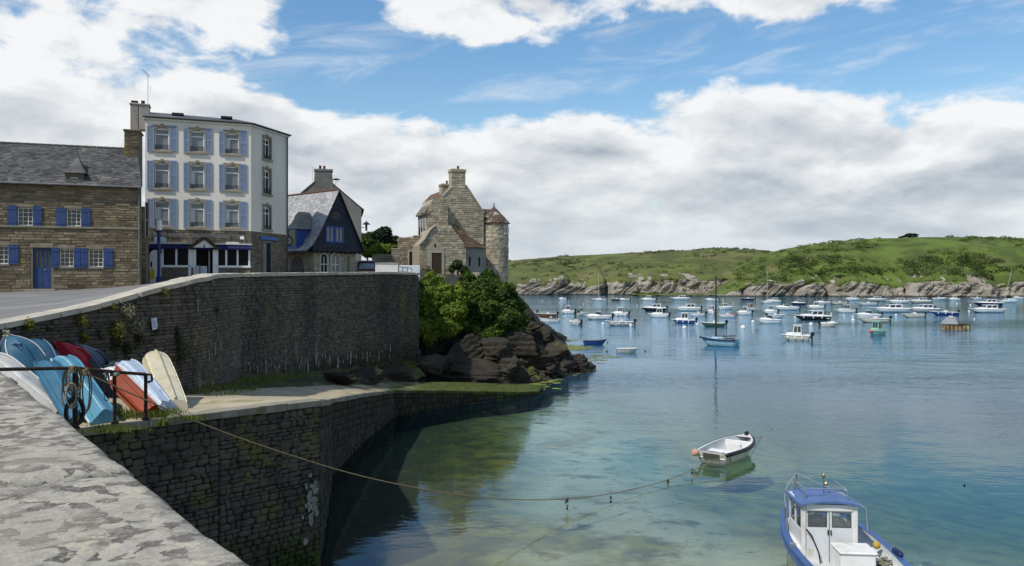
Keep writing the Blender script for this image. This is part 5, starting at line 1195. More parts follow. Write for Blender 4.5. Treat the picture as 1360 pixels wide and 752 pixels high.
# ------------------------------------------------------------------ turreted manor on the point
def manor():
    r = random.Random(61); ang = R(22); o = P(615, 364, 97.0); f = Frame('stone_manor', o.x, o.y, o.z, ang, 'old stone manor with tall chimney, steep gable and round corner turret on the point', 'manor'); R_ = f.root
    ms, mm = M['manor_stone'], M['manor_mortar']
    def poly(pts, off): return [f.uv(px, py, off) for px, py in pts]
    def lim_of(pl):
        def lim(z):
            xs = []
            n = len(pl)
            for i in range(n):
                (x0, z0), (x1, z1) = pl[i], pl[(i + 1) % n]
                if (z0 - z) * (z1 - z) < 0: xs.append(x0 + (x1 - x0) * (z - z0) / (z1 - z0))
            return (min(xs), max(xs)) if len(xs) > 1 else (0, 0)
        return lim
    def block(name, pts, off, dep, ops=(), base=-1.2, mat=mm, face=True, roof=None):
        pl = poly(pts, off); pl = [(x, base if i in (0, len(pl) - 1) else z) for i, (x, z) in enumerate(pl)]
        b = MB().prism(pl, off, off + dep).build(name, mat, R_)
        if face:
            st = MB(); stones(st, lim_of(pl), base, max(z for x, z in pl), .27, (.3, .85), off, list(ops), r, .05); tag(st.build('stone_facing', ms, b), kind='stuff')
        return b, pl
    # main gable with its slate roof slopes behind a stone coping
    main, pl = block('main_gable', [(588, 364), (588, 262), (600, 249.5), (618, 246.5), (642.5, 284), (642.5, 364)], 0, 9)
    cp = MB()
    for (x0, z0), (x1, z1) in ((pl[1], pl[2]), (pl[3], pl[4])):
        d = Vector((x1 - x0, 0, z1 - z0)).normalized(); nrm = Vector((-d.z, 0, d.x)) * .16
        cp.add([(x0, -.12, z0), (x1, -.12, z1), (x1 + nrm.x, -.12, z1 + nrm.z), (x0 + nrm.x, -.12, z0 + nrm.z), (x0, .5, z0), (x1, .5, z1), (x1 + nrm.x, .5, z1 + nrm.z), (x0 + nrm.x, .5, z0 + nrm.z)], [(0, 1, 2, 3), (4, 5, 6, 7), (0, 1, 5, 4), (1, 2, 6, 5), (2, 3, 7, 6), (3, 0, 4, 7)])
    cp.build('gable_coping', mk('manor_coping', (.36, .33, .26), (.25, .23, .18), 1, .95), main)
    rf = MB()
    for (x0, z0), (x1, z1) in ((pl[1], pl[2]), (pl[3], pl[4])): rf.quad((x0, .5, z0 + .06), (x1, .5, z1 + .06), (x1, 9.2, z1 + .06), (x0, 9.2, z0 + .06))
    rf.build('main_roof', M['brown_roof'], main)
    # chimneys
    a, b, c, d = f.rect(600, 224.5, 618, 250, -.02); ch = MB(); ch.box(a, b, -.03, 1.2, c, d - .42); ch.bbox(a - .1, b + .1, -.12, 1.3, d - .42, d, .05); co = ch.build('chimney', mm, R_); st = MB(); stones(st, lambda z: (a, b), c, d - .45, .26, (.3, .7), -.03, [], r, .05); tag(st.build('stone_facing', ms, co), kind='stuff'); pot(co, (a + b) / 2 + .1, .5, d, .16, .42)
    a, b, c, d = f.rect(587, 244, 598, 268, 2.2); ch = MB(); ch.box(a, b, 2.2, 3.4, c, d - .3); ch.bbox(a - .1, b + .1, 2.1, 3.5, d - .3, d, .05); co = ch.build('chimney', mm, R_); st = MB(); stones(st, lambda z: (a, b), c, d - .32, .26, (.3, .7), 2.2, [], r, .05); tag(st.build('stone_facing', ms, co), kind='stuff'); pot(co, (a + b) / 2 + .25, 2.7, d, .15, .42)
    # left wing, standing forward
    wing, wp = block('left_wing', [(567.5, 364), (567.5, 284), (571, 273), (575, 264.5), (595, 264), (595, 364)], -1.6, 3.9)
    # left side of the wing: row of narrow windows under bracketed eaves
    xw = wp[0][0]; zt = wp[1][1]; sd = MB(); Ts = Matrix.Translation((xw, 0, 0)) @ Matrix.Rotation(-math.pi / 2, 4, 'Z')
    st = MB(); stones(st, lambda z: (-2.3, 1.6), -1.2, zt - 2.9, .27, (.3, .8), 0, [], r, .05, Ts); tag(st.build('side_facing', ms, wing), kind='stuff')
    fr = MB(); gls = []
    for i in range(4):
        x = -2.2 + i * 1.05; fr.box(x - .14, x + .14, -.06, .02, zt - 2.8, zt - .25, Ts)
        if i < 3: gls.append(MB().box(x + .14, x + .91, -.03, -.005, zt - 2.7, zt - .35, Ts))
    fr.box(-2.3, 1.15, -.08, .02, zt - 2.95, zt - 2.8, Ts); fr.box(-2.3, 1.15, -.08, .02, zt - .25, zt - .05, Ts); w_ = fr.build('window_row', mk('pale_stone_mullion', (.48, .46, .41), (.38, .36, .32), 2, .9), wing); [g_.build('pane', M['glass'], w_) for g_ in gls]
    ev = MB(); ev.box(xw - .35, xw + .3, -1.75, 2.3, zt - .08, zt + .12); ev.tbox([(xw - .35, -1.55, zt + .12), (xw + .1, -1.55, zt + .12), (xw + .1, 2.3, zt + .12), (xw - .35, 2.3, zt + .12)], [(xw + .45, -1.55, zt + 1.2), (xw + .8, -1.55, zt + 1.3), (xw + .8, 2.3, zt + 1.3), (xw + .45, 2.3, zt + 1.2)]); ev.build('eaves', mk('manor_eave', (.17, .15, .12), (.11, .10, .08), 2, .9), wing)
    go = MB(); go.tube([(xw - .3, -1.6, zt), (xw - .8, -1.75, zt + .1), (xw - 1.0, -1.8, zt - .02)], [.12, .1, .05], 6); go.build('gargoyle', M['trim'], wing)
    # porch with pointed door surround
    dl = f.rect(573, 336, 586.5, 364, -3.2); dl = (dl[0], dl[1], -.25, dl[3])
    sur = poly([(567.5, 364), (567.5, 331), (577.5, 317), (589.5, 331), (589.5, 364)], -3.2); sl_, sr_ = sur[0][0], sur[-1][0]
    por, pp = block('porch', [(556.5, 364), (556.5, 326), (564, 318), (571, 306), (578, 300), (598, 299), (619, 327.5), (619, 364)], -3.2, 3.5, [(sl_, sr_, -2, sur[1][1])])
    cpm = MB(); path = [(x, -3.3, z + .05) for x, z in pp[1:5]]; cpm.tube(path, .13, 6); cpm.build('porch_coping', mk('manor_coping', (.36, .33, .26)), por)
    s_ = MB(); z2 = sur[1][1]; s_.box(sl_, dl[0], -3.32, -3.19, -1.0, z2); s_.box(dl[1], sr_, -3.32, -3.19, -1.0, z2); s_.box(dl[0], dl[1], -3.32, -3.19, dl[3], z2); s_.prism([(sl_ - .1, z2), (sr_ + .1, z2), (sur[2][0], sur[2][1])], -3.33, -3.18); s_.build('door_surround', mk('surround_stone', (.40, .36, .27), (.3, .27, .2), 1.5, .9), por)
    d_ = MB(); n = 6
    for i in range(n): x0 = dl[0] + (dl[1] - dl[0]) * i / n; d_.box(x0 + .01, x0 + (dl[1] - dl[0]) / n - .01, -3.26, -3.2, dl[2], dl[3])
    d_.build('door', M['brown_wood'], por); ni = MB(); x = sur[2][0]; ni.box(x - .1, x + .1, -3.345, -3.335, z2 + .2, z2 + .62); ni.build('niche', M['dark'], por)
    # chapel like lean-to with mossy roof
    a = f.uv(619, 364, -3.2)[0]; b2, zc = f.uv(645.5, 329, -1.9); ze = f.uv(630, 328.5, -2.6)[1]
    le = MB(); le.add([(a - .05, -3.1, -1.2), (b2, -1.9, -1.2), (b2, .1, -1.2), (a - .05, .1, -1.2), (a - .05, -3.1, ze), (b2, -1.9, ze), (b2, .1, ze), (a - .05, .1, ze)], [(0, 3, 2, 1), (4, 5, 6, 7), (0, 1, 5, 4), (1, 2, 6, 5), (2, 3, 7, 6), (3, 0, 4, 7)]); lo = le.build('lean_to', mk('lean_to_render', (.27, .255, .225), (.2, .19, .165), .8, .95, .15, 12), R_)
    dv = Vector((b2 - a + .05, 1.2, 0)).normalized(); nv = Vector((dv.y, -dv.x, 0))
    for px in (624.5, 637):
        t = (px - 619) / 27; c = Vector((a - .05, -3.1, 0)).lerp(Vector((b2, -1.9, 0)), t) + nv * .02; k = MB(); hw = .14; q0, q1 = c - dv * hw, c + dv * hw; za, zb = .9, 2.1
        k.add([(*q0.xy, za), (*q1.xy, za), (*q1.xy, zb - .2), (*c.xy, zb), (*q0.xy, zb - .2)], [(0, 1, 2, 3, 4)]); k.build('slit_window', M['dark'], lo)
    xr, zr_ = f.uv(596, 298.5, -.3); e0, e1 = Vector((a - .2, -3.45, ze - .05)), Vector((b2 + .3, -2.2, ze - .05)); r0, r1 = Vector((xr, -1.6, zr_)), Vector((xr + .9, -.02, zr_ + .1))
    rb = MB(); pts = []
    for i in range(7):
        t = i / 6; s = t ** 1.0; sag = -.28 * math.sin(math.pi * t); pts.append((e0.lerp(r0, s) + Vector((0, 0, sag)), e1.lerp(r1, s) + Vector((0, 0, sag))))
    for (p0, p1), (p2, p3) in zip(pts, pts[1:]): rb.quad(tuple(p0), tuple(p1), tuple(p3), tuple(p2))
    ro = rb.build('lean_to_roof', M['brown_roof'], R_); s4 = MB()
    for (p0, p1), (p2, p3) in zip(pts, pts[1:]): slates(s4, tuple(p0), tuple(p1), tuple(p3), tuple(p2), .22, .32, r, .03)
    tag(s4.build('tiles', M['brown_roof'], ro), kind='stuff')
    # round turret
    uc, _ = f.uv(656, 330, 1.2); rad = 1.82; zt = f.uv(656, 296.5, 1.2)[1]; ztop = f.uv(655, 275, 1.2)[1]; cyl = MB().lathe([(rad - .04, -2.2), (rad - .04, zt)], 28, (uc, 1.2, 0)).build('turret', mm, R_, True)
    st = MB(); z = -2.1; k = 0
    while z < zt - .1:
        h = r.uniform(.2, .32); h = min(h, zt - z); n = r.randint(15, 19); ph = r.uniform(0, 1)
        for i in range(n):
            a0, a1 = (i + ph) * 6.2832 / n + .012, (i + 1 + ph) * 6.2832 / n - .012; pr = rad + r.uniform(-.015, .035)
            vs = [(uc + math.cos(q) * s, 1.2 + math.sin(q) * s, zz) for s in (pr, rad - .06) for q, zz in ((a0, z + .015), (a1, z + .015), (a1, z + h - .015), (a0, z + h - .015))]; st.add(vs, [(0, 1, 2, 3), (0, 4, 5, 1), (1, 5, 6, 2), (2, 6, 7, 3), (3, 7, 4, 0)])
        z += h
    tag(st.build('stone_facing', ms, cyl), kind='stuff')
    prof = [(rad + .22, zt - .06), (rad * .78, zt + (ztop - zt) * .32), (rad * .42, zt + (ztop - zt) * .66), (.06, ztop)]; co = MB().lathe(prof, 24, (uc, 1.2, 0)).build('turret_roof', M['brown_roof'], cyl)
    tl = MB()
    for (ra, za), (rb_, zb) in zip(prof, prof[1:]):
        for i in range(24):
            q0, q1 = i * 6.2832 / 24, (i + 1) * 6.2832 / 24; pp_ = lambda ra_, q, zz: (uc + math.cos(q) * ra_, 1.2 + math.sin(q) * ra_, zz); slates(tl, pp_(ra, q0, za), pp_(ra, q1, za), pp_(rb_, q1, zb), pp_(rb_, q0, zb), .24, .3, r, .025)
    tag(tl.build('tiles', mk('turret_tile', (.12, .085, .06), (.075, .055, .042), 1.5, .9, .2, island=.3, c3=(.33, .31, .26), c3lo=.5, c3hi=.6, c3scale=1.1), co), kind='stuff'); MB().lathe([(.1, -.1), (.14, .1), (.05, .25), (.12, .4), (.02, .55)], 10, (uc, 1.2, ztop)).build('finial', M['trim'], co)
    # turret windows
    for aa in (-.55, -.95):
        d0 = Vector((math.cos(aa), math.sin(aa), 0)); tt = Vector((-d0.y, d0.x, 0)); c = Vector((uc, 1.2, zt - .95)) + d0 * (rad + .035); k = MB(); k.add([tuple(c + tt * s * .3 + Vector((0, 0, z_)) + d0 * q) for q in (0, -.1) for s, z_ in ((-1, -.5), (1, -.5), (1, .5), (-1, .5))], [(0, 1, 2, 3), (4, 5, 6, 7), (0, 1, 5, 4), (1, 2, 6, 5), (2, 3, 7, 6), (3, 0, 4, 7)]); w_ = k.build('window', M['white_paint'], cyl)
        k = MB(); k.add([tuple(c + d0 * .006 + tt * s + Vector((0, 0, z_))) for s, z_ in ((-.22, -.4), (-.03, -.4), (-.03, .4), (-.22, .4), (.03, -.4), (.22, -.4), (.22, .4), (.03, .4))], [(0, 1, 2, 3), (4, 5, 6, 7)]); k.build('pane', M['glass'], w_)
    # roof piece between gable and turret
    a, z0_ = f.uv(638, 296, 1.5); b3, z1_ = f.uv(652, 278, 3.0); k = MB(); k.quad((a, 1.0, z0_), (b3 + .6, 1.0, z0_), (b3 + .6, 3.0, z1_), (a, 3.0, z1_)); k.box(a, b3 + .5, 1.2, 6, -1, z0_); k.build('back_range', M['brown_roof'], R_)
    # steps and low wall before the door
    k = MB(); [k.bbox(dl[0] - .5 - .3 * i, dl[1] + .5 + .3 * i, -3.8 - .4 * i, -3.2, -.45 - .2 * i, -.25 - .2 * i, .03) for i in range(4)]; k.build('steps', M['trim'], R_)
    k = MB(); k.bbox(dl[1] + .9, dl[1] + 4.0, -5.2, -4.7, -1.6, .1, .05); k.build('terrace_wall', ms, R_)
manor()

# ------------------------------------------------------------------ garden walls, white barrier, rails, trees, lamp bracket, van
def walls():
    r = random.Random(77)
    f = Frame('garden_wall', *ray(528, 94), 8.6, R(8), 'tall rough stone garden wall with a narrow doorway beside the manor', 'wall'); a, b, c, d = f.rect(528, 317, 562, 362); dr = f.rect(543.5, 334, 547.5, 362); z1 = f.uv(562, 312)[1]
    pl = [(a, -.5), (a, d), (b, z1), (b, -.5)]; o = MB().prism(pl, 0, .6).build('wall_core', M['manor_mortar'], f.root); st = MB(); stones(st, lambda z: (a if z < d else a + (b - a) * (z - d) / max(z1 - d, .01), b), -.5, z1, .25, (.25, .6), 0, [(dr[0] - .15, dr[1] + .15, -1, dr[3] + .2)], r, .05); tag(st.build('stone_facing', mk('garden_stone', (.30, .25, .17), (.19, .16, .11), 1, .95, .3, island=.3), f.root), kind='stuff')
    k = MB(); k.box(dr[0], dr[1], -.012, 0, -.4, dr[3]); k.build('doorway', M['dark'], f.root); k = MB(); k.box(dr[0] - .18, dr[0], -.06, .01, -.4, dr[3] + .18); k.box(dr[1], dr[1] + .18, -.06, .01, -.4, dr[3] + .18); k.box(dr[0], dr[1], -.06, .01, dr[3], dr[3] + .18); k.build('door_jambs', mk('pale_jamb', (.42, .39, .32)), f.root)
    f = Frame('garden_wall', *ray(496, 90), 8.6, R(6), 'lower stone garden wall stepping up behind the parked van', 'wall'); 
    for i, (x0, x1, y0) in enumerate(((494, 520, 338), (520, 531, 330))):
        a, b, c, d = f.rect(x0, y0, x1, 362); MB().bbox(a, b, 0, .5, -.5, d, .03).build('wall_core', M['manor_mortar'], f.root); st = MB(); stones(st, lambda z: (a, b), -.5, d - .04, .25, (.25, .6), 0, [], r, .05); tag(st.build('stone_facing', mk('garden_stone_grey', (.25, .225, .17), (.16, .145, .11), 1, .95, .3, island=.3), f.root), kind='stuff')
    f = Frame('white_barrier', *ray(498, 70), 8.1, R(10), 'low white painted street wall with a step, beside the van', 'wall'); wm = mk('white_wall_paint', (.74, .73, .68), (.62, .61, .56), .8, .7)
    a, b, c, d = f.rect(498.5, 350.5, 529, 366); MB().bbox(a, b, 0, .3, -.6, d, .03).build('wall_panel', wm, f.root); MB().bbox(a - .05, b + .02, -.05, .35, d, d + .09, .02).build('capping', mk('wall_cap', (.45, .44, .42)), f.root); a2, b2, c2, d2 = f.rect(529, 352.5, 558, 366); MB().bbox(b + .01, b2, .05, .3, -.6, d2, .03).build('wall_panel', mk('bluish_white', (.62, .66, .70), (.52, .56, .6), .8, .6), f.root)
    f = Frame('street_railing', *ray(529, 66), 8.1, R(14), 'thin dark metal railing standing before the white street wall', 'railing'); 
    for px in (529.5, 535, 541, 547): u, z = f.uv(px, 354.5 + (px - 529) * .12); MB().tube([(u, 0, -.4), (u, 0, z)], .028, 6).build('post', M['black'], f.root)
    u0, z0 = f.uv(529.5, 354.5); u1, z1 = f.uv(547, 356.6); MB().tube([(u0, 0, z0), (u1, 0, z1)], .03, 6).build('rail', M['black'], f.root); MB().tube([(u0, 0, z0 - .35), (u1, 0, z1 - .35)], .02, 6).build('rail', M['black'], f.root)
walls()
for nm, px, py, d, lobes, n, mat, lab in (('garden_tree', 508, 345, 104, [(0, 0, 2.6, 1.6, 1.5, 1.3, 1), (-1.2, 0, 2.0, 1.2, 1.2, 1.0, 1), (1.1, .2, 1.9, 1.2, 1.2, .9, 1), (.2, 0, 3.6, 1.1, 1.0, .8, 1), (1.7, 0, 2.5, .7, .7, .7, .8), (-.6, 0, 3.2, .9, .9, .7, .9)], 5200, M['leaf_pine'], 'dark evergreen tree rising over the garden wall'),
        ('garden_tree', 488, 346, 101, [(0, 0, 2.0, 1.5, 1.4, 1.3, 1), (1.2, 0, 1.6, 1.2, 1.2, 1.0, 1), (-.8, 0, 2.6, 1.0, 1, .9, 1), (.4, 0, 3.0, .9, .9, .7, 1)], 3800, M['leaf_tree'], 'mid green garden tree against the grey house corner'),
        ('garden_shrub', 507, 346, 97, [(0, 0, 1.2, 1.6, 1.2, .8, 1), (1.2, 0, 1.4, 1.0, 1, .6, 1), (-1.3, 0, 1.0, 1.1, 1, .7, 1)], 2600, M['leaf_light'], 'bright green rounded shrub in front of the dark evergreen')):
    q = P(px, py, d); tree(nm, tuple(q), 1.8, .12, lobes, n, .17, mat, lab, 'tree' if 'tree' in nm else 'shrub', int(px * 7))
p = P(481.5, 303, 84); bl = empty('bracket_lantern', tuple(p), 0, 'dark street lantern on a bracket at the grey house corner', 'lantern'); MB().tube([(-.35, 0, .0), (.3, 0, .1), (.36, 0, .2)], .03, 5).build('bracket', M['black'], bl); k = MB(); k.lathe([(.10, -.3), (.12, .35), (.12, .4)], 8, (.4, 0, 0)); k.lathe([(.45, .38), (.28, .52), (.06, .66), (.03, .8)], 10, (.4, 0, 0)); k.build('lamp_head', M['black'], bl)

def van():
    p = P(487, 366, 73); v = empty('parked_van', (p.x, p.y, p.z - .6), R(8), 'dark blue and maroon van parked beside the slate cottage', 'van')
    body = MB(); W, L = .88, 4.4; pm = mk('maroon_van_paint', (.045, .018, .02), (.035, .015, .016), 2, .35, coat=.3)
    prof = [(0, .35), (0, 1.05), (.15, 1.15), (.35, 1.75), (.6, 1.9), (3.2, 1.9), (3.9, 1.3), (4.35, 1.1), (4.4, .4)]; body.prism([(x, z) for x, z in prof], -W, W, Matrix.Rotation(math.pi / 2, 4, 'Z')); body.build('body', pm, v)
    k = MB(); k.add([(-.72, .16, 1.2), (.72, .16, 1.2), (.62, .33, 1.72), (-.62, .33, 1.72)], [(0, 1, 2, 3)], Matrix.Translation((0, -.03, .0))); k.build('rear_window', M['glass_pale'], v); k = MB(); k.bbox(-.80, .80, .42, 3.2, 1.88, 2.0, .05); k.build('roof', mk('van_roof', (.35, .40, .48)), v)
    for x in (-.76, .76): MB().bbox(x - .07, x + .07, -.04, .05, .75, 1.08, .02).build('tail_light', mk('tail_red', (.25, .01, .01)), v)
    MB().bbox(-.9, .9, -.10, .05, .32, .58, .04).build('bumper', M['black'], v)
    for x in (-.8, .8):
        for y in (.8, 3.5): MB().lathe([(.0, -.1), (.31, -.1), (.33, 0), (.31, .1), (0, .1)], 18, (0, 0, 0), Matrix.Translation((x, y, .33)) @ Matrix.Rotation(math.pi / 2, 4, 'Y')).build('wheel', M['black'], v)
    MB().bbox(-1.12, -.92, .0, .08, -.2, 2.0, .02).build('side_panel', M['blue_deep'], v)
van()

# ------------------------------------------------------------------ lamp post, figure board and flowers before the porch
p = P(211, 384, 50.5); lp = empty('street_lamp', (p.x, p.y, 7.45), 0, 'navy street lamp with a tall white cylinder lantern in front of the hotel porch', 'street lamp'); k = 50.5 / F; zt = CH - (290.5 - CY) * k - 7.45; zl = CH - (306 - CY) * k - 7.45
MB().lathe([(.16, 0), (.16, .9), (.10, 1.0), (.10, zl - .1), (.15, zl)], 12).build('post', mk('lamp_navy', (.018, .03, .16), (.015, .025, .13), 3, .45), lp); MB().lathe([(.17, zl), (.20, zl + .1), (.20, zt - .15), (.16, zt - .08)], 14).build('lantern', mk('lamp_milk_glass', (.75, .76, .76), (.68, .69, .7), 3, .3), lp); MB().lathe([(.24, zt - .08), (.24, zt - .03), (.08, zt)], 14).build('cap', mk('lamp_cap', (.5, .5, .5)), lp)
p = P(207.5, 380, 51.5); k_ = 51.5 / F; fb = empty('menu_board', (p.x - .05, p.y, 7.5), R(12), 'white round topped advertising board with yellow and red paint beside the navy lamp', 'board'); hh = CH - (332 - CY) * k_ - 7.5; w2 = 7.2 * k_
pl = [(-w2, .35), (w2, .35)] + [(w2 * math.cos(t), hh - w2 + w2 * math.sin(t)) for t in np.linspace(0, math.pi, 12)]; MB().prism(pl, -.03, .03).build('panel', M['white_paint'], fb)
MB().prism([(-w2 * .95, .75), (-.05, .75), (-.05, 1.35), (-w2 * .6, 1.5), (-w2 * .95, 1.2)], -.036, -.032).build('yellow_print', mk('yellow_print', (.62, .50, .02), (.55, .43, .02), 3, .6), fb)
MB().prism([(.06, .45), (w2 * .9, .45), (w2 * .9, .85), (.06, .85)], -.036, -.032).build('blue_print', M['blue_deep'], fb); MB().prism([(-w2 * .9, 1.5), (-w2 * .55, 1.55), (-w2 * .5, 1.95), (-w2 * .8, 1.85)], -.036, -.032).build('dark_print', M['black'], fb); MB().box(-w2 * .9, w2 * .9, -.2, .2, 0, .35).build('foot', M['navy'], fb)
p = P(201, 374, 52.0); fp = empty('flower_tub', (p.x, p.y, 7.45), 0, 'tub of red flowers and dark leaves beside the advertising board', 'planter'); MB().lathe([(.28, 0), (.36, .5), (.40, .52), (.40, .58), (.30, .55)], 14).build('tub', M['terracotta'], fp); leaves('foliage', [(0, 0, .95, .5, .5, .4, 1)], 260, .12, M['leaf_tree'], 5, fp); leaves('blossom', [(0, -.1, .85, .5, .45, .3, 1)], 160, .09, mk('red_blossom', (.42, .02, .03), (.3, .015, .02), 3, .7), 6, fp, inner=.8)
# ------------------------------------------------------------------ boats
def hull_rings(L, B, H, dr=.25, tr=.8, bow=2.2, rake=.10, sheer=.28, n=14, m=6, flat=.55, inset=0.0, tilt=.04, chine=False):
    """stations from stern (x=0) to bow (x=L); each a list of points from port sheer over the keel to starboard sheer"""
    out = []
    for i in range(n + 1):
        s = i / n; ss = s ** .9
        b = B / 2 * (1 - max(0, (ss - .42) / .58) ** bow) * (tr + (1 - tr) * min(1, ss / .4) ** .7); b = max(b - inset, .012)
        zs = H * (1 + sheer * ss ** 2.2 + .06 * (1 - ss) ** 2); zk = -dr + (max(0, ss - .68) / .32) ** 2.2 * (dr + H * .75); zk = min(zk + inset, zs - .02); st = []
        for j in range(-m, m + 1):
            t = abs(j) / m; q = t ** (1.0 + flat); y = b * (1 - (1 - t) ** 2.0) ** (.62 + .5 * max(0, ss - .5)); z = zk + (zs - zk) * q
            
            if chine:
                lift_ = .10 + .25 * max(0, ss - .55) / .45
                if t <= .5: y = b * .80 * t * 2; q = lift_ * t * 2
                else: y = b * (.80 + .20 * (t - .5) * 2); q = lift_ + (1 - lift_) * (t - .5) * 2
                z = zk + (zs - zk) * q
            x = L * ss + rake * L * max(0, ss - .6) / .4 * (q - .5) - tilt * L * (1 - q) * (-1 if i == 0 else 0)
            st.append((x, math.copysign(y, j) if j else 0.0, z))
        out.append(st)
    return out
def loft(mb, rings, M_=None, lo=0.0, hi=1.0, cap=True):
    """skin over rings; lo/hi keep only the band between those shares of the section height"""
    n = len(rings); k = len(rings[0]); m = k // 2; vs = [p for r_ in rings for p in r_]; fs = []
    for i in range(n - 1):
        for j in range(k - 1):
            t = abs(j + .5 - m) / m
            if lo <= t <= hi: fs.append((i * k + j, i * k + j + 1, (i + 1) * k + j + 1, (i + 1) * k + j))
    if cap and lo == 0: fs.append(tuple(range(k)) if hi >= 1 else tuple(j for j in range(k) if abs(j - m) / m <= hi + .01))
    elif cap: 
        for j in range(m):
            t = (m - j - .5) / m
            if lo <= t <= hi: fs.append((j, j + 1, k - 2 - j, k - 1 - j))
    mb.add(vs, fs, M_)
def sheer_line(rings, side): return [r_[0 if side < 0 else -1] for r_ in rings]
def strake(mb, rings, r_=.03, M_=None, n=5, dz=0):
    for s in (-1, 1): mb.tube([(x, y + math.copysign(r_ * .6, y), z + dz) for x, y, z in sheer_line(rings, s)], r_, n, True, M_)
def deck(mb, rings, drop, x0=0.0, x1=1.0, M_=None):
    k = len(rings[0]); L = rings[-1][-1][0]; prev = None
    for r_ in rings:
        a, b = Vector(r_[0]), Vector(r_[-1]); a.z -= drop; b.z -= drop
        if x0 * L - 1e-3 <= a.x <= x1 * L + .3:
            if prev: mb.quad(prev[0], prev[1], tuple(b), tuple(a), M_)
            prev = (tuple(a), tuple(b))
def cabin(root, x0, x1, w, z0, z1, mat, fw=.35, bw=.05, tw=.86, roof=.06, wins=True, side=.62, glass=None, ov=.12, roofmat=None):
    """tapered wheelhouse with windows all round and a roof slab"""
    a, b = w / 2, w / 2 * tw; k = MB(); lo = [(x0, -a, z0), (x1, -a, z0), (x1, a, z0), (x0, a, z0)]; hi = [(x0 + bw, -b, z1), (x1 - fw, -b, z1), (x1 - fw, b, z1), (x0 + bw, b, z1)]; k.tbox(lo, hi); c = k.build('cabin', mat, root)
    rf = MB(); rf.bbox(x0 + bw - ov, x1 - fw + ov, -b - .06, b + .06, z1 + .003, z1 + roof, .02); rf.build('cabin_roof', roofmat or mat, c)
    if wins:
        g = MB(); gm = glass or M['glass']
        def face(p00, p10, p11, p01, u0, u1, v0, v1):
            p00, p10, p11, p01 = map(Vector, (p00, p10, p11, p01)); nrm = (p10 - p00).cross(p01 - p00).normalized() * .014
            q = lambda u, v: tuple(p00.lerp(p10, u).lerp(p01.lerp(p11, u), v) + nrm)
            g.quad(q(u0, v0), q(u1, v0), q(u1, v1), q(u0, v1))
        v0 = 1 - side; m = .5
        for u0, u1 in ((.08, .47), (.53, .93)): face(lo[0], lo[1], hi[1], hi[0], u0, u1, v0, .92); face(lo[2], lo[3], hi[3], hi[2], u0, u1, v0, .92)
        for u0, u1 in ((.08, .47), (.53, .92)): face(lo[1], lo[2], hi[2], hi[1], u0, u1, v0, .92)
        face(lo[3], lo[0], hi[0], hi[3], .12, .45, v0, .92); face(lo[3], lo[0], hi[0], hi[3], .55, .88, .1, .92)
        g.build('windows', gm, c)
    return c
def outboard(root, z, y=0.0, s=1.0, mat=None):
    k = MB(); k.bbox(-.52 * s, -.08 * s, y - .17 * s, y + .17 * s, z + .05 * s, z + .55 * s, .09 * s); k.bbox(-.36 * s, -.16 * s, y - .07 * s, y + .07 * s, z - .75 * s, z + .05 * s, .03); k.box(-.16 * s, .04, y - .1 * s, y + .1 * s, z - .2 * s, z + .02 * s); return k.build('outboard_motor', mat or M['black'], root)
BMAT = {}
def paint(name, c): 
    return mk('boat_' + name, c, tuple(q * .85 for q in c), 1.5, .35, c3=tuple(q * .6 for q in c), c3lo=.68, c3hi=.85, c3scale=1.2)
COLR = {'white': (.80, .80, .78), 'grey': (.55, .56, .55), 'cream': (.66, .61, .47), 'black': (.018, .018, .02), 'navy': (.018, .03, .08), 'blue': (.022, .075, .26), 'red': (.28, .02, .025), 'green': (.045, .10, .07), 'mint': (.30, .56, .45), 'pale_blue': (.33, .52, .60), 'maroon': (.06, .012, .014), 'rust': (.17, .085, .04), 'teal': (.05, .24, .34)}
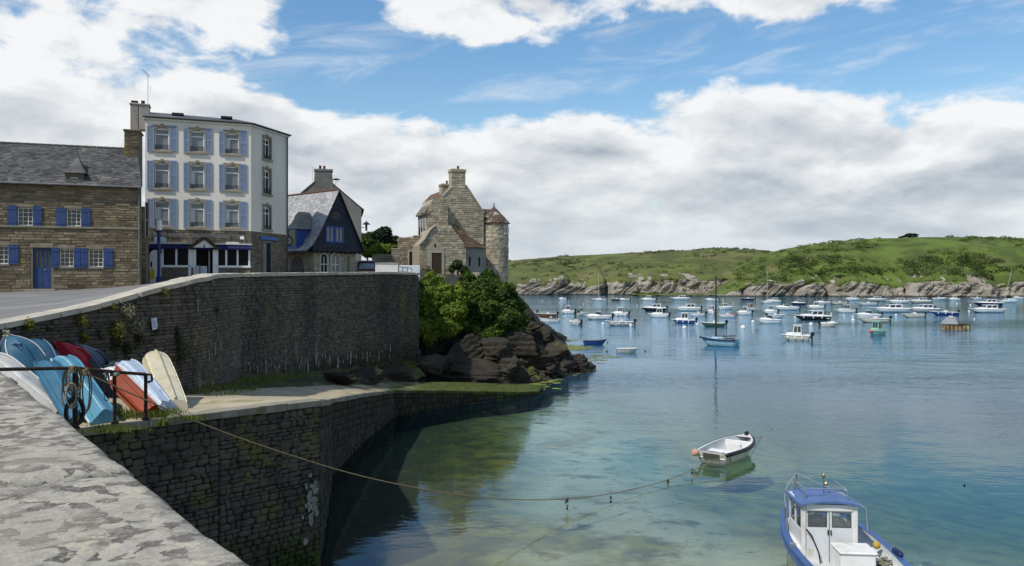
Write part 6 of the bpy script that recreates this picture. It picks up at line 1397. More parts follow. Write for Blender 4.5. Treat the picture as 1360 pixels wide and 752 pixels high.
def far_boat(px, py, wpx, style, label, head=180, hull='white', top='white', boot='black', group='boats moored in the harbour', name=None, motor=True, B=None, H=None, extra=None, Lf=1.0, lift=1.0):
    """a moored boat: waterline centre at photo pixel (px,py); apparent length wpx; heading in degrees (0 = bow to the right, 180 = bow to the left)"""
    d = seaY(py); a = R(head); app = wpx * d / F; L = app / max(abs(math.cos(a)) + .28 * abs(math.sin(a)), .3) * Lf; L = min(L, 12.0)
    B = B or max(1.5, L * .36); H = H or (.42 + .055 * L) * lift; cx = (px - CX) / F * d; cx -= math.cos(a) * L / 2; cy = d - math.sin(a) * L / 2
    nm = name or {'cabin': 'fishing_boat', 'cuddy': 'motor_boat', 'open': 'open_boat', 'cruiser': 'cabin_cruiser', 'sail': 'sailing_boat', 'row': 'rowing_boat'}[style]
    t = empty(nm, (cx, cy, 0), a, label, {'sail': 'sailboat', 'row': 'dinghy'}.get(style, 'boat'), group)
    rg = hull_rings(L, B, H, .22, .82 if style != 'sail' else .6, sheer=.32 if style != 'row' else .22, n=12, m=5)
    hm = paint(hull, COLR[hull]); tm = paint(top, COLR[top]); k = MB(); loft(k, rg, lo=.42 if boot else 0); k.build('hull', hm, t, True)
    if boot: k = MB(); loft(k, rg, hi=.42); k.build('boot_top', paint(boot, COLR[boot]), t, True)
    k = MB(); strake(k, rg, .035 + .003 * L); k.build('rubbing_strake', M['gel_white'] if hull in ('white', 'cream', 'grey') else tm, t)
    if style in ('open', 'row'):
        k = MB(); inn = hull_rings(L, B, H, .05, .82, sheer=.32 if style != 'row' else .22, n=12, m=5, inset=.09); loft(k, inn); k.build('inner_hull', tm if style == 'open' else paint('grey', COLR['grey']), t)
        k = MB(); deck(k, rg, .02, .68, 1.0); k.build('foredeck', tm, t)
        k = MB(); [k.box(L * f, L * f + .28, -B * .42, B * .42, H * .62, H * .68) for f in (.18, .45)]; k.build('thwarts', M['gel_white'], t)
        if style == 'open':
            k = MB(); k.tbox([(L * .36, -.35, H * .3), (L * .52, -.35, H * .3), (L * .52, .35, H * .3), (L * .36, .35, H * .3)], [(L * .38, -.3, H + .45), (L * .48, -.3, H + .55), (L * .48, .3, H + .55), (L * .38, .3, H + .45)]); c = k.build('console', M['gel_white'], t); MB().add([(L * .49, -.3, H + .5), (L * .49, .3, H + .5), (L * .45, .26, H + .85), (L * .45, -.26, H + .85)], [(0, 1, 2, 3)]).build('windscreen', M['glass_pale'], c)
    else: k = MB(); deck(k, rg, .04, .0, 1.0); k.build('deck', tm, t)
    if style == 'cabin':
        cabin(t, L * .30, L * .64, B * .72, H * .98, H + 1.45, tm, fw=.25, roof=.08)
        k = MB(); k.tbox([(L * .62, -B * .34, H), (L * .88, -B * .14, H * 1.12), (L * .88, B * .14, H * 1.12), (L * .62, B * .34, H)], [(L * .62, -B * .3, H + .5), (L * .84, -B * .1, H + .42), (L * .84, B * .1, H + .42), (L * .62, B * .3, H + .5)]); k.build('fore_cabin', tm, t)
        k = MB(); [k.box(.05, L * .28, s * B * .40 - .05, s * B * .40 + .05, H * .9, H + .2) for s in (-1, 1)]; k.build('coaming', tm, t)
    elif style == 'cuddy':
        k = MB(); k.tbox([(L * .42, -B * .36, H), (L * .90, -B * .10, H * 1.15), (L * .90, B * .10, H * 1.15), (L * .42, B * .36, H)], [(L * .46, -B * .28, H + .55), (L * .84, -B * .08, H + .42), (L * .84, B * .08, H + .42), (L * .46, B * .28, H + .55)]); c = k.build('cuddy', tm, t)
        k = MB()
        for s in (-1, 1): k.add([(L * .40, s * B * .33, H + .35), (L * .60, s * B * .25, H + .52), (L * .52, s * B * .22, H + .95), (L * .38, s * B * .29, H + .92)], [(0, 1, 2, 3)])
        k.add([(L * .60, -B * .25, H + .52), (L * .60, B * .25, H + .52), (L * .52, B * .22, H + .95), (L * .52, -B * .22, H + .95)], [(0, 1, 2, 3)]); k.build('windscreen', M['glass'], c); k = MB(); k.tube([(L * .38, -B * .29, H + .93), (L * .52, -B * .22, H + .96), (L * .52, B * .22, H + .96), (L * .38, B * .29, H + .93)], .035, 5); k.build('screen_frame', M['gel_white'], c)
        k = MB(); [k.box(.05, L * .42, s * B * .40 - .05, s * B * .40 + .05, H * .9, H + .16) for s in (-1, 1)]; k.box(L * .15, L * .3, -B * .3, B * .3, H, H + .25); k.build('coaming', tm, t)
    elif style == 'cruiser':
        cabin(t, L * .22, L * .62, B * .74, H * .98, H + 1.15, tm, fw=.7, roof=.08, side=.6, ov=.3)
        k = MB(); k.tbox([(L * .58, -B * .34, H), (L * .90, -B * .12, H * 1.15), (L * .90, B * .12, H * 1.15), (L * .58, B * .34, H)], [(L * .60, -B * .3, H + .5), (L * .82, -B * .1, H + .38), (L * .82, B * .1, H + .38), (L * .60, B * .3, H + .5)]); k.build('fore_cabin', tm, t)
        k = MB(); [k.tube([(x, y * .92, z + .5) for x, y, z in sheer_line(rg, s) if x > L * .55], .018, 4) for s in (-1, 1)]; [k.tube([(x, y * .92, z), (x, y * .92, z + .5)], .014, 4) for s in (-1, 1) for x, y, z in sheer_line(rg, s)[8::2]]; k.build('bow_rail', M['steel'], t)
        k = MB(); [k.box(.05, L * .24, s * B * .40 - .05, s * B * .40 + .05, H * .9, H + .25) for s in (-1, 1)]; k.build('coaming', tm, t)
    elif style == 'sail':
        k = MB(); k.tbox([(L * .35, -B * .28, H), (L * .72, -B * .18, H), (L * .72, B * .18, H), (L * .35, B * .28, H)], [(L * .37, -B * .24, H + .35), (L * .68, -B * .12, H + .3), (L * .68, B * .12, H + .3), (L * .37, B * .24, H + .35)]); k.build('coachroof', tm, t)
    if motor and style not in ('sail', 'row'): outboard(t, H * .9, 0, 1.0 + .04 * L)
    if extra: extra(t, L, B, H, rg)
    return t
def mast(h, xf=.55, rake=0.0, mat='white', r_=.06, boom=True, z0=None):
    def fn(t, L, B, H, rg):
        x = L * xf; mm = paint(mat, COLR[mat]) if mat != 'wood' else mk('dark_spar', (.035, .018, .014), (.025, .014, .011), 3, .5); k = MB(); k.tube([(x, 0, H * .5), (x + rake * h, 0, h)], [r_, r_ * .7], 8); m_ = k.build('mast', mm, t)
        if boom: k = MB(); k.tube([(x - .1, 0, H + .9), (L * .08, 0, H + .85)], .09, 7); k.build('boom', paint('grey', COLR['grey']) if mat != 'wood' else M['brown_wood'], t)
        k = MB(); k.tube([(x + rake * h, 0, h * .97), (L * 1.0, 0, H * 1.3)], .008, 3); k.tube([(x + rake * h, 0, h * .97), (L * .02, 0, H)], .008, 3); [k.tube([(x + rake * h, 0, h * .95), (x - .1, s * B * .46, H)], .008, 3) for s in (-1, 1)]; k.build('rigging', M['steel'], t)
    return fn
def cover(col):
    def fn(t, L, B, H, rg):
        k = MB(); k.tbox([(L * .08, -B * .38, H), (L * .42, -B * .38, H), (L * .42, B * .38, H), (L * .08, B * .38, H)], [(L * .12, -B * .2, H + .75), (L * .38, -B * .2, H + .8), (L * .38, B * .2, H + .8), (L * .12, B * .2, H + .75)]); k.build('canvas_cover', paint(col, COLR[col]), t)
    return fn
def flybridge(t, L, B, H, rg):
    k = MB(); k.tube([(L * .3, -B * .28, H + 1.2), (L * .22, -B * .2, H + 2.3), (L * .22, B * .2, H + 2.3), (L * .3, B * .28, H + 1.2)], .06, 6); k.lathe([(.0, 0), (.25, .03), (.25, .15), (0, .2)], 10, (L * .22, 0, H + 2.3)); k.build('radar_arch', M['gel_white'], t)
def fenders(t, L, B, H, rg):
    for i in (3, 6, 9): x, y, z = rg[i][-1]; MB().lathe([(.02, -.32), (.10, -.22), (.10, .1), (.02, .2)], 8, (x, y + .1, z - .25)).build('fender', M['gel_white'], t, True)
def redtail(t, L, B, H, rg): MB().bbox(-.3, L * .18, -B * .36, B * .36, H * .3, H + .35, .12).build('engine_cover', paint('red', (.5, .03, .05)), t)
def pilot_gear(t, L, B, H, rg):
    k = MB(); k.tube([(L * .45, 0, H + 1.5), (L * .45, 0, H + 2.5)], .025, 5); k.build('aerial', M['gel_white'], t); fenders(t, L, B, H, rg)

G1 = 'boats moored in the harbour'
FB = far_boat
FB(747, 398.3, 11, 'cuddy', 'tiny white motorboat moored alone near the far cliffs', 175)
FB(796, 399.6, 20, 'sail', 'white sloop with a bare pale mast lying under the far cliffs', 172, extra=mast(13.5, .55, 0, 'grey'))
FB(754, 416.5, 18, 'cabin', 'black bottomed white fishing boat with tall gear on its cabin, off the point', 170, 'white', extra=pilot_gear, boot='black')
FB(772, 419.5, 14, 'cabin', 'small boat with a dark canvas wheelhouse beside the long white runabout', 15, 'cream', 'grey', extra=cover('black'))
FB(730, 428.0, 28, 'open', 'dark red and white launch lying closest off the rocky point', 178, 'white', 'red', 'maroon', motor=False, extra=lambda t, L, B, H, rg: (MB().bbox(L * .1, L * .75, -B * .36, B * .36, H + .02, H + .28, .06).build('canvas_cover', paint('maroon', COLR['maroon']), t)))
FB(726, 421.0, 26, 'open', 'brown hulled open boat just behind the red launch', 182, 'rust', 'cream', motor=True)
FB(704, 417.8, 16, 'open', 'pale open boat half hidden by the rocks of the point', 176, 'cream', 'white')
FB(764, 431.5, 18, 'open', 'white dinghy with a black outboard in front of the canvas topped boat', 120, 'grey', 'white', 'black', lift=.9)
FB(794, 424.5, 36, 'cuddy', 'long low white runabout with a dark windscreen among the boats off the point', 176, 'white', extra=fenders)
FB(818, 399.3, 15, 'open', 'black hulled open boat under the far cliffs', 178, 'black', 'white')
FB(829, 399.6, 15, 'cuddy', 'pale grey motorboat tied next to a black hulled one under the cliffs', 176, 'grey')
FB(861, 399.5, 20, 'cabin', 'white fishing boat with dark bottom in front of the fallen boulders', 165, 'white', 'white', 'navy')
FB(903, 398.6, 25, 'cruiser', 'white cruiser with a rounded roof in front of the far boulders', 178, motor=False)
FB(823, 419.8, 23, 'cabin', 'white fishing boat with a high square wheelhouse and black outboard', 155, 'white', 'white', None, extra=fenders)
FB(868, 413.0, 33, 'cruiser', 'black hulled cabin boat with a long row of side windows', 174, 'black', 'white', 'black')
FB(875, 421.6, 26, 'cabin', 'white fishing boat lying in front of the black hulled cabin boat', 162, 'white', 'white', None)
FB(823, 432.6, 36, 'open', 'large grey open boat with a black outboard and white buoys at both ends', 180, 'grey', 'white', 'black', extra=fenders)
FB(908, 429.4, 30, 'cabin', 'blue hulled fishing boat with a small white cuddy, bow to the point', 170, 'blue', 'white', 'navy', extra=fenders, lift=.9)
FB(913, 413.2, 34, 'cruiser', 'white cruiser with black outboards and a mirror-like reflection', 178, 'white', 'white', None)
FB(926, 420.0, 20, 'open', 'pale open boat with a blue bottom behind the blue hulled fishing boat', 178, 'white', 'white', 'blue')
FB(945, 400.0, 18, 'cuddy', 'white motorboat under the slabs where the two headlands meet', 178)
FB(965, 411.2, 20, 'cruiser', 'white flybridge cruiser behind the dark mast', 5, motor=False, extra=flybridge)
FB(945, 416.8, 16, 'cabin', 'white fishing boat seen from the stern behind the dark mast', 100, 'white', Lf=.55)
FB(965, 421.8, 22, 'open', 'white open boat with a bright red stern', 178, 'white', 'white', None, motor=False, extra=redtail)
FB(947, 434.0, 31, 'open', 'pale green open boat with a big black outboard behind the blue sloop', 178, 'green', 'white', 'green')
FB(988, 418.2, 19, 'cabin', 'stubby white fishing boat between a red sterned boat and a big white runabout', 172, 'white', 'white', None)
FB(997, 413.5, 19, 'cabin', 'white fishing boat with a flat hard top behind the stubby one', 20, 'white', 'grey')
FB(992, 398.8, 20, 'open', 'dark inflatable boat drawn close to the rock slabs', 165, 'navy', 'grey', 'black')
FB(1027, 402.0, 19, 'cruiser', 'white cabin boat moored beside a tall grey mast', 178, motor=False)
FB(1019, 402.8, 16, 'sail', 'small sailing boat with a tall grey mast near the rock slabs', 176, extra=mast(13, .5, 0, 'grey'))
FB(1023, 416.5, 18, 'cabin', 'white fishing boat with fishing gear aft, behind the big white runabout', 168, 'white', 'white', 'navy')
FB(1021, 429.6, 31, 'cuddy', 'big white runabout with a broad grey stripe and no motor showing', 178, 'white', 'white', 'grey', motor=False)
FB(1031, 422.6, 22, 'open', 'flat white open boat right behind the big white runabout', 2, 'white', 'white', None)
FB(1040, 409.5, 24, 'open', 'low white open boat beside a navy hulled one', 178, 'white')
FB(1060, 405.0, 19, 'cuddy', 'navy hulled motorboat with a white domed cabin', 178, 'navy', 'white', 'navy')
FB(1044, 412.0, 33, 'cuddy', 'long white speedboat in the middle of the moorings', 176, 'white', 'white', None)
FB(1083, 410.3, 22, 'cabin', 'white fishing boat with a tall aerial behind the black hulled launch', 172, 'white', extra=pilot_gear)
FB(1079, 425.2, 46, 'cruiser', 'large black hulled launch with a glazed white wheelhouse', 178, 'black', 'white', 'black', motor=False, extra=fenders)
FB(1101, 434.0, 21, 'cuddy', 'small cream motorboat with a dark windscreen, bow turned away from the launch', 350, 'cream', 'white', 'cream')
FB(1057, 452.0, 36, 'cabin', 'cream fishing boat with a glazed wheelhouse and its outboard tilted up', 163, 'cream', 'white', 'cream', extra=fenders)
FB(1093, 403.8, 20, 'cuddy', 'white motorboat at the dark cleft in the cliffs', 178)
FB(1114, 404.5, 22, 'open', 'low cream open boat by the dark cleft in the cliffs', 178, 'cream')
FB(1123, 415.6, 25, 'cabin', 'white fishing boat with a grey green side deck, alone by a small white buoy', 172, 'white', 'grey', None, extra=pilot_gear)
FB(1131, 399.0, 19, 'cruiser', 'white cruiser close under the pale rock face', 178, motor=False)
FB(1152, 405.5, 25, 'open', 'slim white open boat in front of the black windowed cruiser', 178)
FB(1162, 400.2, 26, 'cruiser', 'cruiser with a continuous black window band by the rocks', 178, 'grey', 'white', motor=False)
FB(1192, 403.0, 28, 'cruiser', 'white cruiser with a domed roof by the rocks', 178, motor=False)
FB(1182, 415.0, 49, 'cruiser', 'biggest white cruiser with a long foredeck and bow rail', 178, 'white', 'white', None, motor=False, extra=flybridge)
FB(1226, 414.5, 40, 'cruiser', 'long grey cabin boat with a blue canvas cover aft', 178, 'grey', 'white', 'navy', motor=False, extra=cover('navy'))
FB(1221, 402.6, 29, 'cruiser', 'white cruiser with a row of side windows next to a domed one', 178, 'cream', 'white', motor=False)
FB(1248, 398.6, 20, 'cuddy', 'white speedboat right under the cliff notch', 2)
FB(1213, 421.5, 28, 'open', 'cream open boat with a black outboard in front of the long grey cabin boat', 176, 'cream', 'white', 'black')
FB(1160, 428.3, 40, 'open', 'white sport boat with a cream stripe and outboard behind the mint green boat', 176, 'cream', 'white', 'navy')
FB(1152, 422.5, 34, 'cuddy', 'white speedboat nested behind the cream striped sport boat', 178, 'white', 'white', None)
FB(1164, 445.0, 30, 'cabin', 'mint green wooden fishing boat with a pink float at its bow', 215, 'mint', 'mint', 'white', motor=False, lift=.95,
   extra=lambda t, L, B, H, rg: MB().lathe([(0, -.3), (.25, -.15), (.3, .05), (.2, .25), (0, .32)], 10, (L * 1.02, .2, H * 1.1)).build('float', paint('pink', (.62, .14, .14)), t, True))
FB(1254, 419.0, 34, 'open', 'bright blue open motorboat with white rail and black outboard', 178, 'blue', 'white', 'blue', extra=fenders)
FB(1267, 399.0, 15, 'cabin', 'small white cabin boat under the cliff notch', 178, motor=False)
FB(1310, 415.4, 44, 'cruiser', 'white cruiser with a canvas cockpit cover and white buoy at its bow', 178, 'white', 'white', 'black', motor=False, extra=cover('navy'))
FB(1311, 406.0, 37, 'cruiser', 'navy sided cruiser just behind the one with a cockpit cover', 178, 'navy', 'white', 'navy', motor=False)
FB(1337, 402.2, 26, 'sail', 'white sailing boat with a leaning mast and blue cockpit tent', 178, 'white', 'white', 'grey', extra=lambda t, L, B, H, rg: (mast(14, .62, -.22, 'grey')(t, L, B, H, rg), cover('pale_blue')(t, L, B, H, rg)))
FB(1352, 397.0, 14, 'cuddy', 'white motorboat at the foot of the brown cliff by the leaning mast', 178)
FB(1297, 397.5, 14, 'open', 'low white boat between the cliff notch and the leaning mast', 178)
# nearer small craft
FB(790, 458.0, 31, 'row', 'dark blue wooden rowing skiff with an upswept bow', 5, 'blue', 'navy', 'navy', B=1.3, H=.55)
FB(833, 468.2, 28, 'row', 'plain grey flat bottomed punt lying low in the water', 3, 'grey', 'grey', 'black', B=1.2, H=.42)

# the light blue wooden sloop with a dark bare mast
def sloop():
    def ex(t, L, B, H, rg):
        mast(8.9, .60, 0, 'wood', .13, False)(t, L, B, H, rg); k = MB(); strake(k, rg, .11, None, 6, -.06); k.build('dark_strake', M['navy'], t); k = MB(); k.tube([(L * .63, 0, H + .35), (L * .05, .1, H + .5)], .07, 7); k.build('furled_sail', mk('tan_sail', (.05, .025, .02), (.035, .02, .016), 4, .9), t)
        k = MB(); [k.box(L * .12, L * .5, s * B * .33 - .05, s * B * .33 + .05, H * .9, H + .14) for s in (-1, 1)]; k.box(L * .49, L * .51, -B * .33, B * .33, H * .9, H + .14); k.build('cockpit_coaming', M['brown_wood'], t); k = MB(); k.box(L * .13, L * .48, -B * .29, B * .29, H * .99, H + .02); k.build('cockpit', M['dark'], t)
        k = MB(); k.tube([(L * .99, 0, H * 1.3), (L * 1.06, 0, H * 1.38)], .05, 6); k.build('stem_head', M['brown_wood'], t); k = MB(); k.tube([(L * .85, -B * .62, -.5), (L * .85, -B * .62, 1.1)], .06, 6); k.build('green_spar', mk('green_spar', (.02, .09, .05)), t)
        k = MB(); k.box(-.28, -.02, -.03, .03, -.4, H * .8); k.build('rudder', paint('teal', COLR['teal']), t)
    FB(955.5, 459.5, 48, 'sail', 'light blue wooden sloop with a tall dark bare mast', 148, 'pale_blue', 'pale_blue', 'teal', name='wooden_sloop', extra=ex, B=2.2, H=.85)
sloop()
# square work raft with a pyramid shelter
def raft():
    d = seaY(438); c = (1268.5 - CX) / F * d; k = d / F; t = empty('work_raft', (c, d, 0), R(-6), 'rusty work raft with a grey tented shelter at one end', 'raft', G1); w = 18.0 * k; rm = mk('rusty_plate', (.40, .34, .18), (.18, .085, .035), .8, .9, c3=(.10, .05, .03), c3lo=.5, c3hi=.65, c3scale=1.3)
    w *= .84; MB().bbox(-w, w, -1.0, 1.0, -.3, .90, .08).build('pontoon', rm, t); k2 = MB(); [k2.box(-w + i * 2 * w / 6 - .06, -w + i * 2 * w / 6 + .06, -1.08, -1.002, -.1, .92) for i in range(7)]; k2.box(-w - .04, w + .04, -1.1, 1.1, .905, .98); k2.build('fender_posts', M['rust'], t)
    x0, x1 = -w - .1, .1; sh = MB(); sh.tbox([(x0, -1.0, .98), (x1, -1.0, .98), (x1, 1.0, .98), (x0, 1.0, .98)], [(x0 + .85, -.5, 2.15), (x1 - .25, -.5, 2.15), (x1 - .25, .5, 2.15), (x0 + .85, .5, 2.15)]); sh.build('shelter', mk('shelter_grey', (.30, .31, .33), (.22, .23, .24), 1, .7), t); MB().bbox(x0 + 1.1, x1 - .5, -.3, .3, 2.153, 2.35, .05).build('top_box', M['gel_white'], t)
raft()
# mooring buoys
def buoys():
    me = MB().lathe([(0, -.30), (.20, -.24), (.31, -.05), (.31, .08), (.22, .25), (.06, .33), (.05, .40), (0, .41)], 14).mesh('buoy'); me.materials.append(M['gel_white']); me.polygons.foreach_set('use_smooth', [True] * len(me.polygons))
    lab = 'tiny white mooring ball far off among the moored boats'
    LB = {909: 'white mooring buoy on clear water in front of the blue hulled fishing boat', 987: 'largest white mooring buoy, alone beside the light blue sloop', 1000: 'white mooring buoy at the bow of the big white runabout',
          1077: 'white mooring buoy below the black hulled launch', 1133: 'white mooring buoy at the bow of the cream striped sport boat', 1190: 'white mooring buoy between the biggest cruiser and the cream open boat', 1287: 'white mooring buoy at the bow of the cruiser with a cockpit cover',
          926: 'white mooring buoy off the stern of the blue hulled fishing boat', 801: 'white mooring buoy at the bow of the large grey open boat', 838: 'white mooring buoy at the stern of the large grey open boat', 1289: 'white mooring buoy beside the navy sided cruiser', 1294: 'small white float alone below the cruiser with a cockpit cover', 720: 'tiny white mooring ball alone off the rocky point'}
    for px, py, s in ((909, 436, 1.0), (987, 436, 1.15), (1000, 428, .9), (1077, 431.5, 1.0), (1133, 426, 1.0), (1190, 419, .8), (1132.5, 421, .7), (1271, 404, .8), (1289, 405.5, .9), (1287, 413.8, .8), (926, 431, .7), (720, 400, .5), (846, 405.5, .5), (1056, 422, .6), (974, 402, .5), (1104, 417, .6), (801, 431, .8), (838, 433, .8), (1121, 419, .5), (1294, 423.8, .45), (1245, 410, .5), (775, 404, .45)):
        d = seaY(py); o = bpy.data.objects.new('mooring_buoy', me); COL.objects.link(o); o.location = ((px - CX) / F * d, d, .06 * s); o.scale = (s * 1.25 * d / 140 ** 1,) * 3 if False else (s * 1.2, s * 1.2, s * 1.2); o.rotation_euler = (R(8), R(-5), 0); tag(o, LB.get(px, lab), 'buoy', 'white mooring buoys')
    me2 = me.copy(); me2.materials.clear(); me2.materials.append(M['black'])
    for px, py in ((807, 455.5), (806, 467), (857, 466.7), (1005, 438), (1281, 645)):
        d = seaY(py); o = bpy.data.objects.new('net_float', me2); COL.objects.link(o); o.location = ((px - CX) / F * d, d, .0); o.scale = (.4, .4, .4) if py < 600 else (.12, .12, .2); tag(o, {807: 'tiny dark float at the bow of the blue rowing skiff', 806: 'tiny dark float between the blue skiff and the grey punt', 857: 'tiny dark float off the end of the grey punt', 1005: 'tiny dark float below the big white runabout', 1281: 'tiny dark float alone on the near open water'}[px], 'float', 'dark floats')
buoys()

# ------------------------------------------------------------------ white dinghy on the long rope
def dinghy():
    s0 = Vector((8.75, 35.0)); b0 = Vector((11.35, 38.35)); ax = b0 - s0; L = ax.length; t = empty('dinghy', (s0.x, s0.y, 0), math.atan2(ax.y, ax.x), 'small white open dinghy with a black rubber strake, moored on a long rope', 'dinghy')
    B, H = 1.72, .55; rg = hull_rings(L, B, H, .16, .78, 2.4, .06, .30, 18, 8); k = MB(); loft(k, rg, lo=.30); k.build('hull', M['gel_white'], t, True); k = MB(); loft(k, rg, hi=.30); k.build('boot_top', mk('weedy_bottom', (.055, .06, .03), (.035, .04, .02), 3, .8), t, True)
    inn = hull_rings(L, B, H, -.02, .78, 2.4, .06, .30, 18, 8, inset=.07); k = MB(); loft(k, inn); k.build('inner_hull', mk('dinghy_inside', (.50, .52, .52), (.40, .42, .42), 2, .5), t, True)
    gw = MB(); A = [sheer_line(rg, -1), sheer_line(inn, -1)]; 
    for side in (-1, 1):
        a, b = sheer_line(rg, side), sheer_line(inn, side)
        for i in range(len(a) - 1): gw.add([a[i], a[i + 1], b[i + 1], b[i]], [(0, 1, 2, 3)], Matrix.Translation((0, 0, .012)))
    gw.build('gunwale', M['white_paint'], t); k = MB(); deck(k, rg, -.02, .80, 1.05); k.build('foredeck', M['gel_white'], t)
    k = MB(); k.tube([(x, y - .05, z - .07) for x, y, z in sheer_line(rg, -1)] + [(x, y + .05, z - .07) for x, y, z in sheer_line(rg, 1)][::-1][1:12], .085, 8); k.build('rubber_strake', M['black'], t, True)
    k = MB(); k.bbox(L * .30, L * .42, -B * .43, B * .43, H * .60, H * .66, .015); k.build('thwart', M['white_paint'], t); k = MB(); k.bbox(.03, L * .13, -B * .36, B * .36, H * .5, H * .56, .015); k.build('stern_seat', M['white_paint'], t); k = MB(); k.bbox(L * .70, L * .72, -B * .36, B * .36, .12, H * 1.12, .01); k.build('bulkhead', M['white_paint'], t)
    k = MB(); k.bbox(L * .60, L * .64, -.3, .34, .14, H * .95, .01); k.build('hatch_board', mk('board_white', (.7, .7, .68), (.6, .6, .57), 4, .6), t)
    k = MB(); k.box(-.02, .05, -B * .22, B * .22, H * .55, H * .9); k.build('transom_pad', mk('pad_green', (.06, .07, .05)), t)
    MB().lathe([(0, -.16), (.12, -.1), (.16, 0), (.12, .12), (.03, .18)], 12, (-.15, B * .40, H * .86)).build('fender', mk('orange_fender', (.50, .20, .12), (.6, .45, .38), 6, .7), t, True)
    k = MB(); k.bbox(L * .93, L * 1.0, -.06, .06, H * 1.3, H * 1.3 + .16, .02); k.build('bow_cleat', M['rust'], t); k = MB(); k.tube([(L * .34, .2, .2), (L * .38, -.1, .16), (L * .44, .15, .18), (L * .36, .3, .2), (L * .5, .1, .17)], .025, 5); k.build('rope_coil', M['rope'], t)
    k = MB(); k.tube([(.12, -B * .40, H + .03), (.15, -B * .47, H * .8), (.2, -B * .46, H * .35)], .022, 5); k.build('lashing', M['brown_wood'], t)
    return t, L, B, H
DG = dinghy()

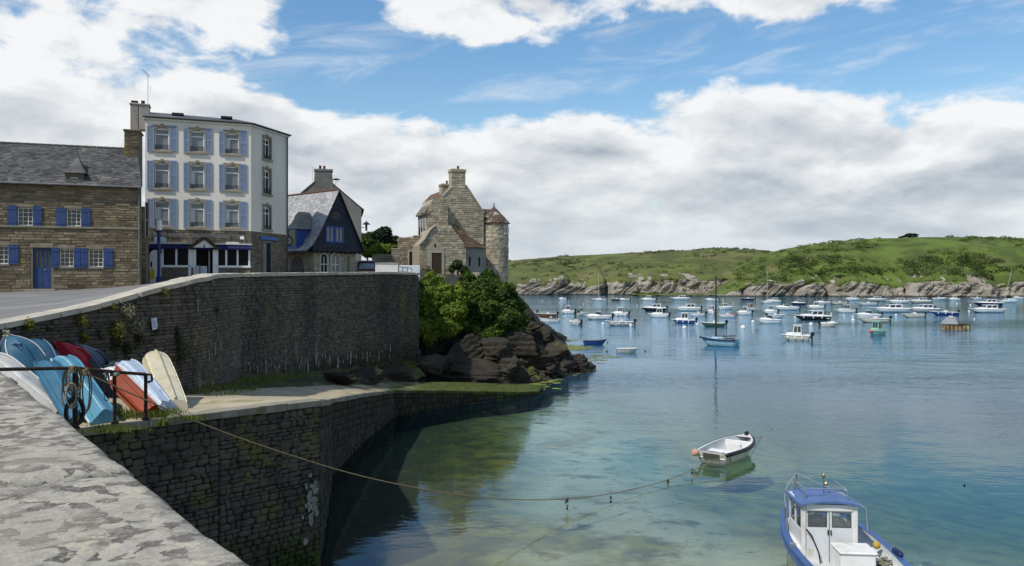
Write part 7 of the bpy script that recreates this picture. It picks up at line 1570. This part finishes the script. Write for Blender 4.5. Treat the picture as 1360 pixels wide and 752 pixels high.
# ------------------------------------------------------------------ blue and white fishing boat at the quay
def fishing_boat():
    s0 = Vector((8.55, 17.9)); b0 = Vector((9.25, 25.7)); ax = b0 - s0; L = ax.length; t = empty('cabin_fishing_boat', (s0.x, s0.y, 0), math.atan2(ax.y, ax.x), 'white fishing boat with bright blue gunwales and a blue roofed wheelhouse', 'boat')
    B, H = 2.65, .80; blue = mk('gunwale_blue', (.05, .115, .28), (.04, .09, .23), 2.5, .4, c3=(.06, .13, .28), c3lo=.6, c3hi=.75, c3scale=2); W = M['gel_white']
    rg = hull_rings(L, B, H, .30, .84, 2.3, .07, .45, 20, 8); k = MB(); loft(k, rg, lo=.36); k.build('hull', W, t, True); k = MB(); loft(k, rg, hi=.36); k.build('boot_top', mk('weed_antifoul', (.03, .05, .10), (.05, .06, .03), 3, .8), t, True)
    inn = hull_rings(L, B, H, -.28, .84, 2.3, .07, .45, 20, 8, inset=.14); k = MB(); loft(k, inn); k.build('inner_hull', mk('boat_inside', (.58, .60, .60), (.46, .48, .48), 2, .5), t, True)
    gw = MB()
    for side in (-1, 1):
        a, b = sheer_line(rg, side), sheer_line(inn, side); lo = [Vector(p) + Vector((0, 0, .02)) for p in a]; li = [Vector(p) + Vector((0, 0, .02)) for p in b]
        for i in range(len(a) - 1):
            q = [lo[i] + Vector((0, side * .05, 0)), lo[i + 1] + Vector((0, side * .05, 0)), li[i + 1], li[i]]; gw.add([tuple(p) for p in q] + [tuple(p - Vector((0, 0, .14))) for p in q], [(0, 1, 2, 3), (0, 1, 5, 4), (2, 3, 7, 6)])
    gw.build('gunwale', blue, t); k = MB(); strake(k, rg, .045, None, 7, -.16); k.build('rubbing_strake', blue, t)
    k = MB(); deck(k, rg, .10, .62, 1.05); k.build('foredeck', mk('deck_blue', (.03, .07, .22), (.025, .055, .18), 2.5, .6), t)
    k = MB(); k.box(.15, L * .62, -B * .40, B * .40, .30, .34); k.build('floor', mk('boat_sole', (.14, .15, .16), (.09, .1, .1), 3, .8), t)
    # side decks
    k = MB(); k.tbox([(L * .46, B * .27, .35), (L * .72, B * .22, .35), (L * .72, B * .40, .35), (L * .46, B * .44, .35)], [(L * .46, B * .27, H + .02), (L * .72, B * .22, H + .14), (L * .72, B * .40, H + .14), (L * .46, B * .44, H + .02)]); k.build('side_deck', W, t)
    # wheelhouse: frame, two sliding doors with panes, side and front windows, roof
    x0, x1, z0, z1 = L * .455, L * .625, .35, 2.02; hw = .74; cy = .30; wh = empty('wheelhouse_dummy'); bpy.data.objects.remove(wh)
    body = MB()
    for sy in (-1, 1): body.bbox(x0, x0 + .12, cy + sy * hw - .12 * (sy > 0), cy + sy * hw + .12 * (sy < 0), z0, z1, .02)
    body.box(x0, x0 + .10, cy - hw + .12, cy + hw - .12, z1 - .16, z1); body.box(x0 + .01, x0 + .09, cy - hw + .12, cy + hw - .12, z0, z0 + .06)
    for sy in (-1, 1):
        y0, y1 = cy + sy * (hw - .05), cy + sy * hw; y0, y1 = min(y0, y1), max(y0, y1); body.box(x0 + .12, x1, y0, y1, z0, z0 + .95); body.box(x0 + .12, x1, y0, y1, z1 - .14, z1); body.box(x1 - .08, x1, y0, y1, z0 + .95, z1 - .14); body.box((x0 + x1) / 2, (x0 + x1) / 2 + .06, y0, y1, z0 + .95, z1 - .14)
    body.box(x1 - .05, x1, cy - hw + .05, cy + hw - .05, z0, z0 + 1.0); body.box(x1 - .05, x1, cy - hw + .05, cy + hw - .05, z1 - .14, z1); body.box(x1 - .05, x1, cy - .03, cy + .03, z0 + 1.0, z1 - .14); wh = body.build('wheelhouse', W, t)
    cg = bpy.data.materials.get('clear_pane')
    if not cg:
        cg = bpy.data.materials.new('clear_pane'); cg.use_nodes = True; n_ = cg.node_tree; n_.nodes.clear(); N = NT(n_); tr = N.n('ShaderNodeBsdfTransparent'); tr.inputs[0].default_value = (.86, .9, .9, 1); gl = N.n('ShaderNodeBsdfGlossy'); gl.inputs['Roughness'].default_value = .05; ms = N.n('ShaderNodeMixShader'); ms.inputs[0].default_value = .14; N.link(tr.outputs[0], ms.inputs[1]); N.link(gl.outputs[0], ms.inputs[2]); ou = N.n('ShaderNodeOutputMaterial'); N.link(ms.outputs[0], ou.inputs[0])
    zm = z0 + 1.06
    for y0, y1, x in ((cy - hw + .12, cy - .01, x0 + .03), (cy + .01, cy + hw - .12, x0 + .05)):
        k = MB(); k.box(x, x + .035, y0, y1, z0 + .06, zm); k.box(x, x + .035, y0, y0 + .06, zm, z1 - .16); k.box(x, x + .035, y1 - .06, y1, zm, z1 - .16); k.box(x, x + .035, y0 + .06, y1 - .06, z1 - .21, z1 - .16); dd = k.build('sliding_door', mk('door_panel', (.66, .68, .68), (.56, .58, .58), 2, .4), wh); MB().box(x + .012, x + .02, y0 + .06, y1 - .06, zm, z1 - .21).build('pane', cg, dd); k = MB(); [k.box(x - .006, x + .004, y0 + .05 + a_, y0 + .05 + b_, c_, d_) for a_, b_, c_, d_ in ((0, .02, zm - .01, z1 - .2), (y1 - y0 - .12, y1 - y0 - .10, zm - .01, z1 - .2), (.02, y1 - y0 - .12, zm - .01, zm + .01), (.02, y1 - y0 - .12, z1 - .22, z1 - .2))]; k.build('gasket', mk('grey_gasket', (.12, .12, .11)), dd); MB().bbox(x - .03, x - .001, (y0 if y0 > cy else y1 - .05) + .01, (y0 if y0 > cy else y1 - .05) + .04, zm - .22, zm - .08, .006).build('door_pull', M['black'], dd)
    k = MB(); k.box(x1 - .03, x1 - .02, cy - hw + .05, cy + hw - .05, z0 + 1.0, z1 - .14); k.box(x0 + .12, x1 - .08, cy - hw + .02, cy - hw + .03, z0 + .95, z1 - .14); k.box(x0 + .12, x1 - .08, cy + hw - .03, cy + hw - .02, z0 + .95, z1 - .14); k.build('window_panes', cg, wh)
    k = MB(); k.bbox(x1 - .5, x1 - .06, cy - hw + .08, cy + hw - .08, z0 + .8, z0 + .98, .03); k.build('dashboard', M['black'], wh); k = MB(); k.bbox(x1 - .62, x1 - .3, cy - .1, cy + .45, z0 + .98, z0 + 1.12, .03); k.build('instruments', mk('beige_gear', (.4, .37, .3)), wh)
    rf = MB(); n = 10
    for i in range(n):
        a0, a1 = -1 + 2 * i / n, -1 + 2 * (i + 1) / n; f = lambda q: z1 + .015 + .10 * (1 - q * q); rf.add([(x0 - .10, cy + a0 * (hw + .06), f(a0)), (x0 - .10, cy + a1 * (hw + .06), f(a1)), (x1 + .25, cy + a1 * (hw + .06), f(a1) - .06), (x1 + .25, cy + a0 * (hw + .06), f(a0) - .06)] + [(x0 - .10, cy + a0 * (hw + .06), f(a0) - .05), (x0 - .10, cy + a1 * (hw + .06), f(a1) - .05), (x1 + .25, cy + a1 * (hw + .06), f(a1) - .11), (x1 + .25, cy + a0 * (hw + .06), f(a0) - .11)], [(0, 1, 2, 3), (4, 5, 6, 7), (0, 1, 5, 4), (1, 2, 6, 5), (2, 3, 7, 6), (3, 0, 4, 7)])
    ro = rf.build('wheelhouse_roof', mk('roof_blue', (.085, .15, .33), (.07, .125, .28), 3, .5, c3=(.17, .22, .33), c3lo=.55, c3hi=.75, c3scale=2.5), wh)
    rl = MB(); zr = z1 + .30
    for y in (cy - hw + .18, cy + hw - .18): rl.tube([(x0 + .35, y, z1 + .05), (x0 + .35, y, zr), (x1 + .1, y, zr), (x1 + .1, y, z1)], .02, 6)
    rl.tube([(x0 + .5, cy - hw + .18, zr), (x0 + .5, cy + hw - .18, zr)], .02, 6); rl.build('roof_rack', M['steel'], ro)
    k = MB(); k.tube([(x0 + .9, cy - .1, z1 + .0), (x0 + .9, cy - .1, zr + .22)], .018, 6); k.lathe([(.02, 0), (.045, .03), (.045, .10), (.02, .13)], 8, (x0 + .9, cy - .1, zr + .2)); k.lathe([(.03, 0), (.06, .04), (.03, .08)], 8, (x0 + .9, cy - .16, zr + .02)); k.build('mast_light', mk('brass', (.35, .28, .12), (.2, .16, .08), 5, .4, metal=.6), ro)
    # bow rail
    br = MB(); pts = [(x, y * .93, z + .62) for x, y, z in sheer_line(rg, 1) if x > L * .62]; pts2 = [(x, y * .93, z + .62) for x, y, z in sheer_line(rg, -1) if x > L * .62]
    br.tube([(pts[0][0] - .15, pts[0][1], pts[0][2] - .62)] + pts + pts2[::-1] + [(pts2[0][0] - .15, pts2[0][1], pts2[0][2] - .62)], .022, 6); [br.tube([(x, y, z), (x, y, z - .62)], .016, 5) for x, y, z in pts[2::3] + pts2[2::3]]; br.build('bow_rail', M['steel'], t)
    k = MB(); k.tube([(L * .78 + .22 * math.cos(q) * (1 - q * .01), .15 + .22 * math.sin(q) * (1 - q * .01), H * 1.24 + .012 * q) for q in np.linspace(0, 19, 60)], .02, 5); k.build('rope_coil', M['rope_pale'], t)
    k = MB(); [k.tube([(x0 + .2, cy + s_ * (hw + .03), z1 - .20), (x1 - .15, cy + s_ * (hw + .03), z1 - .20)], .014, 5) for s_ in (1,)]; k.build('hand_rail', M['steel'], wh)
    k = MB(); xx, yy, zz = sheer_line(rg, 1)[9]; k.tube([(xx, yy, zz), (xx - .1, yy + .06, zz - .3), (xx - .2, yy + .09, .1)], .016, 5); k.build('mooring_tail', M['rope'], t)
    # fish box, net, handrail, fender, mooring weed
    k = MB(); k.bbox(L * .335, L * .43, -.58, .30, .34, 1.00, .03); bx = k.build('fish_box', W, t); k = MB(); k.bbox(L * .33, L * .435, -.62, .34, 1.003, 1.07, .025); k.build('box_lid', W, bx)
    rs = random.Random(4); k = MB()
    for _ in range(26):
        c = Vector((L * .40 + rs.uniform(-.25, .25), -.98 + rs.uniform(-.2, .2), .45 + rs.uniform(0, .28))); k.tube([tuple(c + Vector((rs.uniform(-.2, .2), rs.uniform(-.2, .2), rs.uniform(-.07, .07)))) for _ in range(5)], .022, 4)
    k.build('net_heap', mk('net_mix', (.08, .16, .22), (.30, .24, .10), 9, .9), t)
    k = MB(); k.tube([(x0 - .02, cy + .62, z0 + 1.0), (x0 - .09, cy + .5, z0 + .85), (x0 - .10, cy + .32, z0 + .4), (x0 - .06, cy + .26, z0 + .1)], .02, 6); k.build('grab_rail', M['black'], wh)
    k = MB(); k.lathe([(.02, -.2), (.11, -.12), (.11, .12), (.02, .2)], 10, (L * .64, B * .36, H + .28)); k.build('fender', W, t, True); leaves('fender_weed', [(L * .63, B * .33, H + .22, .1, .1, .08, 1)], 40, .05, M['gorse'], 3, t)
    k = MB(); k.lathe([(0, -.1), (.09, -.05), (.1, .05), (0, .12)], 10, (L * .47, -B * .36, H + .12)); k.build('float', mk('yellow_float', (.55, .38, .06)), t, True)
    k = MB(); x, y, z = sheer_line(rg, 1)[8]; k.bbox(x - .06, x + .06, y - .1, y + .06, z, z + .14, .02); x, y, z = sheer_line(rg, -1)[3]; k.tube([(x, y, z), (x + .15, y, z + .3), (x + .3, y, z)], .02, 6); k.tube([(x - .2, y, z), (x - .1, y, z + .35), (x + .05, y, z)], .02, 6); k.build('cleats', M['steel'], t)
    k = MB(); x, y, z = sheer_line(rg, -1)[7]; k.lathe([(.03, -.26), (.085, -.18), (.085, .18), (.03, .26)], 10, (0, 0, 0), Matrix.Translation((x + .1, y + .02, z + .06)) @ Matrix.Rotation(math.pi / 2, 4, 'Y')); k.build('dark_fender', M['navy'], t, True)
    p = P(1046, 738, 21.6); wd = leaves('weed_clump', [(p.x, p.y, .05, .28, .26, .2, 1)], 420, .09, mk('yellow_weed', (.20, .19, .03), (.12, .12, .02), 5, .8, island=.3), 9); tag(wd, 'yellow green weed clump floating at the side of the blue and white boat', 'seaweed', kind='stuff')
fishing_boat()

# ------------------------------------------------------------------ hauled out dinghies leaning by the sea wall
def slip_z(y): return float(np.interp(y, [15, 17.5, 20, 22.5, 24, 27, 31], [4.88, 4.82, 4.78, 4.66, 4.5, 4.2, 3.85]))
def on_slip(px, py):
    d = 20.0
    for _ in range(12): d = F * (CH - slip_z(d)) / (py - CY)
    return P(px, py, d)
def leaning(name, bot, top, dtop, B, H, col, label, keel=(.55, -.6, .6), inner=(.55, .55, .53), bow=2.0, tr=.8, rub=None, lift=.0, c3=None, thw=True, over=0.0):
    """hull propped on its stern: bottom and top ends given as photo pixels; keel points along `keel`"""
    b = on_slip(*bot); b.z += lift; tp = P(top[0], top[1], dtop); ax = tp - b; L = ax.length; X = ax.normalized(); K = Vector(keel); K = (K - X * K.dot(X)).normalized(); Zb = -K; Y = Zb.cross(X)
    t = empty(name, tuple(b), 0, label, 'dinghy', 'dinghies hauled out on the slipway'); t.rotation_mode = 'QUATERNION'; Mr = Matrix((X, Y, Zb)).transposed(); t.rotation_quaternion = Mr.to_quaternion()
    hm = mk('hull_' + label.split()[0] + '_' + label.split()[1], col, tuple(q * .8 for q in col), 1.6, .45, c3=c3 or tuple(min(1, q * .6 + .04) for q in col), c3lo=.52, c3hi=.72, c3scale=3.5, stretch=(1, 1, .5))
    rg = hull_rings(L, B, H, H * .35, tr, bow, .05, .22, 16, 7, chine=True); off = Matrix.Translation((0, 0, -H * .35)); k = MB(); loft(k, rg, off); k.build('hull', hm, t)
    inn = hull_rings(L, B, H, H * .22, tr, bow, .05, .22, 16, 7, chine=True, inset=.05); k = MB(); loft(k, inn, off); k.build('inner_hull', mk('inside_%.2f' % inner[0], inner, tuple(q * .8 for q in inner), 2, .6), t)
    k = MB(); strake(k, rg, .028, off); k.build('gunwale', rub or hm, t)
    for j_ in (3, 11): k = MB(); k.tube([Vector(r_[j_]) + Vector((0, 0, -.006)) for r_ in rg[:-1]], .016, 4, True, off); k.build('chine_strake', rub or mk('strake_%.2f_%.2f' % col[:2], tuple(min(1, q * 1.7 + .02) for q in col), col, 5, .6), t)
    for j_ in (1, 13): k = MB(); k.tube([Vector(r_[j_]) for r_ in rg[:-1]], .011, 4, True, off); k.build('plank_seam', mk('seam_%.2f_%.2f' % col[:2], tuple(q * .35 for q in col), col, 5, .7), t)
    k = MB(); k.tube([(p[0], 0, p[2] - .03) for p in [r_[7] for r_ in rg[:-2]]], .032, 5, True, off); k.build('keel', hm, t)
    if thw: k = MB(); [k.box(L * f, L * f + .2, -B * .36, B * .36, H * .3, H * .35) for f in (.12, .45)]; k.build('thwarts', mk('thwart_pale', (.5, .48, .42)), t)
    return t
leaning('dinghy', (88, 553), (-22, 463), 20.0, .85, .34, (.50, .51, .50), 'pale grey dinghy hull lying nearest the parapet', (.80, .05, .65), inner=(.35, .35, .35))
leaning('dinghy', (70, 540), (14, 440), 21.3, 1.0, .36, (.035, .12, .19), 'deep teal dinghy standing up against the wall with a white rubbing edge', (.7, -.55, .2), rub=M['gel_white'], bow=4)
leaning('dinghy', (92, 540), (48, 443), 22.1, .85, .34, (.025, .09, .15), 'dark teal dinghy tucked behind the deep teal one', (.85, -.25, .2), bow=4)
leaning('dinghy', (112, 560), (60, 473), 20.8, .75, .30, (.035, .145, .235), 'teal dinghy propped between the dark teal and light blue hulls', (.8, -.05, .5), bow=3)
leaning('dinghy', (144, 562), (80, 466), 21.9, .75, .32, (.085, .27, .385), 'light blue dinghy with its square stern down on the grass', (.80, .0, .55), rub=mk('pale_blue_edge', (.45, .62, .70)), bow=2.2)
leaning('dinghy', (137, 528), (90, 452), 22.9, .85, .38, (.33, .014, .04), 'crimson red dinghy bow up against the wall', (.85, -.1, .45), bow=1.9)
leaning('dinghy', (154, 528), (116, 455), 23.5, .8, .36, (.075, .11, .17), 'slate blue dinghy bow up behind the crimson one', (.85, -.1, .4), bow=1.9)
leaning('dinghy', (204, 552), (145, 495), 21.2, .55, .28, (.27, .055, .018), 'rusty orange dinghy lying low beside the white one', (-.35, -.6, -.6), bow=2.2, inner=(.25, .06, .03))
leaning('dinghy', (213, 550), (143, 482), 22.0, .6, .26, (.62, .66, .70), 'white dinghy lying over the rusty orange one', (.65, -.15, .8), bow=2.2)
leaning('dinghy', (222, 546), (165, 474), 22.9, .75, .28, (.42, .50, .60), 'pale blue grey dinghy with a ribbed flat bottom beside the white one', (.7, -.15, .7), bow=4)
leaning('dinghy', (234, 543), (203, 460), 24.6, .72, .26, (.56, .51, .36), 'cream pram dinghy standing upright against the dark wall', (.45, -.75, .25), bow=7, tr=.92)
leaning('dinghy', (8, 505), (-16, 436), 21.0, 1.1, .42, (.018, .04, .10), 'navy dinghy farthest along the wall by the quay', (.9, -.2, .2), bow=3)
# rope and cleat on the teal boat, cable along the wall behind the boats
p0, p1 = P(10, 442, 21.3), P(95, 449, 23.2); k = MB(); k.tube([tuple(p0.lerp(p1, f) - Vector((0, 0, .12 * math.sin(f * math.pi)))) for f in np.linspace(0, 1, 9)], .014, 5); tag(k.build('mooring_chain', M['rust']), 'rusty chain strung along the wall behind the dinghies', 'chain')
k = MB(); p0 = P(9, 443, 20.9); rr = random.Random(3); k.tube([tuple(p0 + Vector((rr.uniform(-.12, .12), rr.uniform(-.1, .05), rr.uniform(-.1, .1)))) for _ in range(14)], .018, 5); tag(k.build('rope_knot', M['rope_pale']), 'knotted pale rope on the bow of the deep teal dinghy', 'rope')
def tarp():
    p = P(164, 484, 23.2); t = leaning('outboard_cover', (175, 520), (152, 476), 23.4, .7, .35, (.05, .06, .075), 'dark grey covered tender wedged behind the white dinghy', (.5, -.5, .7), bow=4); t['category'] = 'tender'
tarp()

# ------------------------------------------------------------------ railing on the slip edge with ropes, and the long mooring rope
def rails():
    e = [Vector(q) for q in ((-11.0, 15.7, 6.28), (-9.56, 17.43, 6.14), (-9.03, 18.10, 5.98), (-8.58, 18.66, 5.86))]
    t = empty('slip_railing', (-9.03, 18.1, 4.78), 0, 'rusty black iron railing along the head of the slipway', 'railing'); o = Vector(t.location)
    k = MB(); k.tube([tuple(q - o) for q in (Vector((-11.9, 14.6, 6.36)), e[0], e[1], e[2], e[3])], .038, 8); end = e[3] - o; k.tube([tuple(end), tuple(end + Vector((.10, .08, -.02))), tuple(end + Vector((.11, .09, -.16))), tuple(end + Vector((.04, .03, -.19)))], .032, 7); k.build('rail', M['rust'], t)
    for q, r_ in ((e[1], .055), (e[2], .042), (e[3], .042)): k = MB(); k.tube([(q.x - o.x, q.y - o.y, .0 - .12), (q.x - o.x, q.y - o.y, q.z - o.z)], r_, 8); k.lathe([(r_ * 2, 0), (r_ * 1.8, .05), (r_, .07)], 10, (q.x - o.x, q.y - o.y, .02)); k.build('post', M['rust'], t)
    k = MB(); k.bbox(-.09, .09, -.06, .06, e[2].z - o.z - .10, e[2].z - o.z - .01, .02); k.build('rope_guide', mk('guide_grey', (.22, .2, .17)), t)
    # coils hanging from the rail
    rr = random.Random(8)
    def coil(name, c, n, rx, rz, lab, mat, rad=.016):
        k = MB(); c = Vector(c)
        for i in range(n):
            a = rr.uniform(.75, 1.15); dx, dy = rr.uniform(-.06, .06), rr.uniform(-.05, .05); k.tube([tuple(c + Vector((dx + rx * a * math.cos(q) * .63, dy + rx * a * math.cos(q) * .78, -rz * a + rz * a * math.sin(q)))) for q in np.linspace(math.pi / 2, math.pi * 2.5, 15)], rad, 5)
        for i in range(5): z = c.z - .05 - i * .028; k.tube([(c.x + .05 * math.cos(q), c.y + .05 * math.sin(q), z + .004 * q) for q in np.linspace(0, 6.3, 9)], rad, 5)
        tag(k.build(name, mat), lab, 'rope', 'ropes on the railing')
    c = e[1]; coil('rope_coil', c + Vector((.0, -.06, .05)), 4, .16, .34, 'tan mooring rope coiled over the thick railing post', M['rope']); coil('rope_coil', c + Vector((-.05, -.10, -.32)), 5, .13, .30, 'pale rope loops hanging low on the thick railing post', M['rope_pale'], .018)
    coil('rope_coil', c + Vector((.16, .12, -.02)), 2, .10, .5, 'long loop of tan rope hanging beside the thick post', M['rope'])
    c2 = e[0].lerp(e[1], -.1); coil('rope_coil', Vector((-10.75, 16.0, 6.27)), 5, .17, .22, 'dark rope bundle hanging on the rail close to the parapet', mk('dark_rope', (.05, .045, .04), (.1, .09, .07), 30, .9))
    coil('rope_coil', e[2].lerp(e[3], -.3) + Vector((0, 0, 0)), 2, .06, .30, 'thin dark cord looped over the rail between the posts', mk('dark_rope', (.05, .045, .04)), .01)
    # tyre fender ring under the thick post
    k = MB(); c3 = e[1] + Vector((.02, -.05, -.95)); k.tube([tuple(c3 + Vector((.18 * math.cos(q) * .63, .18 * math.cos(q) * .78, .30 * math.sin(q)))) for q in np.linspace(0, 6.2832, 22)], .045, 7, False); tag(k.build('tyre_fender', M['black'], None, True), 'black rubber ring hung at the foot of the thick post', 'fender')
    # long mooring rope sagging to the dinghy
    tD, L, B, H = DG; a = e[1] + Vector((.03, 0, -.02)); R3 = Matrix.Rotation(tD.rotation_euler.z, 3, 'Z'); b = Vector(tD.location) + R3 @ Vector((.10, -B * .42, H + .04)); pts = []
    for f in np.linspace(0, 1, 90): q = a.lerp(b, f); q.z -= 4 * 2.42 * f * (1 - f); q.z = max(q.z, .012); pts.append(tuple(q + Vector((.02 * math.sin(f * 40), 0, 0))))
    t2 = empty('mooring_rope', tuple(a), 0, 'long thin mooring rope sagging from the railing out to the white dinghy', 'rope'); k = MB(); k.tube([tuple(Vector(q) - a) for q in pts], .017, 5); k.build('line', M['rope'], t2)
    wm = mk('rope_weed', (.09, .08, .02), (.06, .055, .018), 5, .8)
    for f in (.615, .70, .84, .91): q = Vector(pts[int(f * 89)]) - a; leaves('weed_tuft', [(q.x, q.y, q.z - .06 - .1 * (f < .72), .05, .05, .12 + .12 * (f < .72), 1)], 22, .05, wm, int(f * 100), t2)
    # bow line to the sunken mooring
    bw = Vector(tD.location) + R3 @ Vector((L * .98, 0, H * 1.3)); en = P(1026, 567, seaY(569)); en.z = .05; k = MB(); k.tube([tuple(bw.lerp(en, f) - Vector((0, 0, .35 * math.sin(math.pi * f)))) for f in np.linspace(0, 1, 12)], .014, 5); tag(k.build('bow_line', M['rope']), 'thin bow line running from the white dinghy to its mooring', 'rope'); 
rails()

# ------------------------------------------------------------------ plants on the wall and grass on the slip
def wall_plants():
    rs = random.Random(12); ym = leafmat('ragwort_leaf', (.20, .19, .03), (.12, .12, .025), (.42, .34, .02), 3)
    for px, py, s, lab in ((104, 425, .22, 'small yellow green plant under the coping left of the notice'), (148, 436, .34, 'yellow flowering plant rooted halfway up the wall above the crimson dinghy'), (174, 432, .30, 'yellow flowering plant next to the pale notice'), (108, 446, .18, 'tiny yellow plant low on the wall over the slate blue dinghy'), (148, 407, .13, 'tuft of yellow plant just below the coping'), (214, 388, .16, 'yellow tuft near the coping by the street lamp'), (33, 430, .2, 'small yellow tuft above the deep teal dinghy'), (163, 412, .3, 'pale straggling plant hanging under the coping')):
        s0 = arc_at_px(px); p, n, zt, zb = wall_at(s0); kk = p.y / F; z = CH - (py - CY) * kk; t = empty('wall_plant', (p.x + n.x * .08, p.y + n.y * .08, z), 0, lab, 'plant', 'plants growing on the sea wall')
        k = MB(); [k.tube([(0, 0, 0), (n.x * .1 + rs.uniform(-.1, .1), n.y * .1 + rs.uniform(-.1, .1), rs.uniform(-.1, .2))], .006, 4) for _ in range(5)]; k.build('stems', M['bark'], t); leaves('foliage', [(n.x * s * .3, n.y * s * .3, 0, s, s * .6, s * .9, 1), (n.x * s * .2 + s * .5, n.y * s * .2, -s * .5, s * .6, s * .4, s * .6, .6)], int(260 * s / .2), .035, ym if 'pale' not in lab else leafmat('pale_stem_leaf', (.24, .23, .14), (.16, .16, .09)), int(px), t, inner=.2)
    # dark ivy-like growth on the wall: uncountable
    lob = []
    for px, py, r_ in ((233, 455, .35), (235, 470, .5), (232, 440, .25), (285, 410, .2), (205, 440, .2), (150, 455, .4), (180, 450, .35), (165, 462, .4), (130, 445, .2), (60, 435, .15)):
        p, n, zt, zb = wall_at(arc_at_px(px)); kk = p.y / F; lob.append((p.x + n.x * .05, p.y + n.y * .05, CH - (py - CY) * kk, r_ * .8, r_ * .4, r_, 1))
    tag(leaves('wall_ivy', lob, 2600, .035, leafmat('ivy_leaf', (.045, .06, .015), (.025, .035, .012), None, 2), 44, inner=.1), 'dark green creeping growth in patches on the sea wall', 'ivy', kind='stuff')
    # grass
    rs = np.random.RandomState(6); V = []; Q = []
    def blade(x, y, z, h):
        a = rs.uniform(0, 6.28); w = h * .10; lx, ly = rs.normal(0, .35) * h, rs.normal(0, .35) * h; b0 = len(V); V.extend([(x - w * math.cos(a), y - w * math.sin(a), z), (x + w * math.cos(a), y + w * math.sin(a), z), (x + lx, y + ly, z + h)]); Q.append((b0, b0 + 1, b0 + 2))
    for (x0, y0, rx, ry, n, h) in [(*on_slip(px, py).xy, a, b, n, h) for px, py, a, b, n, h in ((115, 556, .9, .4, 900, .16), (175, 552, .9, .4, 900, .15), (215, 549, .5, .3, 400, .14), (150, 566, .7, .12, 300, .08), (165, 570, .6, .1, 260, .07), (250, 556, .35, .14, 260, .10), (215, 564, .16, .08, 160, .15), (135, 573, .6, .1, 250, .09), (200, 553, .3, .25, 300, .16))]:
        for _ in range(n): x, y = x0 + rs.normal(0, rx * .5), y0 + rs.normal(0, ry * .7); blade(x, y, slip_z(y) - .02, h * rs.uniform(.5, 1.3))
    for s in np.linspace(WL[6], WL[-1] - .5, 900):
        p, n, zt, zb = wall_at(s); off = rs.uniform(.2, 1.8); 
        if fbm(s / 2.0, off, 3, 2) > -.05: 
            for _ in range(6): blade(p.x + n.x * off + rs.normal(0, .1), p.y + n.y * off + rs.normal(0, .1), zb + .22 - .1 * off, rs.uniform(.06, .22))
    tag(link('grass', npmesh('grass', V, Q), leafmat('slip_grass', (.14, .17, .03), (.08, .10, .02), None, 2)), 'tufts of grass along the foot of the wall and the slip edge', 'grass', kind='stuff')
wall_plants()
